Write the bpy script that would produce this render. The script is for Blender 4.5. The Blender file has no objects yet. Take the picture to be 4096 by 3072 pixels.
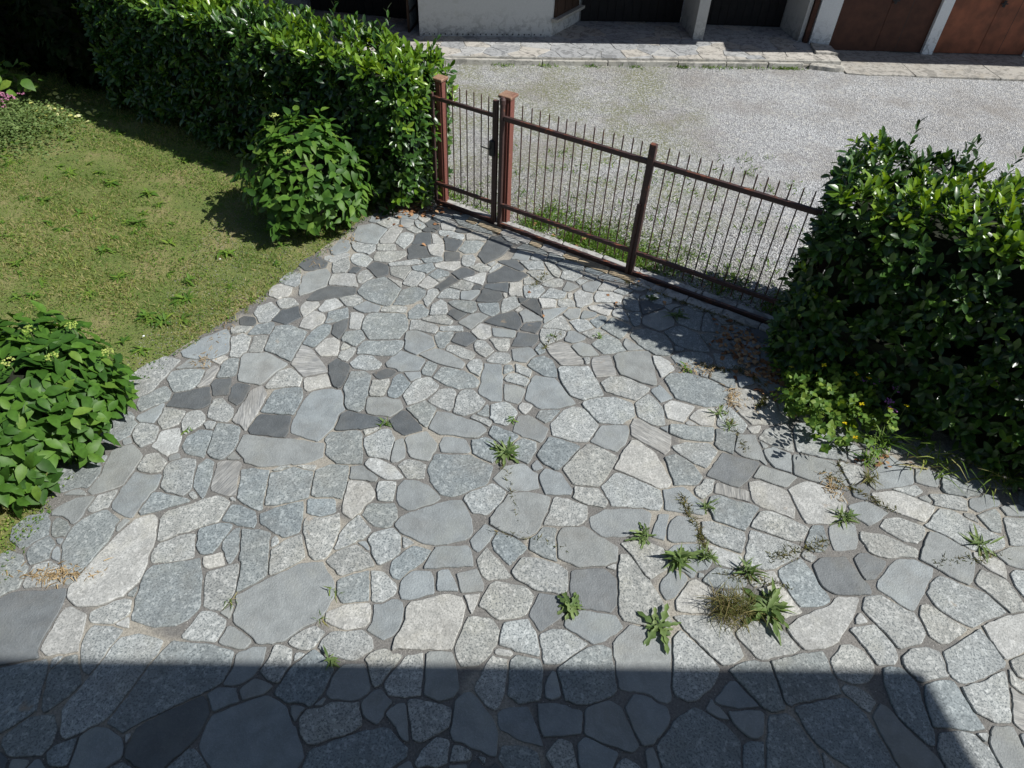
import bpy, math, random
import numpy as np
from mathutils import Vector, Matrix
random.seed(7); rng = np.random.default_rng(7)
S = bpy.context.scene
# ------------------------------------------------------------------ camera
cam = bpy.data.cameras.new('camera'); cam_o = bpy.data.objects.new('camera', cam)
S.collection.objects.link(cam_o)
rt = Vector((0.998620, -0.052522, 0.000000)); fw = Vector((0.036886, 0.701335, -0.711877)); up = Vector((0.037389, 0.710894, 0.702305))      # world axes seen in camera space
M = Matrix((rt, fw, up)).to_4x4(); M.translation = Vector((0, 0, 5.0))
cam_o.matrix_world = M
cam.sensor_width = 36; cam.lens = 36 * 2780 / 4096; cam.clip_start = 0.05; cam.clip_end = 400
S.camera = cam_o
# ------------------------------------------------------------------ light
SUN_EL, SUN_AZ = 48.0, -14.0            # azimuth counter-clockwise from +X
w = bpy.data.worlds.new('World'); S.world = w; w.use_nodes = True
nt = w.node_tree
sky = nt.nodes.new('ShaderNodeTexSky'); sky.sky_type = 'NISHITA'; sky.sun_disc = False
sky.sun_elevation = math.radians(SUN_EL); sky.sun_rotation = math.radians(90 - SUN_AZ)
sky.air_density = 1.0; sky.dust_density = 0.6; sky.ozone_density = 0.3
bg = nt.nodes['Background']; bg.inputs[1].default_value = 0.066
nt.links.new(sky.outputs[0], bg.inputs[0])
sl = bpy.data.lights.new('sun', 'SUN'); sl.energy = 4.6; sl.angle = math.radians(0.53); sl.color = (1.0, 0.972, 0.93)
so = bpy.data.objects.new('sun', sl); S.collection.objects.link(so)
sd = Vector((math.cos(math.radians(SUN_EL)) * math.cos(math.radians(SUN_AZ)),
             math.cos(math.radians(SUN_EL)) * math.sin(math.radians(SUN_AZ)), math.sin(math.radians(SUN_EL))))
so.rotation_euler = sd.to_track_quat('Z', 'Y').to_euler(); so.location = (20, -5, 25)
S.view_settings.view_transform = 'Standard'; S.view_settings.look = 'None'
S.view_settings.exposure = 0.42; S.view_settings.gamma = 1.0; S.view_settings.use_curve_mapping = False
S.cycles.max_bounces = 5; S.cycles.diffuse_bounces = 3; S.cycles.glossy_bounces = 2; S.cycles.transmission_bounces = 3
S.cycles.transparent_max_bounces = 4; S.cycles.use_denoising = True
# ------------------------------------------------------------------ helpers
COL = S.collection
def mesh_from(verts, faces, name='mesh'):
    me = bpy.data.meshes.new(name); me.from_pydata([tuple(v) for v in verts], [], [tuple(f) for f in faces]); me.update(); return me
def add(name, me, mat=None, parent=None, loc=(0, 0, 0), **kw):
    o = bpy.data.objects.new(name, me); COL.objects.link(o); o.location = loc
    if parent is not None: o.parent = parent
    if mat is not None and me is not None and not me.materials: me.materials.append(mat)
    for k, v in kw.items(): o[k] = v
    return o
def empty(name, loc, label, category, group=None):
    o = bpy.data.objects.new(name, None); COL.objects.link(o); o.location = loc; o.empty_display_size = .1
    o['label'] = label; o['category'] = category
    if group: o['group'] = group
    return o
def box(c, s, rz=0):
    """verts/faces of a box centred at c with full sizes s turned by rz about z"""
    x, y, z = s[0] / 2, s[1] / 2, s[2] / 2
    v = [(a * x, b * y, d * z) for d in (-1, 1) for a, b in ((-1, -1), (1, -1), (1, 1), (-1, 1))]
    cz, sz = math.cos(rz), math.sin(rz)
    v = [(c[0] + a * cz - b * sz, c[1] + a * sz + b * cz, c[2] + d) for a, b, d in v]
    return v, [(3, 2, 1, 0), (4, 5, 6, 7), (0, 1, 5, 4), (1, 2, 6, 5), (2, 3, 7, 6), (3, 0, 4, 7)]
class MB:
    def __init__(s): s.v = []; s.f = []
    def add(s, vf): 
        n = len(s.v); s.v += list(vf[0]); s.f += [tuple(i + n for i in q) for q in vf[1]]; return s
    def box(s, c, z, rz=0): return s.add(box(c, z, rz))
    def mesh(s, bevel=0): 
        me = mesh_from(s.v, s.f)
        if bevel:
            import bmesh
            bm = bmesh.new(); bm.from_mesh(me)
            bmesh.ops.bevel(bm, geom=list(bm.edges), offset=bevel, segments=1, affect='EDGES', clamp_overlap=True)
            bm.to_mesh(me); bm.free()
        return me
def prism(pts, z0, z1):
    n = len(pts)
    a = sum(pts[i][0] * pts[(i + 1) % n][1] - pts[(i + 1) % n][0] * pts[i][1] for i in range(n))
    if a < 0: pts = pts[::-1]
    v = [(x, y, z0) for x, y in pts] + [(x, y, z1) for x, y in pts]
    f = [tuple(range(n - 1, -1, -1)), tuple(range(n, 2 * n))] + [(i, (i + 1) % n, n + (i + 1) % n, n + i) for i in range(n)]
    return v, f
def tube(p, q, r, n=8, r2=None):
    p, q = Vector(p), Vector(q); r2 = r if r2 is None else r2
    d = (q - p).normalized(); a = d.orthogonal().normalized(); b = d.cross(a)
    v = [p + (a * math.cos(2 * math.pi * i / n) + b * math.sin(2 * math.pi * i / n)) * r for i in range(n)]
    v += [q + (a * math.cos(2 * math.pi * i / n) + b * math.sin(2 * math.pi * i / n)) * r2 for i in range(n)]
    f = [(i, (i + 1) % n, n + (i + 1) % n, n + i) for i in range(n)] + [tuple(range(n - 1, -1, -1)), tuple(range(n, 2 * n))]
    return [tuple(x) for x in v], f
def blob(c, r, sub=2, squash=1.0, jit=.15):
    import bmesh
    bm = bmesh.new(); bmesh.ops.create_icosphere(bm, subdivisions=sub, radius=1)
    v = [];
    for x in bm.verts:
        k = 1 + random.uniform(-jit, jit); v.append((c[0] + x.co.x * r * k, c[1] + x.co.y * r * k, c[2] + x.co.z * r * squash * k))
    f = [tuple(q.index for q in p.verts) for p in bm.faces]; bm.free(); return v, f
# ---- numpy scatter: copies of small templates merged into one mesh
def scatter(name, temps, idx, mats, tint=None, mat=None, parent=None, **kw):
    """temps: list of (verts Nx3, faces list of quads/tris as tuples); idx per copy; mats (K,4,4)"""
    V = []; LT = []; LL = []; T = []; off = 0
    for ti, (tv, tf) in enumerate(temps):
        sel = np.nonzero(idx == ti)[0]
        if len(sel) == 0: continue
        Mx = mats[sel]; tv = np.asarray(tv, float); n = len(tv)
        P = np.einsum('kij,nj->kni', Mx[:, :3, :3], tv) + Mx[:, None, :3, 3]
        V.append(P.reshape(-1, 3))
        fl = np.concatenate([np.array(q) for q in tf]); sz = np.array([len(q) for q in tf])
        LL.append((fl[None, :] + (off + np.arange(len(sel)) * n)[:, None]).ravel()); LT.append(np.tile(sz, len(sel)))
        T.append(np.repeat(tint[sel] if tint is not None else np.zeros(len(sel)), n)); off += n * len(sel)
    V = np.concatenate(V); LL = np.concatenate(LL); LT = np.concatenate(LT); T = np.concatenate(T)
    me = bpy.data.meshes.new(name)
    me.vertices.add(len(V)); me.vertices.foreach_set('co', V.ravel())
    me.loops.add(len(LL)); me.loops.foreach_set('vertex_index', LL.astype(np.int32))
    me.polygons.add(len(LT)); st = np.concatenate([[0], np.cumsum(LT)[:-1]])
    me.polygons.foreach_set('loop_start', st.astype(np.int32)); me.polygons.foreach_set('loop_total', LT.astype(np.int32))
    me.update(calc_edges=True)
    a = me.attributes.new('tint', 'FLOAT', 'POINT'); a.data.foreach_set('value', T.astype(np.float32))
    me.polygons.foreach_set('use_smooth', np.ones(len(LT), bool))
    return add(name, me, mat, parent, **kw)
def frames(loc, L, N, sc, wsc=None):
    """matrices with local X along L, local Z along N"""
    L = L / np.linalg.norm(L, axis=1, keepdims=True)
    N = N - (N * L).sum(1, keepdims=True) * L; N = N / (np.linalg.norm(N, axis=1, keepdims=True) + 1e-9)
    Y = np.cross(N, L); K = len(loc); m = np.zeros((K, 4, 4)); w_ = sc if wsc is None else wsc
    m[:, :3, 0] = L * sc[:, None]; m[:, :3, 1] = Y * w_[:, None]; m[:, :3, 2] = N * sc[:, None]; m[:, :3, 3] = loc; m[:, 3, 3] = 1
    return m
# ------------------------------------------------------------------ materials
def newmat(name):
    m = bpy.data.materials.new(name); m.use_nodes = True; n = m.node_tree.nodes; l = m.node_tree.links
    return m, n, l, n['Principled BSDF']
def N(n, t, **k):
    x = n.new(t)
    for a, b in k.items():
        if a.startswith('i_'): x.inputs[int(a[2:])].default_value = b
        else: setattr(x, a, b)
    return x
def noise(n, l, vec, scale, detail=3, rough=.55, dist=0):
    x = N(n, 'ShaderNodeTexNoise'); x.inputs['Scale'].default_value = scale; x.inputs['Detail'].default_value = detail
    x.inputs['Roughness'].default_value = rough; x.inputs['Distortion'].default_value = dist
    if vec is not None: l.new(vec, x.inputs['Vector'])
    return x.outputs['Fac']
def ramp(n, l, fac, stops):
    r = n.new('ShaderNodeValToRGB'); e = r.color_ramp.elements
    while len(e) < len(stops): e.new(.5)
    for i, (p, c) in enumerate(stops):
        e[i].position = p; e[i].color = (*c, 1) if len(c) == 3 else c
    l.new(fac, r.inputs[0]); return r.outputs[0]
def g3(v): return (v, v, v)
def mix(n, l, fac, a, b, mode='MIX'):
    x = n.new('ShaderNodeMix'); x.data_type = 'RGBA'; x.blend_type = mode
    for s, v in ((0, fac), (6, a), (7, b)):
        if isinstance(v, (int, float)): x.inputs[s].default_value = v
        elif isinstance(v, tuple): x.inputs[s].default_value = (*v, 1) if len(v) == 3 else v
        else: l.new(v, x.inputs[s])
    return x.outputs[2]
def math_(n, l, op, a, b=None):
    x = n.new('ShaderNodeMath'); x.operation = op
    for i, v in enumerate((a, b)):
        if v is None: continue
        if isinstance(v, (int, float)): x.inputs[i].default_value = v
        else: l.new(v, x.inputs[i])
    return x.outputs[0]
def rnd(n, l):
    """0..1 number of one piece, from its object or from the piece's own attribute in a joined mesh"""
    oi = n.new('ShaderNodeObjectInfo'); at = n.new('ShaderNodeAttribute'); at.attribute_name = 'tint'
    return math_(n, l, 'FRACT', math_(n, l, 'ADD', oi.outputs['Random'], at.outputs['Fac']))
def bump(n, l, b, h, strength=.3, dist=.01):
    x = n.new('ShaderNodeBump'); x.inputs['Strength'].default_value = strength; x.inputs['Distance'].default_value = dist
    l.new(h, x.inputs['Height']); l.new(x.outputs[0], b.inputs['Normal'])
def simple(name, c, rough=.7, var=.12, scale=20, metal=0, c2=None, bmp=.15, spec=.4):
    m, n, l, b = newmat(name); g = n.new('ShaderNodeNewGeometry'); f = noise(n, l, g.outputs['Position'], scale, 4)
    c2 = c2 or tuple(x * (1 - 2 * var) for x in c)
    l.new(ramp(n, l, f, [(.32, c2), (.68, tuple(x * (1 + var) for x in c))]), b.inputs['Base Color'])
    b.inputs['Roughness'].default_value = rough; b.inputs['Metallic'].default_value = metal
    b.inputs['Specular IOR Level'].default_value = spec
    if bmp: bump(n, l, b, noise(n, l, g.outputs['Position'], scale * 4, 3), bmp, .004)
    return m
def stone_mat(name, c, dark, light, speck=.6, streak=False, rough=.75, fine=170, warm=0):
    m, n, l, b = newmat(name); tc = n.new('ShaderNodeTexCoord'); mp = n.new('ShaderNodeMapping'); R = rnd(n, l)
    l.new(tc.outputs['Object'], mp.inputs['Vector'])
    cx = n.new('ShaderNodeCombineXYZ')
    l.new(math_(n, l, 'MULTIPLY', R, 37.0), cx.inputs[0]); l.new(math_(n, l, 'MULTIPLY', R, 91.0), cx.inputs[1])
    cr = n.new('ShaderNodeCombineXYZ'); l.new(math_(n, l, 'MULTIPLY', R, 6.283), cr.inputs[2])
    l.new(cr.outputs[0], mp.inputs['Rotation']); l.new(cx.outputs[0], mp.inputs['Location'])
    v = mp.outputs[0]
    if streak:
        ms = n.new('ShaderNodeMapping'); ms.inputs['Scale'].default_value = (1, .09, 1)
        l.new(mp.outputs[0], ms.inputs['Vector']); v = ms.outputs[0]
    big = noise(n, l, mp.outputs[0], 7, 5, .65, .4); sp = noise(n, l, v, fine, 2, .6); sp2 = noise(n, l, v, fine * .42, 3, .7)
    base = mix(n, l, ramp(n, l, big, [(.36, g3(0)), (.62, g3(1))]), c, tuple(x * .76 for x in c))
    wp = noise(n, l, mp.outputs[0], 3.1, 2)
    base = mix(n, l, ramp(n, l, wp, [(.52, g3(0)), (.74, g3(.5))]), base, (c[0] * 1.08, c[1] * 1.04, c[2] * .93))
    dk = ramp(n, l, sp, [(.40, g3(speck)), (.49, g3(0))]); lt = ramp(n, l, sp2, [(.54, g3(0)), (.64, g3(speck * .85))])
    base = mix(n, l, dk, base, dark); base = mix(n, l, lt, base, light)
    # piece to piece value and a slight warm / cool drift
    val = ramp(n, l, R, [(0, g3(.84)), (.33, g3(1.03)), (.66, g3(.93)), (1, g3(1.12))])
    base = mix(n, l, 1.0, base, val, 'MULTIPLY')
    R2 = math_(n, l, 'FRACT', math_(n, l, 'MULTIPLY', R, 7.31))
    base = mix(n, l, 1.0, base, ramp(n, l, R2, [(0, (1.02, 1.0, .965)), (.5, (1, 1, 1)), (1, (.97, 1.0, 1.025))]), 'MULTIPLY')
    # trodden-in dirt, in world space so that it crosses stones
    g = n.new('ShaderNodeNewGeometry'); dirt = noise(n, l, g.outputs['Position'], 1.7, 5, .7)
    base = mix(n, l, ramp(n, l, dirt, [(.5, g3(0)), (.8, g3(.45))]), base, (.17, .155, .13))
    rust = noise(n, l, g.outputs['Position'], 2.6, 4, .6)
    base = mix(n, l, ramp(n, l, rust, [(.69, g3(0)), (.76, g3(.55))]), base, (.36, .26, .16))
    l.new(base, b.inputs['Base Color'])
    b.inputs['Roughness'].default_value = rough; b.inputs['Specular IOR Level'].default_value = .35
    hs = math_(n, l, 'ADD', math_(n, l, 'MULTIPLY', big, 1.5), sp2); bump(n, l, b, hs, .55, .011)
    return m
STONE = {
 'g': stone_mat('granite_light', (.345, .362, .352), (.13, .145, .148), (.5, .515, .5), .9, fine=72),
 'w': stone_mat('granite_pale', (.405, .412, .395), (.2, .208, .2), (.55, .555, .535), .7, fine=72),
 'b': stone_mat('granite_blue', (.25, .278, .282), (.11, .128, .132), (.39, .42, .415), .85, fine=66),
 's': stone_mat('gneiss_smooth', (.275, .298, .3), (.19, .205, .21), (.36, .382, .38), .38, rough=.62),
 'm': stone_mat('slate_mid', (.185, .2, .205), (.145, .155, .16), (.245, .255, .26), .25, rough=.6),
 'd': stone_mat('slate_dark', (.118, .13, .136), (.085, .094, .1), (.17, .18, .184), .3, rough=.6),
 't': stone_mat('gneiss_streaked', (.32, .325, .315), (.17, .178, .18), (.47, .475, .455), .8, streak=True, fine=90),
}
def mortar_mat():
    m, n, l, b = newmat('mortar'); g = n.new('ShaderNodeNewGeometry'); P = g.outputs['Position']
    a = noise(n, l, P, 1.3, 4); c = noise(n, l, P, 60, 3, .7); d = noise(n, l, P, .9, 3)
    col = ramp(n, l, a, [(.3, (.125, .123, .115)), (.55, (.16, .155, .145)), (.75, (.2, .19, .172))])
    col = mix(n, l, ramp(n, l, d, [(.53, g3(0)), (.57, g3(.85))]), col, (.31, .29, .245))
    col = mix(n, l, 1.0, col, ramp(n, l, c, [(.3, g3(.65)), (.7, g3(1.25))]), 'MULTIPLY')
    l.new(col, b.inputs['Base Color']); b.inputs['Roughness'].default_value = .9; bump(n, l, b, c, .6, .01); return m
M_MORTAR = mortar_mat()
def gravel_mat():
    m, n, l, b = newmat('gravel'); g = n.new('ShaderNodeNewGeometry'); P = g.outputs['Position']
    vo = n.new('ShaderNodeTexVoronoi'); vo.inputs['Scale'].default_value = 58; l.new(P, vo.inputs['Vector'])
    v2 = n.new('ShaderNodeTexVoronoi'); v2.inputs['Scale'].default_value = 21; l.new(P, v2.inputs['Vector'])
    sep = n.new('ShaderNodeSeparateColor'); l.new(vo.outputs['Color'], sep.inputs[0])
    s2 = n.new('ShaderNodeSeparateColor'); l.new(v2.outputs['Color'], s2.inputs[0])
    col = ramp(n, l, sep.outputs[0], [(0, (.18, .18, .178)), (.3, (.31, .312, .31)), (.75, (.43, .435, .435)), (1, (.64, .64, .63))])
    col = mix(n, l, ramp(n, l, s2.outputs[1], [(.86, g3(0)), (.9, g3(.7))]), col, (.55, .54, .5))
    big = noise(n, l, P, .55, 3); col = mix(n, l, 1.0, col, ramp(n, l, big, [(.3, (.82, .81, .8)), (.7, (1.06, 1.08, 1.1))]), 'MULTIPLY')
    # brown fines and a green-brown film of moss on the gate side
    br = noise(n, l, P, .75, 4, .6); col = mix(n, l, ramp(n, l, br, [(.48, g3(0)), (.66, g3(.6))]), col, (.27, .25, .225))
    sx = n.new('ShaderNodeSeparateXYZ'); l.new(P, sx.inputs[0])
    # distance east of the line where the moss stops
    edge = math_(n, l, 'ADD', sx.outputs[0], math_(n, l, 'MULTIPLY', math_(n, l, 'SUBTRACT', noise(n, l, P, .9, 4), .5), 2.6))
    mr = n.new('ShaderNodeMapRange'); mr.inputs[1].default_value = 3.3; mr.inputs[2].default_value = 2.3; l.new(edge, mr.inputs[0])
    ms = noise(n, l, P, 1.1, 6, .68); mf = noise(n, l, P, 22, 3, .7)
    fac = math_(n, l, 'MULTIPLY', ramp(n, l, ms, [(.4, g3(.06)), (.56, g3(1))]), ramp(n, l, mf, [(.4, g3(0)), (.58, g3(.85))]))
    fac = math_(n, l, 'MULTIPLY', fac, mr.outputs[0]); col = mix(n, l, fac, col, (.17, .18, .07))
    l.new(col, b.inputs['Base Color']); b.inputs['Roughness'].default_value = .9
    h = math_(n, l, 'ADD', vo.outputs['Distance'], math_(n, l, 'MULTIPLY', sep.outputs[1], .5)); bump(n, l, b, h, .9, .02); return m
M_GRAVEL = gravel_mat()
def lawn_mat():
    m, n, l, b = newmat('lawn_soil'); g = n.new('ShaderNodeNewGeometry'); P = g.outputs['Position']
    a = noise(n, l, P, 1.4, 5, .65); f = noise(n, l, P, 70, 3, .7)
    col = ramp(n, l, a, [(.3, (.1, .15, .03)), (.5, (.16, .185, .05)), (.64, (.24, .22, .09)), (.8, (.32, .27, .16))])
    col = mix(n, l, 1.0, col, ramp(n, l, f, [(.3, g3(.5)), (.7, g3(1.3))]), 'MULTIPLY')
    l.new(col, b.inputs['Base Color']); b.inputs['Roughness'].default_value = .95; bump(n, l, b, f, .8, .02); return m
def leaf_mat(name, cols, rough=.35, trans=.3, spec=.5, sheen=0, spots=None, vein=0):
    """cols: stops over the piece's own random number"""
    m, n, l, b = newmat(name); R = rnd(n, l); g = n.new('ShaderNodeNewGeometry')
    col = ramp(n, l, R, cols)
    f = noise(n, l, g.outputs['Position'], 24, 3); col = mix(n, l, 1.0, col, ramp(n, l, f, [(.3, g3(.8)), (.7, g3(1.18))]), 'MULTIPLY')
    l.new(col, b.inputs['Base Color']); b.inputs['Roughness'].default_value = rough; b.inputs['Specular IOR Level'].default_value = spec
    t = n.new('ShaderNodeBsdfTranslucent'); tc = mix(n, l, 1.0, col, (1.35, 1.25, .4), 'MULTIPLY'); l.new(tc, t.inputs[0])
    mx = n.new('ShaderNodeMixShader'); mx.inputs[0].default_value = trans
    l.new(b.outputs[0], mx.inputs[1]); l.new(t.outputs[0], mx.inputs[2])
    l.new(mx.outputs[0], n['Material Output'].inputs[0]); return m
M_LAUREL = leaf_mat('laurel_leaf', [(0, (.016, .045, .01)), (.45, (.027, .073, .013)), (.8, (.048, .115, .018)), (1, (.09, .17, .026))], .33, .16, .5)  # darkened so that the shaded hedge sides read dark
M_FRESH_LIT = leaf_mat('laurel_fresh_lit', [(0, (.085, .18, .018)), (.5, (.14, .26, .024)), (1, (.22, .34, .04))], .28, .35, .5)  # young shoots, and sunlight painted on hedge tops and gate end
M_HYD = leaf_mat('hydrangea_leaf', [(0, (.03, .085, .014)), (.5, (.055, .135, .018)), (.85, (.085, .185, .024)), (1, (.14, .235, .038))], .5, .3, .3)
M_WEED = leaf_mat('weed_leaf', [(0, (.08, .135, .04)), (.5, (.13, .2, .06)), (1, (.2, .27, .1))], .55, .3, .3)
M_GRASS = leaf_mat('grass_blade', [(0, (.08, .15, .025)), (.35, (.14, .225, .036)), (.7, (.21, .27, .06)), (.88, (.31, .29, .11)), (1, (.4, .34, .17))], .6, .3, .25)
M_CLOVER = leaf_mat('clover_leaf', [(0, (.06, .14, .022)), (.5, (.105, .2, .03)), (1, (.19, .28, .04))], .55, .3, .3)
M_TUFT = leaf_mat('dry_tuft', [(0, (.08, .1, .025)), (.6, (.13, .13, .04)), (1, (.25, .2, .09))], .7, .25, .2)
M_SHADE_LEAF = leaf_mat('shade_black_leaf', [(0, (.005, .012, .003)), (1, (.012, .026, .006))], .8, .05, .1)  # near black: the deep shade of the corner put into the leaves
M_LITTER = leaf_mat('dead_leaf', [(0, (.16, .07, .035)), (.5, (.32, .17, .085)), (1, (.45, .3, .17))], .8, .1, .2)
M_STRAW = leaf_mat('straw', [(0, (.2, .14, .07)), (.5, (.32, .23, .12)), (1, (.42, .32, .18))], .8, .1, .2)
M_PETAL = leaf_mat('pale_petal', [(0, (.6, .62, .15)), (.6, (.75, .75, .25)), (1, (.8, .8, .5))], .6, .3, .2)
M_YELLOW = leaf_mat('yellow_petal', [(0, (.8, .55, .01)), (1, (.85, .7, .02))], .5, .3, .3)
M_PINK = leaf_mat('pink_petal', [(0, (.4, .16, .27)), (1, (.6, .3, .45))], .6, .3, .2)
M_PURPLE = leaf_mat('purple_petal', [(0, (.3, .1, .4)), (1, (.45, .2, .55))], .6, .3, .2)
M_BUD = leaf_mat('flower_bud', [(0, (.3, .4, .08)), (1, (.55, .6, .2))], .6, .25, .2)
M_STEM = simple('stem', (.09, .12, .04), .7)
M_BARK = simple('bark', (.06, .045, .03), .9, .25, 30)
M_TWIG = simple('twig', (.11, .08, .055), .9, .25, 30)
M_CORE = simple('shade_core_black', (.014, .018, .008), .95, .3, 30, bmp=.5)  # solid near-black filling, shade between the twigs put into its colour
M_DIRT = simple('soil', (.07, .05, .035), .95, .3, 25, bmp=.6)
def metal_mat(name, paint, rust, amt):
    m, n, l, b = newmat(name); g = n.new('ShaderNodeNewGeometry'); P = g.outputs['Position']
    a = noise(n, l, P, 9, 5, .7); c = noise(n, l, P, 60, 3)
    sx = n.new('ShaderNodeSeparateXYZ'); l.new(g.outputs['Normal'], sx.inputs[0])
    a = math_(n, l, 'ADD', a, math_(n, l, 'MULTIPLY', sx.outputs[2], .09))
    col = mix(n, l, ramp(n, l, a, [(amt, g3(0)), (amt + .08, g3(1))]), paint, rust)
    col = mix(n, l, 1.0, col, ramp(n, l, c, [(.3, g3(.75)), (.7, g3(1.2))]), 'MULTIPLY')
    l.new(col, b.inputs['Base Color']); b.inputs['Roughness'].default_value = .62; bump(n, l, b, c, .2, .003); return m
M_GATE = metal_mat('gate_paint', (.055, .028, .025), (.17, .06, .03), .6)
M_BAR = metal_mat('bar_paint', (.075, .036, .03), (.15, .065, .035), .58)
M_POST = metal_mat('post_paint', (.17, .06, .045), (.22, .09, .05), .6)
M_CAP = metal_mat('cap_rust', (.2, .1, .065), (.28, .17, .11), .5)
M_BLACK = simple('black_lock', (.02, .02, .022), .5)
def plaster(name, c, stain=(.25, .25, .22), amt=.55):
    m, n, l, b = newmat(name); g = n.new('ShaderNodeNewGeometry'); P = g.outputs['Position']
    a = noise(n, l, P, 2.2, 6, .7); f = noise(n, l, P, 40, 4, .7); q = noise(n, l, P, 7, 5, .75, .8)
    col = mix(n, l, ramp(n, l, a, [(amt, g3(0)), (amt + .22, g3(.6))]), c, stain)
    sx = n.new('ShaderNodeSeparateXYZ'); l.new(P, sx.inputs[0])
    low = n.new('ShaderNodeMapRange'); low.inputs[1].default_value = .62; low.inputs[2].default_value = .15; l.new(sx.outputs[2], low.inputs[0])
    fl = math_(n, l, 'MULTIPLY', ramp(n, l, q, [(.5, g3(0)), (.56, g3(.8))]), low.outputs[0])
    col = mix(n, l, fl, col, tuple(x * .5 for x in c)); col = mix(n, l, 1.0, col, ramp(n, l, f, [(.3, g3(.92)), (.7, g3(1.05))]), 'MULTIPLY')
    l.new(col, b.inputs['Base Color']); b.inputs['Roughness'].default_value = .9; bump(n, l, b, math_(n, l, 'ADD', f, q), .3, .006); return m
M_PLASTER = plaster('grey_plaster', (.56, .57, .56), (.33, .33, .27))
M_PLASTER2 = plaster('pillar_plaster', (.5, .5, .48), (.34, .33, .29))
M_WHITE = plaster('white_paint', (.78, .8, .8), (.6, .6, .58), .62)
M_CONC = plaster('apron_concrete', (.36, .345, .31), (.24, .2, .14), .5)
M_KERB = plaster('kerb_concrete', (.42, .41, .37), (.27, .25, .19), .5)
M_DOORD = simple('door_dark_brown', (.075, .03, .018), .75, .15, 6, bmp=.1)
M_DOORR = simple('door_bounce_lit_brown', (.235, .075, .035), .6, .2, 4, bmp=.1)  # redder and lighter than its neighbour: bounced light put into the colour
M_DARKD = simple('door_black', (.012, .011, .011), .8, .2, 6, bmp=.1)
M_SHUT = simple('shutter_wood', (.05, .028, .018), .7, .2, 12)
M_ROOF = simple('roof_tile', (.2, .09, .06), .9, .2, 12)
M_GLASS = simple('dusty_pane', (.3, .34, .36), .25, .2, 30, bmp=0)
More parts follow.
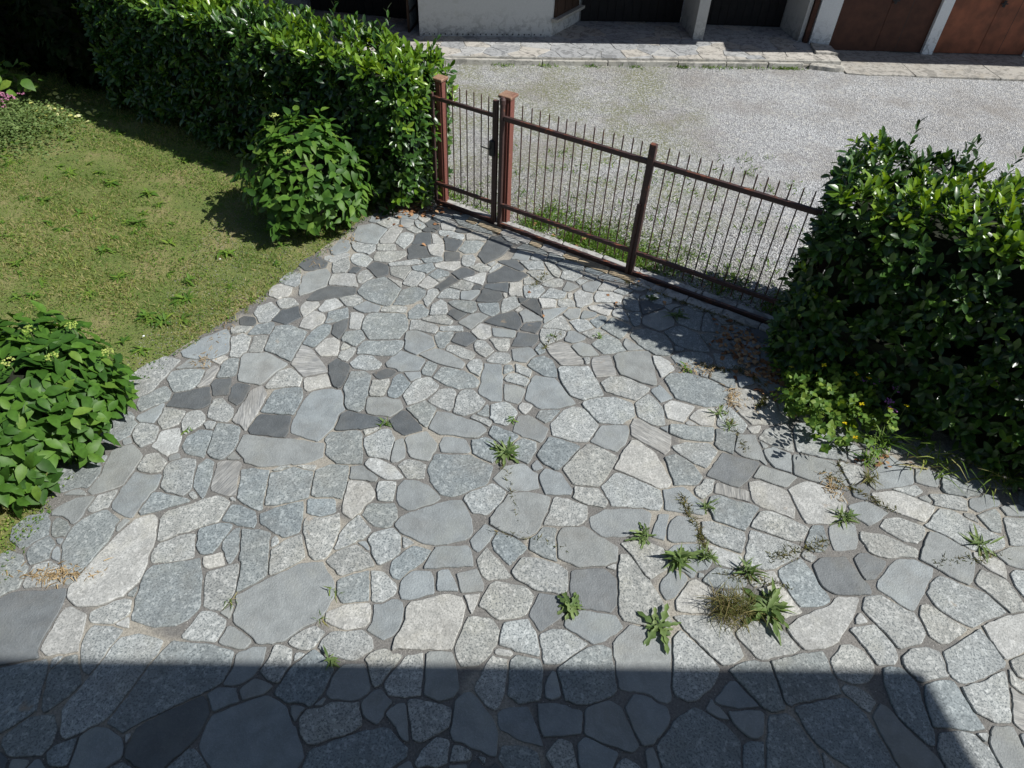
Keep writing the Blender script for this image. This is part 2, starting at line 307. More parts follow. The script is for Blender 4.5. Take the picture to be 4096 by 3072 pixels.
# stone outlines on the ground in millimetres: kind, first corner, then steps
STONE_DATA = '''
s-1262,1541 -48,75 -18,41 -31,16 -39,58 -28,58 -83,42 -78,28 -163,-66 -167,-84 -15,-56 -10,-93 4,-56 118,-114 23,-37 136,-86 361,16 15,14 50,169 1,19
b1665,1626 16,96 -91,107 -54,27 -88,59 -45,12 -16,-3 -148,-93 -19,-37 -93,-98 -27,-39 28,-130 7,-84 23,-71 322,12 26,9 48,27 68,102 26,20
s-1302,2561 19,57 -14,75 -19,56 -122,165 -24,1 -163,-22 -75,-63 -144,-88 -196,-160 15,-41 17,-19 -1,-80 16,-60 28,-31 58,-28 92,-60 43,-40 36,-11 40,9 35,-3 36,17 50,7 105,106 67,39 51,44 11,14
b-1921,1932 27,96 -15,126 -154,38 -312,17 -48,-87 -45,-107 -59,-206 -69,-188 129,-61 104,83 170,109 192,112 71,51
b2655,1785 -49,158 -79,90 -25,16 -28,3 -235,-53 -122,-32 -7,-18 30,-118 61,-108 290,-218 124,-3 53,21 46,57 -2,23
g-2516,1902 29,102 44,118 1,84 -191,44 -122,-34 -39,-78 -30,-148 -100,-280 -2,-23 57,-141 15,-16 17,-15 22,-4 24,7 46,26 57,49 45,21 26,23 35,56
m-3298,2283 5,100 -5,78 -33,109 -19,3 -153,-32 -175,-10 -62,-24 -87,-86 1,-19 27,-59 48,-60 60,-140 93,-162 15,-8 83,-8 238,64 -41,61
w-2809,2810 -23,80 3,74 -6,52 -65,224 -41,37 -25,3 -97,-44 -20,-17 -101,-212 -37,-105 -54,-182 -1,-30 -42,-105 24,-88 51,-38 57,-29 43,-2 103,11 115,71 47,19 4,26 58,92 8,74
b-568,1503 8,53 -7,16 -57,34 -74,73 -61,9 -157,-44 -160,-60 -108,-50 -22,-15 -7,-16 -20,-91 87,-93 37,9 93,52 135,7 82,-29 25,-2 11,2
d-1957,1570 23,148 -45,77 -47,40 -170,-102 -188,-127 -7,-36 1,-48 -12,-44 14,-55 7,-13 44,-15 43,-29 109,-22 50,-22 23,20 3,34 112,132
b-2300,2578 -39,133 -32,80 -27,40 -11,48 -13,16 -59,-25 -268,-64 -17,-6 -28,-40 -4,-114 16,-56 -3,-64 33,-117 1,-38 16,-29 177,-45 148,18 90,61 45,82 2,32
s1270,2245 21,125 -48,108 -28,13 -217,33 -147,-152 -2,-41 27,-305 75,-19 33,7 76,-7 54,-22 36,-30 37,-7 19,-3 31,15 14,39 -6,54
b2203,1645 -8,47 -111,202 -38,26 -129,-15 -57,-180 -41,-181 25,-73 52,-36 59,-22 254,40 9,46 -19,28 7,45
b-3120,1783 -41,162 -20,57 -20,20 -13,3 -30,-12 -37,-2 -173,-49 -40,-16 -42,-39 -2,-15 13,-20 77,-73 41,-99 32,-132 51,-80 72,38 34,26 120,119 3,11
w-283,2452 19,141 -34,70 -11,11 -105,25 -287,-92 -24,-45 10,-89 -24,-96 -34,-60 -4,-83 10,-15 44,19 156,-4 222,15 10,10 10,59
b2471,2183 -22,43 2,105 -19,57 -15,4 -98,-25 -31,3 -40,-10 -59,-23 -165,-40 -6,-12 32,-280 24,-37 17,-1 27,16 352,87 9,10
b854,2113 -15,194 -6,14 -50,25 -43,-2 -64,-16 -120,-81 -122,-97 54,-213 8,-10 87,-25 49,3 53,13 136,54 41,41
s2966,1735 -79,94 -120,181 -35,13 -83,-92 28,-164 54,-179 85,-50 51,3 90,-33 65,9 9,13 -4,89 -17,56
g3403,1677 -11,91 -22,12 -47,68 -121,14 -111,-18 -27,-34 -35,-74 1,-59 24,-175 7,-12 15,0 295,43 10,7 26,84
s-271,3337 -14,75 -98,173 -15,5 -100,-12 -86,-33 -47,-30 -201,-90 -62,-53 -30,-54 -1,-19 6,-18 40,-46 35,-23 188,-84 82,-8 101,15 163,56 26,22 22,44
g1251,2762 -59,127 -54,56 -86,162 -21,21 -64,8 -28,-115 -7,-85 5,-51 -22,-263 -1,-16 26,-48 9,-10 27,-8 244,-35 45,-14 19,2 34,40 6,17 -31,121
g3959,2860 -46,76 -23,18 -76,40 -33,5 -122,65 -67,26 -56,-31 -50,-41 -75,-101 29,-108 21,-33 89,-76 55,-37 52,-24 328,140 13,14
g3788,2395 -64,228 -11,11 -369,-205 -2,-80 -18,-73 3,-15 11,-26 44,-36 31,-4 19,5 150,47 143,74 37,8 34,41
b-3201,3005 2,78 -17,64 15,51 -5,15 -138,82 -30,1 -78,-50 -56,-56 -42,-71 -6,-183 26,-32 54,-129 54,-73 15,-9 17,0 95,16
g1623,2207 -2,21 -126,151 -91,95 -32,23 -56,-61 -8,-38 -47,-349 13,-41 19,-18 73,-30 64,19 146,125
w2699,2612 30,34 118,184 -3,25 -161,-5 -25,-10 -51,-61 -41,-23 -75,-26 -184,-86 -107,-81 0,-17 58,-117 34,-35 33,-11 131,27 110,55
s-1695,4027 -13,108 -16,17 -69,-4 -98,21 -176,14 -34,-9 -292,18 -58,10 -29,-9 -14,-186 109,-103 10,-30 139,-43 164,23 110,27 39,-4 99,24 116,63 23,19
b-147,3880 19,103 -229,122 -240,-13 -65,7 -22,-24 -13,-65 -21,-40 -8,-60 9,-44 37,-107 99,-119 11,-9 99,-15 111,48 37,31 139,70 19,25
b-1184,1981 22,69 -28,54 -110,77 -42,15 -11,-5 -108,-114 -51,-132 -18,-25 -13,-55 113,-57 34,8 90,-5 24,-16 11,0 67,85
s-1655,4517 1,11 39,40 5,14 -39,68 -13,103 -43,97 -40,-1 -54,13 -72,-14 -97,-31 -26,-24 -47,-124 -33,-250 2,-98 13,-58 10,-15 16,-7 145,-55 91,-22 18,2 17,11 58,110 33,48
b3377,2026 -22,124 -25,70 -79,-3 -67,-15 -54,-21 -24,-16 -42,-139 -6,-140 8,-8 15,-2 118,1 115,-13 101,14 4,12 -18,81 -19,31
s348,3480 20,49 25,136 -15,9 -164,37 -195,-24 -38,-92 -71,-103 -33,-68 -7,-16 5,-45 5,-15 92,-53 95,-36 45,-28 27,-4 84,32 41,28 45,69 5,35
s-2406,1442 -15,43 -39,56 -115,53 -67,1 -34,-11 -54,-47 18,-199 49,-53 104,2 44,21 50,57 53,40
g-896,1705 -2,23 -38,79 -6,37 -43,-10 -142,-3 -31,-9 -28,-27 -93,-16 -12,-6 -30,-46 -1,-44 24,-60 34,-39 32,-25 51,-5 102,45 128,44 52,40
s11,1736 -26,54 -104,115 -52,47 -46,-6 -61,-54 -9,-172 -11,-36 32,-64 59,-5 62,-28 117,-40 52,-9 6,48 -1,106
b3046,2046 14,132 -68,107 -38,8 -66,2 -40,-9 -37,-135 6,-112 14,-103 59,-80 98,-109 30,10 12,14 23,80 -11,39
s952,3174 1,14 -9,14 -89,64 -45,17 -135,104 -52,-17 -133,-11 -25,-32 -22,-64 4,-177 7,-25 160,-76 80,14 131,9 110,50
s3466,3018 56,50 37,72 -2,17 -118,73 -121,1 -54,-22 -84,-63 -20,-28 -114,-113 -25,-58 5,-13 124,-123 66,-48 41,-4 130,145
w4202,2615 59,177 -9,15 -83,-11 -132,-31 -41,1 -239,-101 -11,-11 13,-113 40,-135 10,-11 300,123 61,38
g3264,2665 -16,71 -8,8 -40,10 -173,131 -137,-29 -48,-107 -1,-12 45,-82 29,-30 67,-118 23,-58 33,-14 169,51 66,85
s936,1774 -48,128 -84,47 -165,-62 -14,-27 -10,-144 7,-9 153,-61 168,-36 44,39
g3698,2104 39,101 26,101 -41,-3 -134,-69 -174,-55 -40,-4 0,-62 22,-105 18,-23 100,-57 113,2
g1787,2456 -12,26 2,28 -99,118 -270,-6 -62,-12 -9,-14 107,-140 135,-155 68,-64 73,9 98,61 7,11 -4,18 -21,91
g4223,3540 -32,33 -145,110 -18,27 -35,30 -34,17 -94,13 -13,-4 -169,-163 -39,-28 37,-35 63,-25 219,-162 153,-18 132,52 31,21 25,63 -4,18
m918,2802 1,108 -90,81 -135,-7 -95,-17 -48,-18 -12,-188 15,-62 33,-59 273,-34 49,81
w3028,3762 7,28 -16,112 -10,11 -269,87 -13,-1 -138,-67 -49,-32 -3,-15 32,-178 0,-37 39,-141 181,6 47,8 65,29 53,32
g-2383,3279 28,154 -58,54 -77,19 -79,-35 -284,-155 -24,-64 -2,-28 57,-193 14,-9 21,1 107,74 83,33 79,47 117,55 14,10
s3938,3266 -2,21 10,49 -14,19 -201,150 -53,11 -13,-2 -10,-12 -152,-224 -24,-39 -1,-13 87,-56 105,-93 115,-63 14,0 43,35 45,76 57,107
b-2889,1513 -9,57 -65,84 -17,5 -127,-24 -19,-9 -90,-104 -6,-27 9,-36 20,-21 54,-41 29,-12 179,15 14,10 29,62
w-3041,2229 -41,150 -153,56 -35,-29 -13,-94 -5,-203 6,-21 64,-44 75,24 55,4 72,20 2,12 -21,48
g-6,2331 10,96 -55,76 -20,8 -112,11 -52,-2 -26,-53 -47,-143 -13,-73 14,-50 33,-63 22,-8 109,9 55,46 45,59 6,31 24,24
b-1886,2937 -37,142 2,46 -11,36 -86,24 -148,-1 -11,-11 54,-191 1,-45 12,-47 21,-14 8,-16 42,-243 17,2 155,127 15,20
g1379,3762 -5,42 -15,11 -249,131 -113,38 -24,-12 -132,-153 -1,-14 67,-146 9,-38 7,-11 14,-3 275,-2 38,-16 98,0 25,56 11,44
g2227,2453 -45,73 -81,68 -177,6 -119,-89 -13,-22 20,-47 103,-132 24,-14 64,6 23,11 153,37 53,22 26,17 1,13
b2023,2122 -14,138 -8,21 -9,4 -52,-5 -33,9 -71,-6 -89,-39 -50,-33 -2,-11 10,-15 175,-230 49,-33 55,5 58,17 2,31 -10,37
w1434,4090 -55,147 -147,141 -16,7 -48,1 -95,-140 -32,-64 -6,-35 -60,-115 2,-14 139,-59 229,-124 36,-8 52,7 28,18 26,43 3,18
s3649,1740 -17,45 2,97 -6,26 -20,6 -123,-5 -37,-42 -8,-26 -35,-53 28,-199 89,-26 45,7 29,24 23,10 28,41
m2926,3030 -76,195 -208,-27 -96,-76 30,-193 35,-39 55,-27 203,6 86,13 8,11 8,66 -38,52
g248,2666 13,46 -39,55 -31,29 -31,9 -75,3 -72,15 -59,4 -43,-25 -64,-136 -17,-58 153,-109 97,9 67,21 52,26 13,16
g965,4045 53,101 2,16 -108,76 -79,44 -91,25 -123,-139 -122,-178 95,-170 226,-10 81,106 55,97
g2477,3237 19,43 0,15 -16,11 -202,82 -146,47 -28,2 -107,-273 -4,-29 37,-53 11,-6 86,-22 33,-2 86,22 28,23 172,92 15,9
b2218,5119 -34,61 -32,37 -93,64 -89,28 -28,19 -109,33 -165,-13 -70,-76 -19,-31 86,-273 299,-95 68,13 129,42 12,12 52,145 3,17
b2558,2941 -27,133 -57,106 -12,1 -181,-97 -23,-22 -14,-29 -2,-22 19,-70 86,-201 150,10 54,16 43,22 15,33 -3,15 -10,39 -32,44
s-3300,3735 -5,24 10,134 -6,12 -137,117 -105,-54 -53,-56 11,-31 -3,-117 21,-94 -33,-189 10,-13 40,-30 97,45 109,63 19,31 16,135
g531,2902 -2,45 -81,62 -183,48 -106,1 -90,-143 47,-67 84,-40 69,-48 190,-18 28,6 36,19
g3239,4482 6,15 -97,52 -44,63 -9,56 -35,39 -37,6 -85,-4 -43,16 -59,-4 -13,-6 -55,-99 -36,-273 274,-63 171,-24 13,31 35,169
b-1717,3641 -14,160 -8,10 -98,17 -83,25 -108,-65 -71,-9 -8,-9 8,-88 41,-246 8,-13 85,6 243,91 12,20
s-274,2056 -57,174 -155,0 -21,-6 -15,-14 21,-296 103,-39 109,31 33,68
b331,2065 6,67 -24,81 -176,29 -48,-48 -6,-239 9,-16 66,-50 19,-5 135,34
s1245,3449 23,92 -16,26 -47,24 -218,-5 -134,-17 -116,-80 -13,-12 -3,-28 12,-82 84,-71 38,-10 171,16 199,109 13,12
w2686,4906 1,68 -110,155 -10,10 -160,32 -14,-3 -117,-80 -64,-96 0,-15 66,-173 95,-133 12,-6 262,32 92,19 40,56 -16,24 -48,46
s-3064,3485 3,13 24,27 10,42 -16,118 -22,14 -71,-16 -97,11 -58,20 -20,-141 -17,-35 -5,-30 4,-38 -12,-108 24,-54 141,-69 55,-9 12,7
s-889,1971 -55,126 -20,14 -16,4 -128,-18 -35,-39 -23,-59 -19,-114 40,-35 157,-2 48,17 48,42 13,22
s938,2498 -38,83 -11,7 -256,32 -119,-46 -16,-31 -7,-68 179,-106 19,-18 23,-1 74,20 143,105 10,11
g-299,1758 4,62 -8,16 -73,21 -174,31 -43,-6 -16,-13 69,-256 60,-10 160,94 17,20
g-2057,2657 -37,194 -19,13 -215,-87 10,-83 68,-217 124,-24 10,4 22,31 36,89
g3323,2331 3,59 -10,45 -85,28 -109,-17 -30,-16 -76,-57 -10,-69 24,-56 26,-22 19,-29 26,-8 84,28 129,22 -6,32
g-1379,3165 13,75 -45,153 -35,-23 -101,-41 -87,3 -39,-6 -8,-9 -9,-49 18,-78 98,-215 49,-51 75,9 30,26 22,64
g-525,2033 -21,180 -10,3 -114,-28 -121,-205 -1,-19 39,-59 26,-10 82,-7 110,19 15,9
s3095,4124 -27,131 -240,51 -127,4 -15,-5 -6,-13 -45,-222 42,-27 103,-38 165,-58 137,-39 17,4 11,83
g2782,2295 3,17 -50,96 -70,48 -76,-5 -118,-124 -5,-16 0,-86 30,-44 64,-26 55,-4 83,13 60,62
g860,4542 3,13 -6,12 -134,204 -23,13 -79,11 -99,-58 -123,-183 -13,-36 20,-132 86,-21 107,-37 146,1
b-2885,1877 -125,197 -69,-18 -62,-125 43,-160 29,-74 26,-31 11,-1 11,10 81,90 53,91
g-916,2249 -17,57 -81,62 -138,-25 -47,4 -51,-7 -50,-61 -16,-63 3,-10 72,-42 201,-37 67,43 53,49 8,9
g-2807,2145 32,73 9,48 -7,7 -80,19 -134,3 -14,-11 -20,-69 2,-63 26,-74 82,-127 45,-23 10,10 20,62
g-3487,4891 57,268 -168,39 -18,-9 -156,-160 -86,-183 -2,-25 30,-156 9,-13 108,-72 16,-2 50,23 76,56 38,58
b319,1520 -12,54 -89,44 -161,-5 -21,-86 102,-102 60,-22 97,18 29,62
s566,4949 -58,119 -62,102 -11,7 -111,9 -93,18 -36,-50 -2,-36 -35,-91 -24,-179 41,-34 43,-24 22,-28 49,-35 164,16 47,15 143,66 2,16 -34,56
s606,1795 5,53 -12,15 -163,43 -118,-6 -21,-7 4,-75 30,-128 10,-14 243,31 12,12
b-1352,4117 -11,32 -20,129 -11,23 -28,22 -24,3 -194,-36 -33,4 -19,-17 -32,-67 9,-39 20,-26 15,-113 8,-18 107,-89 19,-8 134,-1 89,10 5,14 -8,68
g646,2327 21,22 -9,10 -143,88 -33,10 -93,-4 -77,-45 -11,-13 22,-119 4,-53 10,-41 8,-5 101,6
g68,2031 3,167 -8,7 -79,11 -20,10 -10,-4 -33,-53 -79,-197 104,-119 59,-19 25,25 35,106
m2282,4089 66,88 -13,27 -148,36 -41,4 -124,50 -18,-14 -186,-275 8,-13 65,-24 69,-40 128,-45 20,9 114,113
s-2363,5106 35,59 2,16 -254,152 -24,5 -35,-15 -150,-12 -35,-27 -5,-48 45,-233 -1,-28 31,-75 10,-8 223,-42 62,95 47,110
g888,5142 -15,57 -19,23 -40,125 -13,30 -11,8 -290,-25 -30,-36 14,-125 32,-106 68,-146 39,-31 101,-37 14,1 47,29 140,47 9,13
b2193,3616 37,53 -23,21 -314,95 -69,-14 -45,-78 25,-178 237,-90 12,-1 8,8
b-1180,5873 -10,94 -53,121 -13,8 -277,-4 -87,-14 -26,-16 -25,-36 -16,-41 4,-192 22,-20 76,-129 22,-21 315,42 65,168
g290,2374 -10,39 -64,108 -41,-2 -147,-38 -23,-166 9,-15 74,-14 41,-28 174,-26 6,8 -2,39
w2541,3787 -17,90 -40,26 -177,75 -46,-4 -59,-20 -7,-10 -13,-74 6,-34 -9,-69 9,-28 17,-25 51,-39 77,-23 173,-77 15,3 32,102
g1352,3116 -10,24 -7,69 -104,47 -136,11 -113,-29 -5,-12 55,-75 28,-28 90,-169 43,-41 11,1 150,109 7,67
b-1702,3298 -32,171 -4,14 -10,6 -214,-76 -115,-80 35,-95 146,-82 30,-10 47,-33 119,57 9,32 -14,64
b-2101,3612 -13,73 -7,111 -7,9 -142,15 -96,-20 -7,-12 3,-20 53,-249 -5,-27 31,-31 67,-39 117,-51 31,2 11,9
g1229,4766 -10,103 -8,11 -174,74 -124,-21 -109,-34 -81,-47 -21,-26 149,-228 17,-16 139,-6 64,1 21,7 140,116
s1497,5425 -12,68 -6,142 -15,30 -13,5 -32,4 -183,-25 -77,-18 -49,-27 -31,-30 -6,-13 16,-159 30,-115 60,-22 142,-82 43,-16 90,-28 36,7 10,42
w3815,3788 -31,25 -99,55 -154,65 -42,4 -180,-29 -15,-8 -6,-13 22,-124 340,-156 23,6 120,122 31,38
s288,1752 -60,125 -143,-16 -40,-16 -25,-25 4,-76 18,-34 148,-67 133,-26 11,4 2,12
b-1414,3716 -22,189 -172,-3 -100,-65 -10,-17 26,-268 31,-13 168,7 41,-13 28,-1 9,8 1,17
s3761,4128 21,61 -1,26 -140,142 -12,4 -303,-257 -17,-117 34,-48 19,-2 350,88 23,22
g2616,3488 -129,78 -159,72 -38,4 -64,-11 -114,-156 0,-13 176,-62 109,-48 55,-9 72,5 20,13 72,114
g2981,2467 -8,26 -66,115 -20,19 -140,-29 -50,-18 -15,-14 88,-159 34,-91 14,-17 126,11 45,58 -1,70
w1708,2761 -9,33 -42,68 -85,66 -18,6 -26,-4 -24,-14 -141,-183 5,-74 5,-10 12,-4 80,-8 156,8 99,39 5,9
w-978,2467 -1,51 -10,43 -18,20 -12,1 -151,-19 -32,-11 -107,-57 -7,-8 -3,-29 5,-39 9,-7 106,-45 48,-9 146,26 31,50
g4157,2975 -25,92 -18,25 -147,76 -10,-2 -66,-66 -23,-31 -8,-29 2,-29 64,-69 94,-159 10,-4 111,25 19,11 19,40
s827,1567 12,25 -4,16 -206,82 -16,-1 -45,-38 4,-127 20,-59 115,-8 84,41
s-1688,2056 9,37 -6,95 -11,15 -74,-7 -35,-12 -28,-20 -46,-11 -10,-26 10,-99 -34,-121 72,-2 63,21 63,61
b-1842,1389 -105,100 -37,3 -20,-10 -89,-114 5,-20 69,-37 61,-1 78,25 42,-1 20,24
g-2763,3685 -40,193 -108,19 -39,-25 -57,-24 -23,-21 -14,-41 -2,-67 21,-34 14,-109 9,-17 57,-48 149,-35 26,4 37,65
g3590,2651 -72,54 -91,91 -44,31 -64,-17 -38,-84 6,-166 64,-67 60,3 193,114 10,9 -1,10
s-239,4447 -31,39 -91,40 -269,96 -83,1 -11,-9 -52,-208 6,-13 103,-68 131,0 111,-19 89,-5 43,16 75,82 -1,16
b-2269,5534 16,174 -110,43 -21,16 -76,33 -142,-26 -12,-8 -8,-14 -5,-113 -8,-32 7,-220 8,-26 138,-53 156,-87 19,2
g711,3511 3,72 -5,9 -159,68 -121,18 -19,-38 -30,-122 -53,-137 10,-8 126,-3 164,16 31,18 44,49
g-2488,2960 -19,38 -26,119 -56,-4 -91,-32 -119,-80 -14,-41 -5,-65 18,-46 18,-23 115,11 187,49 8,17
s-583,3618 -104,107 -107,49 -34,5 -54,-7 -28,7 -50,-76 2,-138 43,-68 84,-52 203,89 28,21 31,40
s276,3859 2,60 -7,8 -45,18 -29,43 -50,38 -18,5 -149,-34 -106,-150 0,-11 54,-61 72,-58 23,-13 27,-2 121,21 121,34 1,24
g3472,3344 -207,116 -207,17 -13,-20 -13,-57 33,-113 24,-30 70,-24 56,-10 44,4 61,19 139,1 12,9 29,61 -6,14
s-3000,5383 -46,147 -5,48 -53,80 -11,14 -15,5 -219,-193 -122,-202 1,-15 41,-62 63,-16 67,-8 164,9 30,12 112,98 8,35
g-2037,2321 0,53 -19,25 -55,21 -27,19 -45,13 -66,-6 -11,-11 -73,-194 27,-15 37,-8 205,-9
b-1438,4859 -1,172 -2,42 -9,11 -71,50 -130,-12 -13,-7 -25,-256 43,-106 15,-106 38,-59 107,-32 15,7 36,37 4,24 -9,125 13,39
m502,2602 -8,119 -18,7 -169,17 -13,-8 -15,-32 -62,-159 80,-113 18,-7 167,130 19,31
g-1596,2969 -69,176 -15,20 -108,-62 -26,-25 -17,-30 -53,-49 51,-231 129,77 81,70 30,38
g-1044,2942 -47,79 -20,6 -101,66 -98,-50 -49,-34 -38,-40 -27,-48 135,-118 15,-4 247,100 2,11
t-2371,3697 -18,88 5,40 -9,35 -32,29 -134,-7 -51,-21 32,-266 14,-49 150,-44 71,11 8,9 -2,20
g2047,3359 2,41 -6,8 -256,94 -80,-5 -13,-3 -5,-10 -18,-115 4,-19 89,-77 200,-74 22,4 56,128
b-1371,6486 17,67 -31,16 -202,200 -80,-40 -65,-18 -42,-34 -49,-78 -39,-126 7,-27 22,-35 50,-42 35,-45 122,-64 94,-37 67,-5 16,3 22,25
g-734,2112 40,72 -3,7 -37,12 -31,-13 -28,32 -29,10 -67,-13 -34,-18 -26,-31 -14,-31 29,-27 28,-72 39,-80 15,-14 40,21 9,26
g-27,3610 29,83 -79,65 -51,27 -21,-8 -28,-25 -135,-68 -39,-38 -24,-46 92,-142 116,-14 17,7 41,43
b-2735,1422 -8,94 -2,7 -7,0 -116,-54 -30,-57 51,-64 88,-2 29,10
w-1150,3556 9,24 -3,33 -19,36 -57,67 -43,18 -130,-1 -7,-10 -3,-210 11,-112 13,-17 76,-50 12,5 36,47 24,14 30,91 35,32
g-845,3099 -14,102 -77,70 -160,-61 -27,-62 -1,-8 48,-81 2,-34 23,-46 58,-73 75,49 70,63 15,36
b-2502,4117 -22,137 -22,37 -68,26 -143,11 -8,-11 -1,-69 26,-275 10,-21 50,-46 82,-22 41,30 31,54 13,50
b-2061,4651 5,66 -24,96 -19,34 -146,-11 -103,-34 -15,-13 -26,-120 -23,-168 7,-11 27,-7 294,-6
b613,4183 57,72 4,14 -70,39 -119,44 -97,20 -9,-5 -91,-167 -29,-68 69,-99 100,-56 33,-9
s-243,3017 -17,74 -42,49 -249,-32 -9,-3 -73,-194 7,-10 22,0 365,45 8,8
b-1032,2703 -28,155 -9,4 -207,-86 -18,-34 28,-115 47,-59 200,29 5,8
s-526,2754 -11,72 -32,56 -127,-3 -43,-19 -35,-42 -19,-43 -5,-81 16,-48 17,-19 68,-4 177,67
g4635,3574 66,132 -6,12 -48,6 -60,-13 -159,2 -27,-5 -14,-23 -63,-267 13,-4 176,12 43,-3
d-2086,4328 -6,97 -7,33 -8,8 -289,-1 -23,-21 -37,-158 1,-33 15,-29 17,-15 318,-20 21,11 8,46
b1822,1619 21,101 -4,6 -98,-3 -41,-24 -9,-12 -23,-144 40,-39 44,-1 51,37
g-3417,2669 -76,101 -66,21 -35,8 -82,-45 -10,-12 10,-168 23,-22 257,45 10,6 -1,10
t1556,4454 -7,20 -38,22 -84,67 -51,18 -98,76 -32,13 -30,0 -10,-10 -42,-95 4,-71 -5,-50 292,-212 17,-6 53,59 2,45 12,31
s1736,3699 -142,160 -122,-25 -23,-12 -48,-8 -7,-8 5,-115 -9,-90 9,-7 329,-31 11,19 7,97
s1647,3399 10,53 -35,75 -16,6 -118,8 -62,-59 -21,-33 -33,-156 49,-28 199,21
b1760,4041 -44,80 -57,57 -72,49 -34,11 -97,-47 52,-320 9,-4 180,17 36,17 52,82
g-2768,2403 -33,108 -66,2 -56,-19 -101,-66 -41,-41 16,-55 32,-27 145,2 71,55
s-94,5074 -7,41 5,59 -15,33 -2,81 -9,49 -13,7 -116,1 -49,11 -1,-73 -27,-156 12,-59 -19,-77 -4,-63 6,-27 125,-96 59,-7 45,4 12,10 -7,226
b1720,5842 -43,124 -200,96 -142,-32 -61,-107 80,-136 39,-50 43,-46 34,-12 32,-40 33,-21 133,2 13,4 19,22 34,43 4,83
t-2421,4552 11,188 -78,104 -16,-1 -76,-66 -9,-9 -5,-21 -6,-122 -19,-47 -23,-215 39,-30 58,-23 58,-63 16,4 5,52 34,152 10,18 -5,26
t3835,2019 37,77 -80,45 -39,47 -9,1 -38,-106 -59,-132 1,-26 36,-42 83,3
g1416,5095 -2,13 -73,48 -163,94 -33,7 -137,-17 -100,-93 47,-129 291,-104 21,6 122,125
g554,1557 -23,98 -69,23 -24,-8 -89,-100 81,-112 95,-11 14,2 26,38
g-1477,2082 -13,84 -18,31 -81,23 -31,1 -12,-10 -10,-90 -44,-104 67,-53 45,-16 37,-4 12,8
s1135,4409 19,79 -6,59 -9,24 -254,-21 -116,-209 15,-18 101,-55 130,-41 89,99
b-643,2963 25,30 29,69 -2,11 -147,39 -47,-37 -36,-38 -17,-29 -60,-52 -4,-96 30,-50 65,-20 60,83 41,22
g1961,4272 19,33 -62,85 -18,10 -219,-2 -126,-55 -14,-22 13,-26 49,-59 67,-47 64,-60 88,-42 18,7
g3637,3522 6,31 -18,17 -183,82 -123,-25 -73,-83 11,-22 139,-118 114,-21 15,6 92,88
d-1202,4437 10,42 -5,13 -265,50 -28,0 -95,24 -53,-48 -16,-195 16,-18 192,36 34,-3 157,57 43,4
d-2927,4617 -2,30 -24,24 -44,113 -15,16 -91,-38 -37,-8 -40,-29 -128,-46 -6,-9 -2,-84 -9,-24 -3,-52 12,-7 142,-12 123,-6 45,8 28,11 46,42 13,29
g-1081,4173 10,76 -53,100 -17,13 -52,0 -37,-18 -120,-96 -9,-15 11,-83 10,-29 51,-95 14,-10 97,-10 82,-20 11,4 -4,90
s2876,5357 8,59 -10,40 -40,47 -98,67 -11,2 -186,-82 -16,-16 23,-219 97,-120 11,-4 193,81 6,9
b-342,5101 -60,66 -109,58 -30,0 -48,17 -145,19 -10,-7 -46,-83 -29,-70 8,-13 143,-104 80,-19 39,-23 195,47 22,73
b-913,3397 -8,44 -42,84 -25,-11 -167,-7 -33,-24 -30,-94 6,-17 43,-40 86,-64 78,-4 32,5 26,19 5,35 19,23 11,28
b-2293,3086 32,106 -5,21 -15,11 -64,6 -25,-4 -153,-73 32,-156 20,-32 45,-40 59,5 31,10
s-664,4177 -6,39 -117,144 -169,-70 -19,-22 -3,-29 50,-153 32,-47 21,-15 95,-19 53,-4 9,6 7,7 18,82 16,18
g-291,1540 0,77 -6,12 -94,13 -78,-80 -36,-75 -1,-17 19,-22 68,16 47,-10 76,28
b2085,5917 -28,106 -182,113 -58,-11 -52,-29 -97,-72 108,-228 99,-42 97,-27 125,-18 49,16 -21,82
t-1969,5221 -159,198 -79,45 -37,18 -16,-1 -39,-306 161,-158 10,-7 22,1 204,79 2,15 -19,48
s3021,3418 16,125 -5,24 -127,-14 -108,-33 -30,-137 9,-115 193,28 43,85
b429,3195 0,72 17,72 -15,12 -90,7 -23,-18 -47,-67 -55,-44 -5,-100 123,-73 103,-27 7,9 -10,29
s4474,3304 46,92 -1,12 -15,3 -198,-9 -146,-70 -9,-19 49,-62 8,-32 76,-22 80,-13 33,5 36,37
g-816,2727 -8,30 -125,102 -87,6 -7,-5 45,-257 41,-12 49,6 70,51 23,40
b2145,5554 8,45 -9,22 -44,63 -42,17 -77,8 -126,-10 -65,-24 -79,-47 -19,-22 47,-117 141,-88 77,-15 69,-2 49,19 49,57
b195,3137 -1,16 -62,53 -67,38 -110,34 -10,0 -47,-88 19,-85 137,-132 16,5
g1523,4785 -12,55 -32,71 -92,110 -150,-150 13,-175 137,-103 43,-8 66,11 19,13
s1816,2016 -86,111 -12,5 -42,-6 -118,-125 -8,-25 39,-24 107,-16 86,6 74,14 -1,9
b1979,2952 -15,26 -85,60 -138,18 -130,-124 10,-18 50,-38 117,-12 68,4 67,14 40,18
b-3124,4882 -10,149 -50,4 -130,-8 -98,-29 -31,-13 -16,-14 -7,-99 142,-180 135,45 28,22 11,15 25,83
s-731,1824 15,29 -3,11 -43,29 -50,53 -50,-25 -49,-53 -13,-28 1,-27 19,-47 16,-20 90,-48 17,11 22,49 1,32
s1869,1844 16,61 -8,12 -27,12 -204,-16 -15,-9 29,-82 89,-80 45,-5 46,25 8,8
g20,2955 -157,180 -81,-123 21,-68 36,-78 45,-41 65,16 98,4 24,29 0,10
s380,4468 -12,17 -189,158 -9,0 -25,-14 -32,5 -40,-13 -46,-199 10,-16 65,-34 13,-18 132,-37 53,-27 17,14
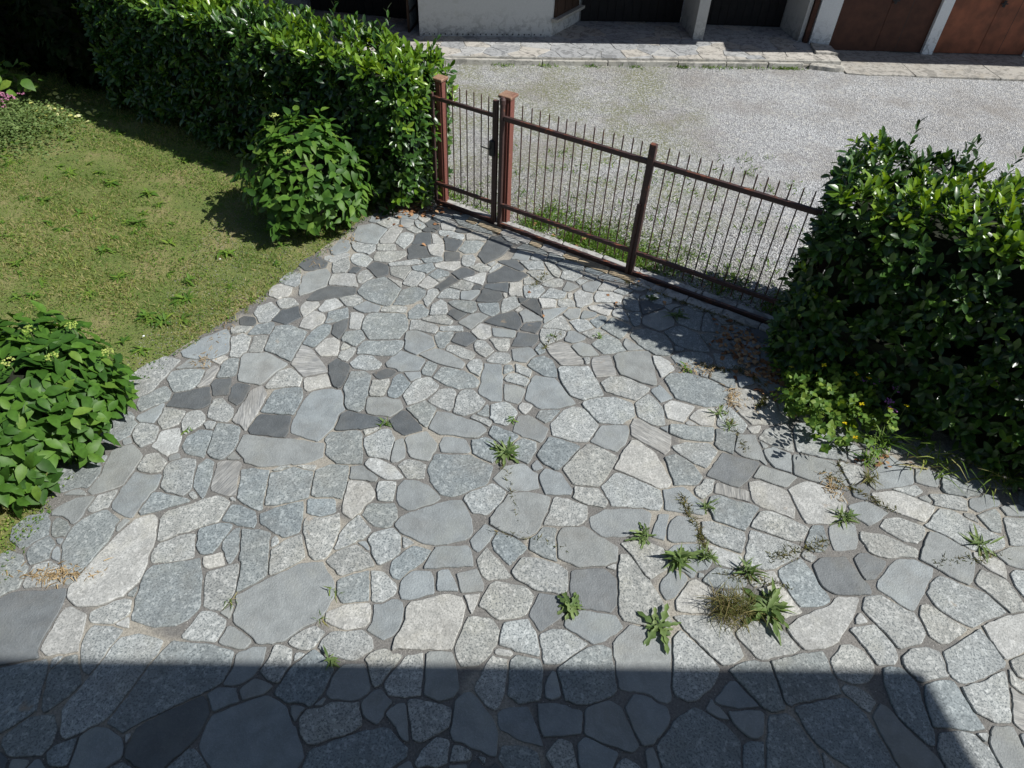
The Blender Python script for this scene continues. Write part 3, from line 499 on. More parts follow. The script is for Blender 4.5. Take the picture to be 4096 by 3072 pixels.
s-3529,3287 20,129 -13,14 -127,-29 -120,-114 -20,-43 8,-26 8,-6 91,-3 82,-39 21,-26 19,-4 13,12 23,53 7,47
g-1121,3202 14,23 -7,15 -114,131 -8,6 -9,-3 -52,-60 -57,-102 -9,-33 -16,-132 3,-12 22,-6 126,75 22,24 44,14
g-763,4900 20,47 4,44 -103,102 -22,2 -53,-16 -57,-29 -37,-44 -72,-190 4,-21 55,-105 12,-3 16,7 117,66 34,30
s2398,4369 -14,117 1,48 -50,6 -118,-10 -18,-22 -58,-179 -1,-17 56,-58 36,-14 126,-26 35,-49 16,-3 7,12
s-1051,4651 -37,92 -16,12 -22,6 -35,-4 -49,11 -45,23 -31,-22 -119,-4 -19,-12 10,-166 30,-46 226,-28 83,101 22,16
b-1197,5508 10,90 -4,28 -19,20 -395,-45 -23,-14 -34,-91 -4,-26 8,-67 3,-13 16,-7 40,11 137,-10 174,4 28,15
g2740,4518 6,74 -24,92 -7,9 -12,1 -220,-79 -72,-97 -12,-32 5,-10 20,-5 67,-52 205,-85 12,21
s555,3822 -65,112 -11,7 -138,46 -46,-70 -8,-42 17,-72 34,-101 13,-9 222,10 14,47 -4,21
g-263,4763 7,27 -5,17 -81,82 -52,64 -116,-22 -29,-75 -12,-66 0,-91 -11,-36 -2,-39 5,-10 20,-9 86,-26 98,48 49,40
g4041,2357 40,122 -3,10 -18,-6 -228,-95 -7,-57 4,-50 9,-12 29,-9 119,-5
s-2241,6619 3,160 -63,93 -12,8 -85,-27 -43,-33 -58,-26 -57,-60 -4,-53 24,-115 -15,-59 43,-174 13,-13 130,93 25,28 97,77 11,27
w2308,2784 -78,156 -179,-62 -3,-9 120,-70 -30,-131 9,-13 50,-22 152,53 0,20
m3162,3146 18,41 -2,16 -98,42 -25,23 -77,-6 -66,-63 19,-132 15,-49 13,-10 77,13
b1977,4520 16,86 -117,-1 -39,6 -93,-9 -42,13 -123,3 -17,-5 -4,-11 -15,-94 1,-12 27,-18 113,-54 245,-7 29,8
b-2760,4072 -14,142 -3,12 -9,3 -116,12 -92,-95 2,-130 66,-79 172,-36 7,8 0,31 -8,32
t681,5553 -74,129 -3,34 -94,34 -11,3 -47,-25 -110,-74 27,-92 128,-174 16,-12 202,20 22,15 10,37 -24,66
b-2752,3397 50,24 5,13 -32,18 -204,38 -35,13 -61,0 -21,-21 -32,-193 26,-28 13,0
d-141,7480 59,120 -16,22 -28,13 -60,48 -68,95 -109,-8 -13,-12 -46,-117 -91,-320 0,-17 90,-149 15,-13 190,185
s-860,5627 -39,100 -104,61 -75,26 -62,-10 -50,-25 -2,-111 14,-27 6,-50 -3,-88 55,-38 82,-44 21,8 17,20 142,109 12,28
b-2091,3304 -19,44 -26,20 -139,53 -52,-1 -17,-18 -27,-146 15,-11 94,-8 25,-24 149,-18 9,5 6,56
s-933,5300 11,43 -9,20 -263,113 -15,-14 -42,-72 -31,-21 -50,-102 26,-59 85,-13 34,-33 29,-12 46,14 142,23 8,6
b-3613,2881 6,59 -4,11 -42,43 -37,22 -7,1 -74,-68 -29,-51 4,-49 58,-76 34,-23 106,68 1,13
w-3022,4070 -13,71 -61,105 -93,-31 -60,-29 5,-116 -18,-42 -1,-33 176,-98 9,2 18,27 55,29
g-1318,2277 27,39 1,14 -85,52 -87,-47 -72,-71 -7,-22 20,-22 38,-17 35,-13 64,-8 50,41
s1459,2879 36,49 -4,23 -16,26 -82,31 -27,-3 -106,-132 -6,-51 32,-80 16,-6 75,34
b2141,6294 16,57 16,28 -3,11 -99,41 -52,39 -26,36 -11,2 -31,-21 -96,-35 -52,-89 3,-50 24,-59 8,-43 24,-50 208,-96 13,3
s3372,3682 6,10 -3,10 -129,94 -25,10 -27,-2 -147,-50 -16,-21 30,-115 103,-82
g2305,4717 -101,193 -9,12 -11,1 -78,-31 -6,-9 -2,-18 -47,-115 -28,-120 30,-33 151,-26 25,-24 21,-2 17,10 33,49 8,26 26,26
s-1764,7679 30,83 8,47 -113,64 -99,47 -13,-1 -174,-83 -34,-250 5,-54 9,-10 106,-41 88,-24 133,-8 24,36 -4,56
b-63,4180 7,17 -4,7 -86,87 -79,38 -83,-39 -39,-9 -5,-8 1,-55 19,-70 -2,-31 76,-46 112,-56 16,9
s2658,4032 -3,11 -43,23 -253,91 -14,-9 -100,-138 29,-15 47,-5 119,-53 81,-28 45,29
s-1769,1822 -30,42 -7,26 -9,5 -125,-7 -60,-47 39,-44 43,-70 149,72 7,11
g-2127,4950 1,36 -6,8 -138,121 -17,7 -70,-36 -44,-42 -44,-109 -22,-96 20,-24 20,-10 71,12 110,34 107,8 13,4
s1957,2756 1,45 -46,64 -45,-11 -91,-8 -33,-7 -12,-10 29,-78 58,-114 130,28
g-3264,4140 -13,72 -22,35 -44,15 -110,12 -25,-7 -5,-8 -18,-55 7,-18 4,-64 57,-81 74,-61 16,5 71,62 13,26
d106,6928 27,29 -48,45 -27,16 -40,4 -195,116 -7,-18 -150,-172 -30,-20 -6,-87 6,-73 12,-9 247,50 33,-4 90,18 38,41 13,31
w1977,3154 3,15 -13,14 -210,76 -73,3 -4,-9 38,-75 20,-55 2,-36 174,-45 62,82
s-1817,2246 -95,63 -64,28 -40,8 -29,-116 6,-22 17,-10 136,-27 46,7 15,13 17,36
s1818,6220 -5,37 -21,52 -11,53 -28,56 -18,19 -262,-154 -31,-63 -1,-88 167,-102 20,-4 160,97 12,14
b-2604,3693 -33,171 -69,35 -11,-4 -49,-75 -1,-11 35,-217 10,-25 110,-104 12,4 6,17 1,98
d-866,4441 -139,157 -45,12 -16,-8 -100,-126 73,-123 96,-65 162,78 5,8 -7,41
g4136,3845 7,25 -31,33 -154,29 -131,-8 -10,-16 26,-63 -26,-35 4,-8 141,-30 38,-15 108,-4
d-1885,6405 12,14 1,15 -10,87 -15,9 -297,10 -22,-7 -17,-27 -102,-81 -14,-20 -52,-149 9,-13 44,-4 95,13 72,35 94,33 27,3
s-561,5391 -109,84 -81,37 -96,28 -149,-109 7,-14 99,-59 122,-60 67,-21 166,-34 11,8 24,76
g873,3695 -56,95 -205,9 -11,-13 2,-46 -21,-70 139,-66 131,-19 18,6 24,45 -1,19
g72,4646 -1,15 -67,108 -63,34 -16,1 -16,-12 -60,-16 -53,-26 11,-149 -8,-27 32,-31 17,-30 112,-32 17,3
s2655,4245 12,57 -5,14 -146,77 -8,1 -19,-17 -77,-29 12,-121 42,-83 15,-13 131,-49 9,3
b2688,5767 22,111 -7,20 -33,25 -19,7 -129,2 -98,-1 -9,-7 3,-135 70,-236 11,-3 155,49
b-3331,4596 -14,97 -76,76 -18,7 -76,-64 -43,-63 -62,-45 -4,-15 10,-92 61,-70 18,-8 156,127 37,22
b-410,8069 -176,212 -338,-36 26,-52 5,-35 79,-152 246,-128 71,-20 106,-43 30,-5 5,22 -23,199
g-3053,3809 5,20 -27,31 -94,69 -20,5 -86,-35 -15,-141 11,-25 46,-23 99,-10 52,15 17,13
g4318,3054 32,86 -10,32 -85,9 -64,-38 -17,-106 25,-107 63,-25 16,5 33,67 -4,44
w-990,3879 -36,42 -103,52 -55,20 -83,7 -35,-71 45,-50 175,-114 113,5 45,23 -2,13
s-145,2810 -55,108 -10,8 -146,-46 -7,-11 48,-162 141,21 30,-2 9,26
d-1680,5094 1,77 -14,36 -35,34 -75,30 -37,31 -11,-4 -57,-81 -5,-19 28,-93 0,-27 90,-189 46,-21 13,0 20,14 20,76
b-1452,3441 -21,76 -16,13 -189,-9 -33,-13 24,-130 9,-10 48,-18 73,-9 105,43 10,20
s-591,1740 -26,104 -10,8 -46,-6 -38,-24 -33,-38 8,-25 70,-68 26,-42 38,-40 27,-6 15,7
g-2664,4483 -13,37 -160,138 -69,-32 -5,-9 8,-42 -10,-37 11,-98 11,-38 13,-16 67,-30 127,-19 35,83
g2692,2058 -19,32 -72,46 -81,12 -33,-32 20,-48 27,-21 48,-58 48,-38 18,2 56,65 3,11
b-741,4602 10,33 -1,38 -101,70 -14,20 -112,-68 -65,-48 10,-20 159,-176 51,-42 11,0 7,13
s-363,4202 -47,81 -128,27 -90,-11 -20,-74 -2,-37 21,-64 15,-16 227,6 22,6 17,30
b2750,3375 1,140 -17,6 -81,-8 -109,-175 6,-52 9,-23 29,-13 65,-3 62,33 34,67
w1805,4806 36,57 -5,19 -201,65 -31,-6 -77,-65 14,-181 15,-10 133,-35 16,7 22,26 20,40
g-564,4801 9,92 -19,38 -19,19 -43,4 -97,-27 -93,-160 6,-15 110,-76 105,-43 25,30 13,35
b1177,5749 -2,39 -16,45 -22,25 -109,74 -18,-5 -56,-50 -115,-128 49,-72 78,-90 136,35 44,21 64,13 5,10
d65,6068 -9,68 -35,64 -11,17 -42,24 -112,-55 -56,-17 -45,-45 -31,-19 -71,-77 6,-12 22,-7 353,-105 40,107
g-740,3902 3,46 -6,13 -56,31 -102,23 -53,-16 -49,-74 100,-126 27,-13 48,7 43,-2 41,9 7,15
g992,1497 -29,43 -85,41 -51,-39 -28,-71 12,-12 85,-43 98,55 5,10
s4006,4117 -7,59 -92,55 -103,-18 -52,-163 98,-35 88,-8 35,44 4,23
b264,4189 -5,95 -8,14 -105,36 -23,0 -53,-42 -19,-29 6,-181 131,-57
b450,5347 -37,104 -94,64 -85,-37 -40,-30 -51,-101 162,-137 22,-9 134,-11 4,25
t1066,5397 -28,172 -7,9 -89,-17 -23,-13 -67,-14 -18,-42 -7,-75 8,-79 32,-106 17,-10 195,47 6,8
b-1080,6423 11,27 7,87 -6,9 -25,20 -84,39 -85,-19 -69,-45 -15,-19 -66,-274 128,-3 117,59 69,82
b2163,4443 36,103 -4,8 -179,34 -13,-10 -27,-150 -15,-28 -3,-23 35,-56 114,-45 9,2
s4444,3861 16,82 -5,19 -115,-10 -60,-32 -85,-18 -34,-33 -21,-69 41,-46 17,-5 151,63 50,11 41,23
b2403,5891 -42,105 -62,29 -76,20 -62,-8 -85,-29 -1,-13 38,-119 27,-52 35,-44 182,-65 29,-3 7,9 9,63
b-2150,3023 -42,165 -9,4 -34,-11 -17,-27 -39,-105 1,-22 20,-52 22,-18 16,-37 39,-55 10,-12 9,0 15,14 20,69 1,46
g-3120,4359 10,59 -7,39 -191,30 -19,-2 -4,-7 9,-63 -11,-118 53,-46 31,-42 45,18 79,52 6,19
b-3563,3101 -2,13 -17,8 -29,36 -79,37 -31,-4 -12,-35 15,-59 32,-63 16,-15 27,-9 43,17 32,-6
s-2982,1341 3,20 -11,17 -94,-1 -12,-7 5,-42 30,-43 72,37
s-1578,1894 11,25 -16,14 -49,20 -76,14 -60,-55 -19,-34 40,-61 10,-4 124,50
g-2806,5434 -16,129 -12,12 -40,14 -42,28 -20,2 -92,-64 -4,-20 62,-199 1,-43 21,-52 93,-1 9,7 9,50 32,35 5,40
g-2891,4336 -3,36 -20,46 -68,61 -58,-10 -56,-32 -12,-96 7,-42 55,-117 23,-17 18,2 99,125
w4188,3225 -4,23 -18,17 -78,42 -108,24 -19,-4 -11,-47 18,-44 71,-81 95,-63 10,-2 5,7
s-105,3218 28,46 7,34 -83,53 -14,2 -75,-96 -41,-67 26,-78 53,-42 82,109
b-1049,4948 19,45 -2,14 -24,16 -82,113 -38,-11 -43,-69 -8,-104 -16,-89 18,-65 14,-14 53,-13 27,13 39,53
g3305,4123 -2,71 -10,9 -168,42 -20,2 -12,-10 39,-254 88,25 34,24 49,68
b2464,5580 -53,116 -227,6 -22,-5 18,-231 140,-14 120,31 27,71
b2335,5319 16,77 -4,17 -81,32 -61,2 -67,-4 -13,-9 -39,-48 -29,-75 8,-16 87,-57 46,-47 98,-47 8,7
g-1364,5258 -9,17 -110,96 -121,8 -26,-14 -74,-125 58,-74 142,-20 122,35
b1308,6044 7,37 -213,150 -49,-65 -26,-56 -63,-75 8,-18 95,-87 95,-75 10,-1
g-2661,5994 14,46 -3,15 -128,123 -19,-5 -115,-78 -7,-136 24,-35 27,-20 52,-93 29,-1 65,13 15,13
t2172,3826 -1,16 -14,13 -43,13 -38,-1 -168,61 -22,-14 -28,-96 0,-9 15,-6 288,-79 10,5 -7,42
w2026,4744 53,114 1,13 -8,7 -202,-41 -67,-67 -45,-61 104,-86 110,-5 13,5
b-2029,5652 21,53 -4,106 -13,18 -39,16 -43,-2 -51,-45 -52,-86 -47,-204 6,-8 124,-47 10,7
g-3354,3384 10,90 -14,41 -130,-68 -7,-7 -19,-155 15,-15 49,-3 67,43 25,6 7,14
g-975,3644 -1,71 -10,35 -97,-1 -57,-11 -5,-85 19,-45 3,-33 19,-41 114,-4 14,25
b4363,3671 21,53 -11,62 -10,13 -194,-79 7,-44 36,-99 16,-23 25,-10 54,-3
d-2382,5953 -46,76 -29,96 -6,11 -10,0 -109,-71 -45,-7 -56,-181 0,-21 142,-49 40,-3 118,134
w-1859,5465 -12,109 -64,50 -17,5 -78,-27 -82,-176 81,-100 165,12 14,10 2,9 1,62
w-1913,6665 -23,72 -6,47 -21,15 -91,2 -141,-27 -24,-18 -8,-145 15,-56 341,-13 4,11 -17,55 -18,23
s-1183,3813 -83,55 -47,44 -89,-15 -13,-8 11,-131 8,-9 140,-1 49,-17 46,3 17,46
s1108,1543 -27,107 -57,-15 -1,-103 11,-82 80,8 3,12
b91,4350 -9,16 -77,45 -159,64 -15,-7 -31,-96 37,-48 100,-99 14,-5 84,51
d-2609,4730 -1,117 -149,28 -26,-44 -6,-30 19,-87 -7,-33 15,-59 87,-56 18,0 26,26 17,31
w-1834,4931 -61,133 -196,-73 -10,-11 -11,-35 34,-101 18,-23 36,-25 47,34 98,33 59,27 3,8
b-2812,5071 -32,150 -74,5 -22,-12 -41,-45 -13,-62 11,-44 -4,-98 4,-35 16,-7 108,18 26,11 26,25 7,20
s-364,2798 -64,110 -45,-7 -44,-17 7,-137 10,-33 161,3 4,13
w-2117,5893 3,56 -27,67 -109,47 -18,-1 -91,-151 -3,-139 15,-11 50,-15 81,-12 45,73 48,47
g553,5847 15,73 -10,16 -96,27 -160,-4 -13,-10 -15,-75 9,-114 35,-60 20,-22 10,1 178,135
s129,4924 12,54 -8,20 -108,49 -100,6 -7,-5 9,-226 147,-41 26,43
s2882,5743 8,63 20,43 -1,23 -17,7 -157,16 -8,-4 -53,-266 4,-24 143,10 80,25 8,13 -17,30
d-2806,4803 2,30 -25,97 -7,3 -156,-31 -14,-81 17,-18 49,-122 12,-8 122,22 13,8 5,15
b2644,6067 16,97 -5,19 -242,10 -19,-233 16,-10 253,-6 5,20 -27,79
b2339,6191 -23,61 -50,50 -32,95 -11,13 -21,-15 -35,-57 -68,-270 17,-9 114,0 77,-14 35,134
s-3340,4384 3,28 -11,75 4,18 -10,33 -9,1 -69,-62 -107,-111 -3,-43 55,-39 34,4 99,-9
d262,5756 2,83 -9,16 -218,27 -9,-14 -10,-79 -22,-27 -26,-115 7,-6 74,-2 113,15 35,-8
g-1424,7207 24,32 7,25 -24,66 -9,8 -109,-9 -118,-29 -127,-16 -18,-129 24,-71 72,-10 110,-2 127,81
w2242,2972 -23,72 -14,6 -209,-54 -6,-12 -1,-58 29,-36 16,-1 203,69
g-1250,4907 7,76 -8,42 -10,13 -86,-26 -38,5 -35,-6 -4,-6 1,-168 13,-44 10,-12 110,5 23,26
g-134,1546 -24,28 -51,26 -51,2 -12,-30 -8,-74 13,-5 108,13 14,9
s244,5518 1,15 -46,82 -36,24 -101,-17 -77,-28 -11,-10 24,-169 7,-4 132,-24 47,72
g-848,5892 -34,43 -170,53 -28,16 -40,-7 -29,3 -17,-10 2,-147 4,-16 10,-4 72,6 87,-29 108,-16 11,4 21,41 8,35
g3404,4359 -95,142 -23,7 -26,-21 -22,-39 -33,-144 71,-65 19,-6 70,29 46,80
d-1137,7331 -50,127 2,19 -13,15 -169,-10 -39,-90 8,-61 21,-62 -6,-40 9,-59 7,-8 11,0 264,79 2,10 -28,31
g3899,2207 -41,36 -38,22 -16,61 -12,-4 -39,-103 3,-12 43,-53 82,-38 35,68
w1247,6596 11,29 -11,17 -106,59 -186,1 -13,-11 -29,-104 -4,-26 10,-54 12,-15 115,3 68,10 48,-8 49,9 14,12
s881,5646 -53,86 -89,39 -102,-51 -12,-28 3,-17 67,-117 41,-23 95,9 89,23
b-1606,5645 -65,117 -18,13 -155,-45 -9,-18 -16,-102 23,-34 32,-6 90,-60 40,-5 44,90
s451,2016 -22,104 -10,8 -24,2 -50,-105 6,-87 50,-17 55,33 4,14
d-165,6499 -22,93 -216,43 -14,-44 0,-40 -32,-74 -20,-79 12,-14 13,-2 220,16 20,11 30,44 17,29
s-362,6045 52,74 0,11 -78,49 -33,8 -103,-46 -107,-137 -7,-21 62,-39 83,-65 18,14 68,108 27,19
w-1565,7679 9,44 16,31 12,81 -46,54 -58,5 -22,-5 -53,-73 -14,-63 -23,-55 -39,-161 7,-45 7,-11 22,-10 13,2 126,33 13,18
s4653,3787 2,13 -33,48 -25,12 -140,-26 -29,-11 -9,-10 16,-78 9,-8 154,0 33,13
d-411,5718 3,7 -74,89 -38,21 -127,-22 -9,-49 -29,-89 12,-19 156,-67 65,71
w1699,5451 -25,76 -84,63 -15,8 -63,8 -18,-7 6,-108 13,-74 39,-146 20,5 134,124 5,12
s-947,4098 -50,164 -58,-36 -9,-16 -9,-128 5,-105 9,-18 45,4 74,61
s1383,3422 40,122 -14,8 -75,4 -89,-223 2,-19 87,-28 14,4
w-261,5857 -13,68 7,23 -5,15 -101,35 -21,-5 -90,-136 11,-31 66,-79 28,-22 43,-3 26,11 54,50 5,20
w-2216,2871 -41,72 -16,9 -114,-45 -10,-12 14,-59 21,-23 33,-17 119,44 7,9
b-451,6294 -16,72 -18,24 -55,-6 -180,3 -70,-40 14,-24 62,-62 65,-45 123,-53 28,2 13,10 42,61
g1857,3855 15,66 17,31 -44,13 -46,2 -56,-78 -38,-23 -23,-27 2,-63 47,-35 19,-4 86,77
w894,6550 5,86 -6,15 -98,37 -42,32 -17,-7 -62,-77 6,-113 18,-48 0,-86 6,-9 47,-12 135,113 6,12
b-692,5704 23,68 1,50 -6,5 -118,-10 -41,3 -12,-7 -34,-81 51,-149 21,-37 64,11 16,54 27,33 -1,32
g-415,5507 -170,94 -32,8 -79,4 -8,-5 -13,-13 -14,-53 5,-27 65,-29 92,-62 31,-16 67,-17 28,6 23,26 15,67
b-485,7504 37,95 -2,10 -42,28 -53,16 -150,-20 -12,-11 -12,-63 -43,-122 -2,-21 80,-74 139,33 10,11
g321,6643 13,22 -1,15 -29,63 -31,23 -68,0 -126,-21 -6,-83 21,-140 19,-18 122,7 22,19
g-1131,6762 18,47 -7,58 -11,12 -13,10 -77,20 -40,8 -16,-3 -24,-26 -36,-153 -15,-25 -2,-66 13,-11 79,-29 49,8 21,13
d-1566,6914 -17,83 -19,20 -114,42 -36,7 -24,-12 -66,-115 10,-17 31,-20 88,-121 37,-37 55,27 66,49
b-1864,6006 -36,140 -12,14 -189,-97 -9,-18 11,-101 -4,-77 6,-7 34,5 84,31 117,76
b822,7207 1,9 -18,25 -74,52 -124,28 -45,-2 -98,-93 30,-60 43,-66 9,-3 180,27 45,-20 29,1 3,41
g603,6058 -56,139 -13,11 -9,-2 -40,-13 -137,-142 -31,-19 -13,-33 3,-9 27,-9 130,-3 89,-24 47,1 16,8 11,32
g-2646,5470 -11,139 -62,5 -81,-33 15,-203 -4,-45 7,-6 25,1 106,8 14,7
b-189,6271 -12,102 -10,12 -163,-16 -74,-14 4,-30 39,-112 33,-27 91,-52 29,3 65,75 5,20
b-987,6138 4,33 -7,19 -48,42 -37,48 -15,8 -52,-13 -80,-143 21,-112 19,-14 21,9 35,-3 45,10 86,52
g-2043,6947 -15,73 -26,70 -5,38 -20,2 -39,-21 -110,-91 -9,-18 43,-202 25,-10 135,29 26,101
g-17,5440 -30,89 -147,6 -22,-17 -77,-117 18,-26 21,-13 125,-4 29,-9 40,14 37,51
m3286,3913 23,33 1,13 -52,53 -34,-18 -97,-29 -6,-7 -4,-110 76,-25 45,-3
s-163,1455 2,18 -15,15 -94,-10 -11,-10 44,-56 17,2 51,30
d1719,6455 -10,34 -94,26 -55,53 -30,1 -31,14 -33,-14 -12,-19 -10,-61 5,-123 9,-49 6,-7 12,3 237,134
g-1797,7097 -1,22 -14,19 -61,59 -58,34 -76,1 -47,-19 -17,-73 4,-57 30,-58 78,-60 112,-9
s-2117,7335 -3,45 -39,76 1,35 -106,13 -17,-5 -82,-220 33,-87 13,-14 44,-10 140,83
d-1138,7631 -17,154 -74,-13 -31,8 -15,-2 -39,-26 -33,-38 -2,-118 -22,-92 20,-6 154,10 29,-10 43,26 2,9
b-2638,5708 7,75 -25,48 -18,2 -39,-22 -101,-27 -16,-14 -14,-30 -33,-127 13,-11 21,-2 59,9 68,21 66,1 9,17
s-3102,5102 -9,40 -24,32 -157,-8 -60,4 -76,-143 6,-8 20,1 88,22 201,21 16,14
g-1803,7353 -12,81 -118,4 -93,22 -93,11 -16,-2 -6,-10 36,-75 7,-31 65,-96 31,-8 68,-1 69,-35 8,3 55,87
g-1315,6890 22,42 -27,84 -223,-38 -16,-9 28,-149 170,-89 12,16
s-3229,1458 -12,28 -72,-16 -8,-10 77,-37
s-1542,6170 4,39 -95,38 -82,43 -26,-19 -103,-109 0,-8 64,-54 81,-27 41,5 32,13 66,9 6,5
g-781,6228 -24,110 -55,48 -17,3 -89,-97 -8,-90 6,-34 -6,-74 149,17 32,13 18,30 3,20
g-228,5582 -91,126 -77,0 -13,-7 -25,-44 19,-129 106,-89 15,1 84,109
g41,6369 2,13 -22,26 -22,99 -21,15 -58,-14 -35,-30 -30,-9 -16,-27 -13,-108 8,-134 22,3 57,40 81,66 41,42
s-1318,1760 13,19 -9,17 -78,5 -13,-9 17,-49 33,-49 17,3 3,35
g-1366,7590 1,93 -10,51 -103,36 -48,-29 -16,-23 -38,-219 123,-118 10,5 60,131
t-3005,4939 7,123 -15,22 -30,16 -17,-2 -8,-11 -47,-72 6,-151 -21,-81 7,-7 19,1 78,35
g-315,5289 -9,77 -18,38 -12,4 -52,1 -48,-36 -39,-74 48,-90 100,-66 9,17
w1120,6376 32,57 -22,45 -23,12 -64,-13 -197,-67 -15,-15 24,-50 112,-67 80,-31 18,11 20,38 9,35
w-1703,5934 0,50 11,37 -18,33 -69,27 -73,-7 -5,-22 38,-265 72,-7 42,5
b1430,6488 6,60 -40,58 -67,18 -58,-11 -22,-64 0,-61 10,-33 -7,-50 7,-11 98,-41 40,-4 29,12 5,19
g-1762,6284 -9,39 -25,38 -57,38 -179,-77 -11,-13 110,-135 72,0 22,9 76,88
w-1974,6178 5,15 -46,55 -49,54 -21,3 -103,-42 -43,-172 45,-41 17,0 118,53
g175,5128 -10,19 -35,22 -73,44 -28,4 -80,-17 -27,-52 -8,-34 18,-17 205,-68 38,86
b306,7545 -55,110 -175,7 -119,-140 -1,-11 124,-18 190,-70 79,-7 10,7 0,13
d-741,7539 14,75 -8,14 -230,61 -13,1 -7,-8 3,-30 26,-74 -3,-22 12,-21 15,-126 12,-13 115,-13 15,8
g419,6960 -46,94 -11,8 -187,-7 -35,-14 -33,-24 -1,-10 36,-32 15,-27 73,-85 65,-46 142,110 2,8
s1609,5029 -79,135 -14,-4 -20,-29 -53,-22 -21,-35 2,-24 79,-145 48,20 57,35 24,6 5,13
w-947,7401 -12,117 -3,10 -20,13 -114,-22 -69,-39 -3,-31 62,-156 26,-25 67,-13 34,0 15,8 10,38 2,65 9,19
b443,4648 42,64 5,20 -193,-21 -13,-8 -37,-92 81,-61 16,-4 43,19
s284,6165 -171,131 -13,-5 -69,-71 39,-78 17,-97 36,19 174,38 9,31
d274,6355 -30,121 -17,18 -65,-5 -49,-65 -52,-39 13,-23 197,-171 13,-4 12,18 1,15 -10,64 4,30
d-107,6692 2,101 -261,-56 -8,-6 -18,-39 -7,-36 281,-64 10,13
g868,6062 -51,91 -124,8 -79,-42 -10,-12 91,-153 21,-19 158,84 7,13
g793,7001 7,23 -34,58 -42,26 -158,-19 -16,-13 -37,-138 49,-30 118,-29
w-2252,6117 25,58 -32,56 -15,3 -62,-11 -69,3 -32,-99 0,-30 22,-62 55,-90 10,6
s3738,1813 16,44 -9,13 -75,-2 -22,-9 -1,-73 19,-29 28,-19 18,7
d-1844,5787 -12,164 -21,-6 -127,-89 14,-166 35,-36 54,-39 9,2 6,16
g-671,6502 -3,49 9,28 -144,41 -43,-34 -38,-62 -37,-105 20,-7 228,4 13,18
w-698,7072 -19,44 -4,63 -38,-13 -144,-19 -28,2 -90,-51 -11,-17 20,-52 15,-12 206,-54
w58,6663 3,91 -9,56 -135,-26 -8,-13 -8,-194 19,-45 14,-6 46,12 36,-12 55,7
s500,6236 98,120 -8,8 -96,-18 -184,-49 -8,-18 11,-76 -9,-31 18,-38 -8,-52 8,-28 13,4
g-43,1521 -6,12 -36,7 -10,-6 43,-39 5,0
g-698,6018 -97,86 -145,-21 -105,-65 -1,-10 138,-47 180,-22 18,8 19,54
g-45,5665 -6,88 -7,12 -204,-20 -12,-11 105,-179 11,-9 91,7 21,82
g580,6604 10,40 -4,7 -152,64 -39,5 -120,-189 10,-6 142,-4 32,-9 84,17 16,14
g3783,3953 -37,70 -217,-55 -21,-7 -2,-8 32,-7 149,-63 83,54
g318,7171 -18,101 -53,-9 -64,1 -170,-26 8,-23 109,-157 41,11 152,14 5,16
s-506,1438 -20,39 -23,16 -57,-38 -11,-14 24,-51 18,-5 46,21
s11,5855 1,36 -10,12 -83,16 -150,15 -15,1 -12,-11 23,-127 11,-8 206,-10 20,12
s1596,1911 -23,28 -33,22 -13,28 -11,-6 -39,-61 9,-18 55,-34 49,-17 30,0 7,7 -6,18
d286,5980 0,21 15,44 -11,37 -18,1 -151,-37 -26,-25 -37,-91 8,-12 156,-44 10,5
g-1604,7972 -7,78 -7,14 -72,39 -35,-1 -83,-61 -85,-94 0,-9 83,-62 71,-42 14,4 59,61 55,41
g-2469,6177 -73,85 -67,8 -61,-11 -45,-40 -18,-29 68,-98 16,-17 12,-2 54,8 114,74 5,7
s786,5843 -6,19 -123,93 -70,-16 -18,-91 -16,-33 -1,-41 14,-13 69,-22 130,63
s1345,6996 -95,80 -177,-1 -32,-21 -13,-20 -39,-19 -6,-48 11,-8 289,-55 13,10
g2289,1589 -49,83 -19,3 -5,-136 22,-17 44,10 7,13
d-1206,5111 10,32 -27,34 -74,11 -36,-6 -108,-78 60,-67 30,-10 115,45
b-798,5220 11,73 -100,45 -22,-10 -38,-138 19,-63 49,-14 47,-2
w-395,7747 -3,25 -7,7 -79,55 -48,17 -70,3 -19,-24 -81,-35 15,-134 10,-14 131,21 49,-10 68,8
d36,7166 -37,56 -7,29 -29,17 -77,-2 -126,-35 -20,-14 5,-12 62,-45 26,-9 193,-116 27,8 30,45
w-388,6832 6,123 -10,14 -18,2 -59,-27 -35,-25 -20,-27 -132,-87 4,-9 142,-53 87,-41 13,8
s-454,6505 22,53 -4,31 -13,18 -88,-10 -40,-25 -64,-2 -18,-30 9,-124 3,-6 24,-4 94,-5
d-522,6926 -2,44 -130,78 -143,-115 -9,-15 98,-117 13,-5 156,104
g-1238,6165 1,46 -10,13 -125,10 -44,-5 -28,-26 -74,0 -19,-89 71,-5 224,4
s979,6801 30,69 -3,59 -22,0 -60,-26 -53,-9 -42,-24 -55,-62 11,-83 23,-26 103,-25 26,38
g-938,6437 30,83 -28,60 -47,13 -46,-19 -15,-20 -11,-111 -28,-66 39,-107 24,-32 10,6
w-938,6691 -3,19 -60,61 -65,58 -16,5 -93,-210 87,-43 35,-4 55,39
s150,7372 23,60 -3,7 -97,38 -87,15 -10,-10 -72,-198 7,-5 56,4 38,-17 102,1 17,20 3,28
g-527,6677 14,51 -155,58 -130,-150 18,-11 135,-37 66,-1 28,22
d-756,6713 48,66 -86,96 -10,-4 -39,-54 -13,-36 -61,-68 -8,-33 -49,-55 -2,-12 46,-14 28,-54 11,4 29,48 45,39
b-1008,6991 -1,14 -16,17 -19,48 -4,25 -13,6 -228,-87 -12,-15 18,-38 22,-24 129,-37 33,-20
s2525,5292 -12,107 -153,-51 -8,-18 1,-140 11,-8 9,2 151,64
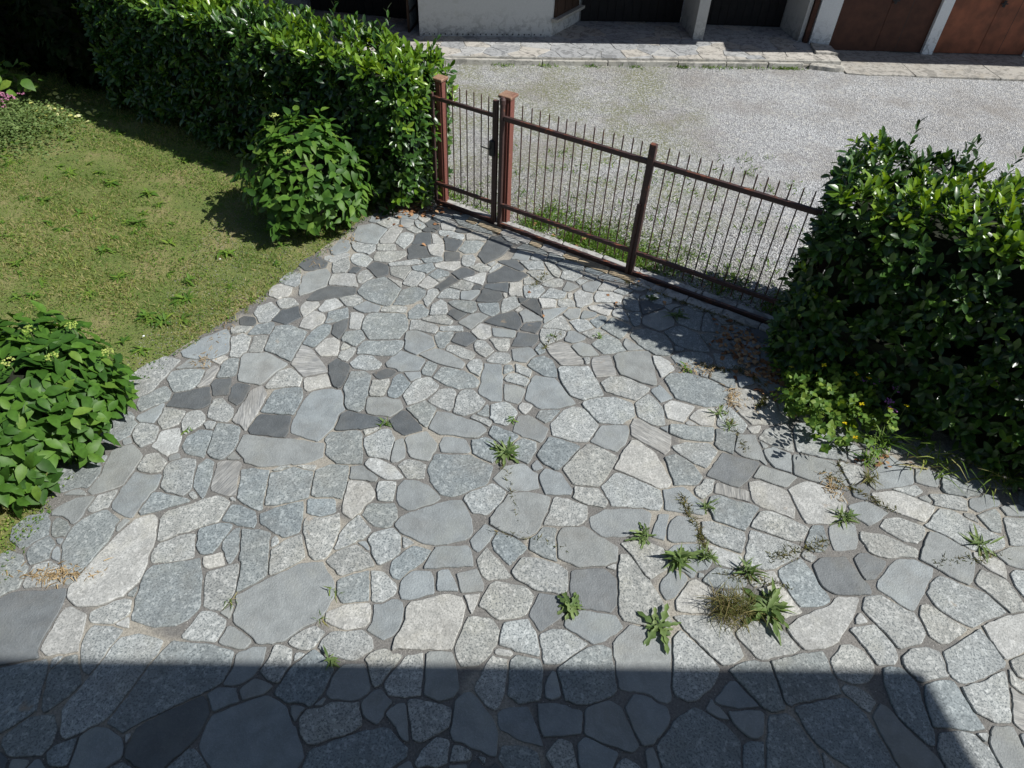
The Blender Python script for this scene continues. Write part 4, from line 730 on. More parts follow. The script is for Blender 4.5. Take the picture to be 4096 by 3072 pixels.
g-1687,5377 13,71 -11,34 -17,10 -20,0 -77,-64 -31,-7 -13,-96 43,-39 71,-25
s-1765,8091 61,37 -7,28 -35,32 -222,1 -7,-12 -28,-209 15,-10 80,1 28,19 59,71
g-1724,6759 -15,31 -74,103 -21,3 -53,-33 -11,-16 -25,-88 35,-122 18,-14 28,-5 22,7 26,54 50,45
w463,6425 5,33 -5,17 -14,19 -21,10 -161,8 -10,-10 35,-157 10,-15 148,17 9,16
d-732,7274 -12,90 -13,17 -47,-13 -104,8 -17,-2 -12,-8 0,-76 23,-127 162,19 27,29
d-2849,5830 -31,65 -30,13 -108,4 -32,-59 38,-90 22,-12 131,2 21,36
w-179,2641 18,60 -3,10 -97,-15 -28,-11 37,-75 9,-37 22,-35 16,3
w-2159,7118 44,29 26,44 -1,9 -37,31 -14,-2 -131,-78 -50,9 -18,-7 -55,-42 -2,-40 15,-19 95,-43
g-723,7756 -8,16 -11,7 -73,23 -56,27 -62,17 -108,-2 -29,-18 13,-62 23,-32 282,-86 44,62
g-534,7204 3,47 -41,85 -118,-28 -10,-8 -10,-101 7,-76 21,-35 31,-19 21,-5 75,48 14,26
b1429,6228 16,70 -9,49 -40,-14 -46,5 -71,-13 22,-79 10,-74 17,-66 10,-17 44,-5 14,9 29,56
s739,6255 11,88 -2,8 -23,5 -120,-20 -66,-105 76,-89 101,42
w-837,7970 5,29 -6,24 -20,23 -78,60 -14,-3 -78,-64 -29,-32 2,-31 27,-101 9,-11 82,-2 64,-13 20,48
b-827,6891 -9,52 -150,54 -98,-141 24,-13 68,-58 17,-2 81,56 32,6 22,16 12,10
s-3597,3454 -26,24 -54,18 -53,-15 -51,-53 13,-6 165,10 13,7
b1028,6147 15,71 -14,20 -53,19 -126,-94 -7,-21 45,-85 26,-31 21,6 26,25 56,64
b1081,7136 8,22 -4,14 -186,63 -64,-62 -19,-37 17,-45 149,-55 32,12 13,18 32,21
w1215,6803 24,23 -6,15 -177,67 -12,0 -82,-171 -3,-20 168,3 15,20
s-3525,2857 -19,41 -26,29 -19,5 -9,-47 20,-68 76,-26 2,11
w1271,6289 -36,95 -69,25 -12,-4 -46,-76 -6,-40 9,-39 168,-86 11,12 -1,39
g554,6819 4,38 -13,38 -19,19 -34,6 -83,-28 -110,-95 -10,-19 38,-25 55,-16 50,-3 109,34
g683,6446 -7,43 -37,39 -67,-1 -23,-12 -53,-8 -10,-6 -10,-101 30,-36 78,15 90,6 9,9
g-1550,7393 -18,69 -14,14 -66,-2 -103,-19 -34,10 -14,-16 14,-112 11,-25 116,2 102,27 15,9
s1363,5751 -121,115 -9,5 -12,-5 -28,-76 -2,-39 41,-83 181,24
g-923,8155 8,46 -30,34 -31,19 -220,-36 42,-127 78,-65 139,104
g-1206,7079 30,31 -23,26 -57,38 -305,-115 -31,-15 0,-12 25,-39 24,0 157,31 152,40
d-558,6134 12,19 -5,5 -102,43 -62,41 -37,-59 -17,-55 120,-107
g505,7104 -59,125 -120,22 -4,-10 15,-51 60,-149 44,-82 46,-22 14,13 27,85 -3,22
b588,7362 2,13 -16,42 -29,43 -155,-14 -8,-9 -14,-60 6,-30 -26,-62 106,-37 122,96
g985,5925 31,29 -85,59 -24,-5 -157,-83 -8,-14 107,-80 93,58
g-335,7060 3,20 -142,80 -48,-29 -21,-28 -49,-29 -7,-14 127,-92 14,-4 48,23 37,5 20,21
g-2883,5679 18,45 -5,12 -9,2 -139,3 -64,-36 -6,-10 12,-47 19,-37 13,-9 107,32 30,2
w113,2250 -29,22 -80,11 -26,-12 -3,-25 14,-16 96,-12 27,17
g201,5266 -5,14 -22,15 -129,69 -9,3 -11,-8 7,-123 29,-9 113,-60 8,9
s-3306,2649 12,41 -92,-11 -11,-10 33,-70 29,3 15,12
d-1067,7963 -13,46 -110,80 -14,-4 -31,-59 -26,-20 1,-19 22,-28 15,-43 18,-13 79,-28 39,-35 43,28
g-570,5883 -11,45 -20,10 -217,-23 -14,-11 0,-65 46,-7 103,13 30,-7 69,8 17,9
g2609,3204 -74,61 -31,-19 -25,-38 18,-29 44,-31 23,6 38,34
w-2741,2319 -25,47 -10,1 -64,-57 11,-9 83,-21 13,11
s-936,5109 -16,55 -10,8 -148,-23 -9,-8 72,-105 11,-7 17,3 37,31 44,19 5,8
s-2023,2451 0,48 -16,10 -42,-34 -30,-36 91,-48
t-1411,7982 -10,47 8,26 -9,8 -86,16 -88,-21 11,-98 20,-55 28,-27 47,-10 16,6 35,51 30,16
b-933,7173 -7,41 -11,25 -8,3 -77,-5 -176,-49 6,-15 62,-79 79,21 48,5 42,19
s-1378,8138 5,61 -9,13 -13,0 -95,-14 -76,-35 -95,-9 -23,-7 -2,-18 10,-17 69,-37 102,19 90,-11 25,23
g-188,4539 -32,24 -73,18 -57,27 -14,-3 -26,-35 6,-13 116,-56 63,-39 15,2 15,37 -5,28
w202,4732 14,30 -6,16 -38,16 -60,13 -11,-8 -17,-34 -13,-40 48,-70 21,-10 26,19
w-995,7641 -71,104 -57,26 -14,-7 -2,-22 30,-199 15,-8 112,23 9,23
s-2435,3932 -67,59 -41,-89 59,-5 51,8 9,14
b-210,4655 -4,77 -9,17 -15,5 -19,-23 -34,-70 -41,-41 44,-25 69,-8 11,12
g1384,6735 6,7 -4,12 -122,65 -112,-90 -4,-13 100,-57 24,-2
s731,6761 10,12 -7,17 -122,76 -18,2 -57,-180 34,-14 52,-6
g358,7345 -13,27 -72,34 -77,26 -9,-6 -46,-121 8,-9 41,-13 59,-5 84,23 16,16
s922,6250 12,23 -10,15 -139,40 -21,-34 -27,-115 14,-12 35,6 119,51
w-1193,8130 2,24 -25,65 -112,-7 -28,-27 -15,-84 64,-68 32,-13 30,18
s1880,6479 43,17 1,18 -65,23 -52,-11 -81,-37 10,-32 57,-65 53,74
s3816,3871 -17,35 -14,9 -80,-41 49,-33 42,-15 25,25
g3418,1836 8,14 -5,11 -79,-6 37,-59 12,2
w-2403,1540 -7,23 -19,1 -10,-13 3,-19 19,-25 6,2
s-3601,3836 -2,32 -20,9 -18,-9 -7,-32 38,-49 8,8
g-1272,4328 46,40 1,7 -16,8 -153,-55 42,-62
g-1256,7958 -21,26 -5,19 -29,14 -43,44 -21,5 -20,-14 -10,-23 14,-61 36,-72 19,-23 32,-20 17,2 44,60
s1634,2973 0,10 -19,16 -23,-1 -13,-36 3,-12 39,5
g-3114,2019 13,39 -42,-5 -33,-22 27,-68 12,8
g209,6838 -51,83 -18,16 -61,-54 -8,-30 6,-78 16,-9 130,18 9,13
w-2983,5190 26,32 -42,39 -116,-85 22,-23 82,-35 16,56
b337,5613 -11,56 -28,28 -18,8 -9,-6 -49,-90 41,-77 13,-7 66,46
w2443,4606 20,49 -12,7 -109,-25 -19,-13 -5,-14 24,-51 18,-10 59,12
g-1303,7828 -64,57 -47,29 -19,-4 -54,-77 6,-10 122,-76 25,10 53,37 0,12
g-236,7083 33,37 0,22 -43,33 -21,-9 -48,-77 -20,-72 -25,-38 4,-6 12,-8 12,8
g-738,3137 -51,34 -52,22 15,-108 11,-4 24,13 50,33
b781,7357 -167,83 -15,5 -11,-9 17,-65 -4,-24 18,-11 113,-27 65,-42 19,65
s315,4009 -39,65 -10,5 -47,-55 -2,-31 16,-34 33,-4 51,24 5,15
g-1838,3080 -33,52 -14,1 -16,-15 -9,-31 21,-68 47,39
s-3136,3164 17,37 -2,11 -40,10 -18,-12 -22,-60 18,-58 16,5
g-2780,4296 0,39 -51,9 -37,1 -17,-34 1,-18 30,-42 10,-3 57,-2
g-1724,3861 0,23 -11,7 -85,-6 -63,-10 -16,-8 64,-24 89,-17 15,7
g4156,3695 -2,34 -7,5 -82,4 -12,-9 -3,-17 7,-20 86,-57 16,8
w2845,2662 -24,48 -16,7 -39,-39 -17,-57 13,-5 84,22 5,10
b13,5279 -31,65 -32,1 -37,-10 -9,-39 1,-94 13,-4 86,60 9,8
s-3458,4048 -40,59 -48,-43 -6,-18 37,-47 59,31 5,7
d-637,7868 -42,44 -111,23 -46,-48 -19,-42 53,-32 95,6 69,20 8,17
s-1109,3090 -13,26 -17,11 -30,-3 -33,-14 102,-71 9,14
g967,6991 -7,12 -68,48 -48,22 -24,-39 -18,-52 91,-59 26,-6 42,36
s-2953,3896 -33,49 -65,-31 -11,-29 11,-29 15,-9 75,36
d-1109,7836 -27,27 -91,33 -21,-8 -37,-56 27,-36 34,-8 66,14 31,-6 20,6 8,14
b-2798,2569 0,27 -15,27 -45,-70 9,-14 42,-10 7,6
g1545,6628 -21,53 -34,-10 -29,-30 -3,-48 31,10 43,-18 22,1 6,22
d-1907,6875 13,42 -30,23 -77,-4 -9,-12 -26,-106 7,-6 70,2 24,-7
g1455,6662 15,18 -4,11 -78,29 -40,-35 -23,-35 8,-10 72,-20 36,-37 4,62
w-1369,6679 -8,18 -153,59 -18,6 -4,-7 183,-176 9,9 -11,59
g-1414,2144 19,21 -20,9 -29,-2 -24,-11 -4,-15 8,-46
g-1991,3830 37,24 1,9 -78,-10 -22,-11 -45,-39 10,-8 50,5
g-2658,3488 -43,43 -16,2 -20,-20 3,-23 48,-43 42,19
d120,6460 13,21 -6,9 -22,0 -28,11 -57,-1 -4,-5 18,-78 16,-13 52,30
g-1747,5495 2,10 -9,7 -64,43 -13,-2 -11,-54 0,-54 8,-7 29,4
s-1178,1830 2,25 -17,8 -55,-61 52,7
g821,6883 29,17 2,15 -94,20 -18,-7 -38,-49 39,-60 13,-7
g815,5477 3,39 -6,11 -67,-11 -4,-14 22,-53 0,-36 49,21
s-3566,2981 -3,19 -25,10 -38,-16 40,-42 18,-6 5,2
d-415,6658 1,23 -78,29 -13,-11 -28,-80 6,-5 66,10 30,-2
b1862,5736 -7,11 -92,39 -9,-5 -1,-61 12,-20 61,3 21,11
s2476,4410 -57,46 -11,-1 10,-78 13,-6 40,15
w1813,4644 -49,38 -35,-21 -18,-25 30,-19 70,4 15,7
s2054,5343 10,26 -4,8 -30,-8 -54,2 -10,-6 1,-26 12,-18 54,-16 7,2
g-2322,3473 -29,24 -20,-8 1,-20 24,-18 22,1 6,8
s1535,4554 5,32 -9,9 -79,-33 74,-56
w925,3004 -2,27 -10,4 -61,-27 -6,-11 72,-20
g-292,7155 11,18 1,25 -20,17 -78,-68 -6,-14 42,-34 12,-2
g-880,6776 14,16 1,21 -22,12 -86,-64 42,-32
w76,6283 3,15 -29,35 -14,0 -28,-36 -19,-43 8,-11 24,-8
w1245,6452 -15,31 -23,8 -37,-10 -14,-15 36,-43 28,-17 16,5
w663,6602 -8,41 -9,13 -9,2 -28,-17 -10,-15 -2,-24 9,-58 13,-2 15,8
w-112,6538 -7,38 -44,4 9,-69 16,-22 13,0 7,9
b4596,4661 0,12 -45,67 -93,27 -65,-18 -23,-76 32,-82 34,-29 39,-11 88,28
b4507,5163 10,42 -5,9 -91,103 -144,10 -103,-58 -59,-149 113,-100 141,-38 28,31 87,67
w4098,5480 1,17 -53,101 -130,34 -107,-57 -27,-95 8,-32 53,-101 43,-8 33,8 67,-10 64,20
g3302,5156 -34,106 -106,57 -138,-9 -54,-119 30,-64 8,-55 22,-48 77,-58 20,5 26,25 56,17 26,21 34,14 43,70
w-1159,8470 -79,149 -130,27 -133,-48 -84,-140 3,-11 61,-39 46,-54 21,-14 16,-25 89,-26 133,38
g4691,4203 -32,114 -108,93 -80,-29 -48,-31 -102,-116 -1,-10 21,-30 43,-125 115,-51 139,20 59,137
g3334,5943 -14,81 -114,87 -133,4 -88,-115 13,-130 97,-100 108,17 31,-8 30,5 76,91
s4921,4844 17,69 -8,55 -137,86 -135,-34 -22,-23 -19,-80 -27,-55 0,-35 -19,-55 23,-48 111,-84 33,-4 91,29 53,29 35,59 9,56
d4040,4718 6,28 -14,26 -60,65 -40,32 -147,4 -99,-98 36,-140 81,-55 17,-30 35,-22 29,6 128,108
b4600,4916 13,72 -10,31 -114,41 -85,-59 -25,-36 -20,-55 38,-96 56,-30 51,-13 48,21 22,48 2,26
g-2561,6629 -18,55 -1,49 -20,24 -121,17 -72,-91 -13,-104 32,-40 37,-7 32,-21 106,-29 31,30 16,55
g4446,4486 -24,64 -36,39 -36,82 -75,94 -15,5 -76,-9 -67,-25 -46,4 -11,-11 -30,-89 -113,-97 -12,-28 35,-170 149,-105 14,-2 28,-1 53,16 79,-10 54,12 91,101 64,53
b3492,4739 6,14 -6,14 -47,25 -33,31 -73,32 -68,-55 -36,-67 9,-19 44,-24 20,-37 26,-24 36,-4 17,6 36,35 44,21
b3729,5630 -20,94 -115,45 -123,-10 -74,-112 26,-120 14,-12 81,-27 59,21 82,4 52,32 22,49
g3842,4489 2,19 -37,28 -15,33 -78,47 -67,-37 -31,-84 4,-28 36,-66 83,-24 96,43
s3309,5668 -31,75 -13,14 -64,14 -76,-10 -17,-7 -30,-57 -9,-47 5,-38 74,-58 12,0 39,25 78,29 37,40
b5116,4588 -26,51 -101,64 -51,0 -37,-17 -26,-47 3,-40 18,-36 3,-48 9,-17 63,-26 109,25
g3111,4829 -5,42 -60,71 -75,3 -55,-27 -23,-50 -13,-58 -12,-23 33,-44 41,-19 118,6 48,34
s-1612,8536 9,41 -4,9 -90,101 -141,48 -119,-127 -24,-132 98,-112 137,-12 26,34 69,45 20,21
s2993,5074 -7,47 -37,70 -12,10 -105,-18 -83,-67 0,-101 41,-7 111,-63 22,-1 40,16 47,56
g1851,6666 0,32 -48,82 -129,50 -114,-73 -17,-67 17,-54 20,-32 -6,-20 7,-15 40,-40 95,-22 77,30 37,23
b-3519,4208 19,56 -3,10 -54,39 -7,46 -65,58 -128,-46 -101,-144 41,-135 143,-86 93,41 67,69 4,66
d-2319,6964 -1,38 -72,38 -25,33 -7,33 -108,30 -90,-90 -43,-137 101,-98 60,0 58,24 39,31 75,25
d2947,6069 8,24 -56,110 -129,14 -94,-46 -20,-125 25,-64 37,-41 101,-43 17,7 75,75
g4059,5222 4,30 -46,59 -95,21 -33,-14 -35,-40 -7,-90 48,-65 86,-11 61,44
g2547,6361 -7,86 -101,61 -113,-21 -79,-74 32,-102 53,-54 19,-45 14,-11 107,17 76,89
b-3721,3069 -28,81 -47,54 -13,33 -9,3 -144,-34 -73,-120 43,-124 128,-69 50,21 24,39 80,72 2,18
b4365,4067 -35,115 -20,23 -46,22 -83,11 -50,-17 -37,0 -64,-39 0,-52 -39,-63 -3,-39 -28,-42 12,-35 21,-14 147,-20 23,-19 25,19 82,16 58,33 43,59
w4214,4858 3,24 -62,65 -80,16 -72,-47 -13,-70 6,-17 64,-69 55,-8 77,34
w-2604,6380 -7,73 -14,18 -87,26 -25,16 -37,6 -71,-41 -25,-91 29,-101 112,-53 54,40 52,15
w3088,5746 -2,11 -43,49 -66,61 -48,-26 -24,-38 -8,-57 8,-57 26,-34 47,-9 70,11 11,14 4,29
b3413,5445 9,60 -6,7 -86,79 -50,-1 -76,-25 -55,-36 -27,-29 -19,-127 110,-63 113,-2 73,68
w1597,6879 -23,91 -94,36 -13,0 -95,-45 -18,-82 6,-82 100,-42 93,25 44,80
g3700,4984 2,85 -119,101 -156,2 -132,-118 40,-118 -3,-32 8,-31 76,-36 37,-31 48,-24 89,-5 22,9 85,126
b-3585,3685 -13,55 -50,72 -30,31 0,37 -85,72 -14,7 -14,-7 -193,-122 -34,-156 37,-185 188,-40 60,46 54,16 55,-8 17,21 25,137
b-3699,2649 -6,83 -45,32 -59,72 -130,36 -23,-9 -122,-129 -2,-148 117,-138 111,-15 43,16 66,71 58,27
g4883,4525 -1,33 -21,40 -5,31 -14,18 -15,0 -119,-32 -32,-23 -7,-10 -8,-83 73,-78 86,-18 12,5 58,61 4,12
s3079,5534 1,32 -50,71 -57,-6 -44,9 -22,-20 -56,-13 -9,-11 5,-80 39,-51 7,-26 15,-12 67,-3 88,38
s-1459,8295 -11,36 -62,67 -53,30 -36,4 -91,-60 -19,-30 -17,-77 63,-90 110,1 90,49
s5282,4824 -41,86 -88,84 -134,-17 -66,-75 -16,-51 5,-36 -7,-68 5,-20 9,-6 42,-2 108,-62 89,9 16,9 91,99 3,9
g3819,5357 -58,120 -45,43 -48,-21 -85,-4 -55,-24 -44,-58 29,-137 91,-71 138,15 87,90
s1721,3127 -20,53 -43,82 -18,7 -103,-3 -112,-16 -70,-75 2,-29 19,-53 -1,-60 110,-41 32,-48 38,8 20,57 64,15 25,-1 53,65
s1219,1839 -14,84 -65,15 -31,31 -50,23 -61,7 -27,-7 -61,-86 2,-28 22,-46 25,-83 44,-84 17,-13 66,19 25,33 19,12 70,77
s3321,4617 -20,17 -26,45 -67,39 -72,-18 -21,-30 4,-53 38,-55 94,-45 56,12
g2215,6531 -7,47 -59,57 -88,3 -56,-77 4,-46 20,-34 52,-39 73,-29 13,3 51,70
d3617,4543 -7,93 -94,40 -35,-2 -50,-20 -48,-47 -25,-43 33,-105 96,-60 110,52 5,50
w3930,4985 -6,62 -77,54 -87,-40 -38,-48 -8,-22 35,-86 26,-14 43,-7 75,3 38,65
s-733,2464 -7,101 -12,37 -38,23 -45,3 -69,-47 -73,-4 13,-56 7,-97 -28,-56 10,-14 30,-18 84,-37 18,-2 59,35 31,52
g3319,4917 2,14 -18,63 -27,34 -37,-12 -23,-17 -50,-15 -27,-31 0,-41 24,-73 81,-21 34,11 39,27
g2892,4897 4,22 -8,14 -98,59 -51,2 -30,-20 -5,-82 29,-51 62,-49 56,8 8,8
w29,7764 -11,68 -91,68 -96,-36 -67,-77 69,-103 43,-33 50,-11 24,-17 36,13 44,67
s-3459,1262 -6,91 -74,90 -148,22 -68,-31 -53,-65 -14,-59 -43,-95 2,-12 123,-108 117,-34 42,9 86,43 38,28
g4424,1094 -45,116 -129,70 -121,-65 -39,-69 -8,-61 3,-44 55,-83 119,-37 99,40 53,71
d5114,1713 -18,65 -60,82 -12,40 -49,48 -11,8 -176,9 -149,-94 -44,-227 3,-14 111,-143 57,-8 138,5 75,16 116,58 26,128
d5675,1647 -57,122 -101,76 -11,0 -122,-73 -50,-117 26,-118 125,-98 21,10 86,79 35,61 52,39
s6023,2043 -33,123 -7,9 -29,17 -208,43 -35,-3 -8,-8 -96,-135 -1,-12 58,-135 123,-111 158,58 82,110 4,11
s2657,1228 -63,117 -22,25 -14,38 -58,27 -11,0 -118,-64 -13,-15 11,-141 10,-33 -14,-75 10,-33 8,-6 135,-19 112,35 34,127
s-4101,1644 5,28 -112,108 -32,48 -48,34 -83,14 -43,-27 -135,-52 -18,-18 -46,-122 10,-26 33,-32 36,-112 187,-79 172,87
s5475,3889 14,92 -6,11 -114,94 -131,6 -39,-19 -31,-45 -39,-28 -21,-34 -44,-174 84,-68 102,-34 116,7 10,5 86,117
b1978,1252 6,66 -17,52 -17,22 -51,24 -70,47 -13,39 -11,12 -45,-25 -63,-1 -34,30 -16,3 -13,-7 -71,-107 -64,-35 -17,-23 26,-171 11,-36 130,-155 13,-7 182,57 94,67 48,80
b-4719,1155 -23,98 -7,6 -71,37 -28,23 -75,32 -52,-34 -57,-91 -13,-47 -36,-44 -1,-31 109,-107 125,-6 43,14 82,75 10,27
w6432,2422 -13,72 -66,96 -19,4 -126,-13 -16,-9 -57,-95 -19,-80 -1,-37 19,-32 83,-65 132,1 91,96
b-4915,1941 -27,131 -146,82 -176,-17 -10,-8 -63,-154 26,-157 167,-84 170,4 64,170
g-2131,1189 -10,92 -51,49 -112,23 -25,18 -63,23 -63,-40 -54,-61 -33,-17 -47,-62 102,-164 89,-48 40,-11 61,8 91,33
g4540,2341 -17,109 -54,88 -34,19 -182,51 -48,-33 -27,-32 -65,-43 -28,-45 -23,-88 -5,-108 128,-135 216,-22 171,105 2,16
d1877,785 -33,136 -122,50 -31,4 -103,-56 -14,-14 -11,-137 56,-140 103,-35 39,6 122,81
d6497,3644 -17,128 -116,68 -21,5 -89,-23 -50,-32 -35,-57 -27,-70 3,-87 29,-39 25,-16 35,-50 66,-37 136,54 61,119
g5124,852 1,13 -63,168 -106,51 -88,21 -13,-3 -63,-19 -112,-68 -24,-199 4,-76 62,-84 132,-58 82,-4 132,107
b-1601,1090 0,50 -62,105 -122,81 -27,-12 -60,7 -81,-26 -62,-6 -22,-18 -33,-206 84,-142 165,-102 14,-1 50,30 41,57 82,52 26,44
g5568,1200 -22,89 -19,34 -125,106 -213,16 -76,-98 -35,-84 1,-88 22,-98 127,-142 45,7 203,79 95,96
s5352,3464 11,79 -109,127 -108,36 -128,-13 -129,-167 12,-188 90,-97 142,-13 61,9 141,118
w3826,1368 -3,33 -72,158 -116,29 -34,-11 -28,-22 -51,-9 -68,-50 -80,-153 27,-32 87,-134 158,-21 77,41 42,47 29,19 24,38
g468,998 1,57 -46,72 -39,27 -91,35 -29,-7 -22,-26 -70,-37 -76,-111 91,-157 87,-43 153,56
b-3245,923 -2,20 -51,118 -102,36 -56,11 -150,-62 -9,-8 -18,-74 10,-51 38,-66 8,-38 21,-34 119,-48 159,67
g4578,1470 5,20 -5,9 -70,101 -73,38 -73,8 -42,-17 -51,-10 -26,-17 -14,-39 3,-77 -12,-25 -4,-48 35,-69 139,-58 140,58
b-2203,781 -4,78 -100,123 -51,-6 -42,5 -104,-16 -123,-126 17,-174 54,-64 12,-5 254,0 87,79
w6590,1240 6,12 0,50 -125,124 -158,6 -147,-63 -41,-180 15,-22 92,-59 43,-68 143,1 153,94
w-3721,2183 -43,93 -46,49 -63,36 -56,-3 -70,-43 -62,-141 0,-66 151,-97 18,-3 95,28 83,119
b6187,1698 -9,34 -44,51 -12,45 -30,37 -10,2 -116,-11 -114,-84 -10,-17 18,-117 91,-88 58,-18 62,3 96,66 9,16
b1528,1043 -17,75 -22,50 -107,51 -129,-6 -28,-58 3,-52 -15,-36 -8,-67 9,-55 112,-80 126,4 77,139
g-4952,1399 -28,116 -22,34 -164,119 -109,-23 -56,-35 -30,-43 -63,-59 -50,-82 36,-160 43,-18 132,-103 26,-12 138,19 12,9 28,31 14,42 59,92 43,45
g5894,2961 5,35 -64,123 -114,52 -67,1 -48,-27 -75,-23 -51,-34 -6,-11 -16,-163 95,-144 169,-25 137,83
g-266,1268 -43,92 -69,71 -44,17 -64,-17 -30,-35 -58,-28 -24,-4 -60,-52 -3,-11 65,-128 101,-70 148,21 80,84 8,19
g-4341,1995 -81,116 -128,71 -148,-39 -38,-138 50,-132 116,-71 160,68 20,22 45,82
b1212,1103 -9,57 -58,85 -158,74 -143,-40 -9,-8 -90,-168 0,-13 65,-116 58,-19 119,-61 59,-9 130,81 14,33 8,70
g6349,3107 -13,80 -56,108 -11,6 -70,1 -32,-15 -65,-8 -94,-50 -13,-16 -61,-141 136,-138 153,-27 57,49 69,100
b3088,985 -3,28 -58,137 -19,11 -134,30 -151,-112 3,-153 72,-109 150,-26 121,49 6,9
s-3585,787 -11,49 -43,75 -11,38 -48,66 -13,6 -215,-19 -140,-125 -35,-211 45,-62 15,-7 367,-3 74,6 23,22 4,16 5,121
b5366,4507 -26,45 -6,39 -12,17 -75,18 -90,-26 -28,-99 33,-102 65,-24 26,9 55,56 55,41
g-4123,1026 17,66 -3,16 -156,148 -228,11 -195,-102 -8,-14 -2,-49 -24,-125 2,-16 185,-170 191,-30 183,135
b5879,3828 -3,81 -85,86 -141,42 -105,-88 -50,-163 95,-138 156,-12 142,106 4,22 -13,35
g5211,2230 -7,67 -31,50 -94,69 -62,32 -120,-72 -72,-179 61,-125 171,-19 137,28 9,7 10,48
g4140,780 2,40 -87,112 -36,10 -98,8 -62,-19 -51,-43 -43,-138 88,-113 123,-38 137,79
g4641,2722 -45,97 -64,52 -59,20 -63,4 -77,-17 -9,-4 -39,-59 -23,-53 -8,-50 4,-86 149,-50 40,-6 36,-20 54,-5 108,124 5,21
b6218,3419 -3,42 -29,51 -30,17 -27,30 -47,12 -126,-27 -56,-109 23,-126 101,-46 17,2 57,28 64,10 21,14 35,76
g765,1250 -14,82 -142,117 -21,-2 -119,-46 -129,-102 61,-133 36,-33 48,-68 30,-8 87,28 63,-4 105,104
b5827,2572 3,11 -27,81 -92,62 -35,15 -156,7 -18,-12 -56,-97 4,-40 -10,-132 142,-78 103,-12 23,23 10,22
d6598,1858 0,85 -5,11 -118,122 -11,5 -156,-5 -127,-104 -39,-151 9,-36 42,-47 15,-33 62,-59 177,0 149,102
w5776,3300 6,29 -99,107 -112,16 -105,-36 -14,-12 -15,-121 31,-125 13,-15 53,-2 68,18 50,29 72,7 12,13
s-596,772 -7,101 -161,97 -177,-25 -68,-42 -65,-79 32,-190 38,-37 333,0 77,85
s2320,855 2,27 -51,122 -6,9 -32,4 -165,-2 -38,-13 -12,-15 -40,-123 42,-139 130,-62 126,66
s6276,982 -13,43 -44,75 -90,56 -28,10 -118,-53 -50,-122 21,-65 35,-56 52,-44 20,-32 29,-16 57,31 55,60 63,78
g6247,3884 -6,91 -12,17 -100,25 -35,24 -126,25 -16,-14 -51,-107 -8,-136 18,-34 109,-83 128,42 49,71 47,29 6,9
g4562,1836 -47,172 -172,38 -134,-45 -18,-13 -39,-54 1,-57 -12,-41 7,-63 -21,-62 4,-28 22,-17 113,-30 57,10 38,16 74,-7 58,15 66,144
s6597,3250 -2,131 -5,8 -92,54 -142,-83 -28,-110 39,-122 59,-37 43,-5 37,-15 50,3 35,19
g4216,1502 -5,63 -28,60 -98,62 -99,-30 -47,-23 -90,-101 69,-146 118,-77 131,58 31,46
s4875,3230 -19,70 -68,110 -145,-9 -17,-10 -59,-83 -16,-105 22,-38 99,-110 108,-13 105,125
g6031,776 1,35 -54,50 -39,56 -30,28 -154,44 -94,-77 -22,-48 -9,-88 -34,-70 84,-111 224,-1 91,76
g-147,904 4,33 -45,103 -146,72 -143,-22 -88,-164 23,-157 176,-66 146,13 15,20
g5253,4221 -37,121 -114,78 -168,0 -104,-152 52,-155 121,-107 12,-2 101,12 47,29 25,38 49,29 28,39
s5065,2728 19,24 -34,51 -164,118 -41,8 -145,-61 -43,-140 16,-59 69,-96 146,-55 114,91 25,83
b-726,1166 -11,144 -28,25 -29,4 -86,31 -131,-4 -99,-58 -39,-59 20,-182 119,-133 12,-5 64,35 132,21 76,126
b4977,3878 -33,110 -104,91 -11,3 -145,-67 -50,-110 1,-45 40,-59 -11,-28 -1,-26 116,-53 136,19 68,137
d-5094,783 -38,134 -129,55 -48,-9 -82,-43 -23,-29 -32,-24 -30,-64 40,-146 116,-62 141,32 91,115 4,10
b-3789,1418 25,34 3,25 -111,127 -21,9 -156,19 -103,-114 -9,-41 -9,-144 102,-113 150,-32 12,2 27,31 42,93 14,62
s5538,4596 0,27 -52,65 -10,4 -83,8 -56,-71 19,-75 35,-65 58,14 44,1 30,31
s5405,1862 -58,135 -121,36 -145,-40 -36,-92 8,-39 60,-82 25,-71 88,-42 118,65
s-2639,1128 -13,121 -69,73 -66,1 -31,10 -44,1 -55,53 -27,-7 -11,-10 -25,-61 -84,-50 -30,-69 -6,-50 37,-128 127,-110 12,-4 184,18 103,125 5,12
b6375,4233 6,23 -30,86 -131,110 -24,0 -157,-50 -8,-8 -66,-130 -15,-153 30,-25 114,-29 36,-23 102,-19 43,43 41,86 46,46
b-1151,1005 -37,115 -105,74 -136,-49 -29,-132 19,-68 21,-43 105,-89 20,2 122,58
b5605,4294 -20,112 -93,76 -41,6 -77,-18 -60,-46 -53,-54 -22,-14 -4,-10 47,-173 14,-15 88,-39 150,-4 73,132
b-3894,1897 -23,93 -35,33 -116,61 -126,-28 -97,-148 15,-32 48,-37 31,-49 108,-97 137,48 59,126
s5273,3022 -5,41 -68,113 -74,36 -83,12 -20,-6 -36,1 -84,-57 -33,-36 2,-136 20,-49 162,-120 44,-14 23,-1 160,97
s6597,769 0,95 -82,106 -203,-11 -35,-24 -112,-131 -34,-117 67,-86 14,-4 328,0 14,3 42,47
b-3977,2351 15,13 0,14 -93,155 -33,19 -143,46 -13,-2 -136,-100 -86,-198 93,-138 180,-57 13,3 99,74 72,149
b6100,2380 -21,108 -130,67 -96,7 -27,-33 -17,-9 -76,-102 -11,-38 -15,-22 19,-86 18,-14 126,-36 87,-12 37,8 114,98 5,10 -11,23
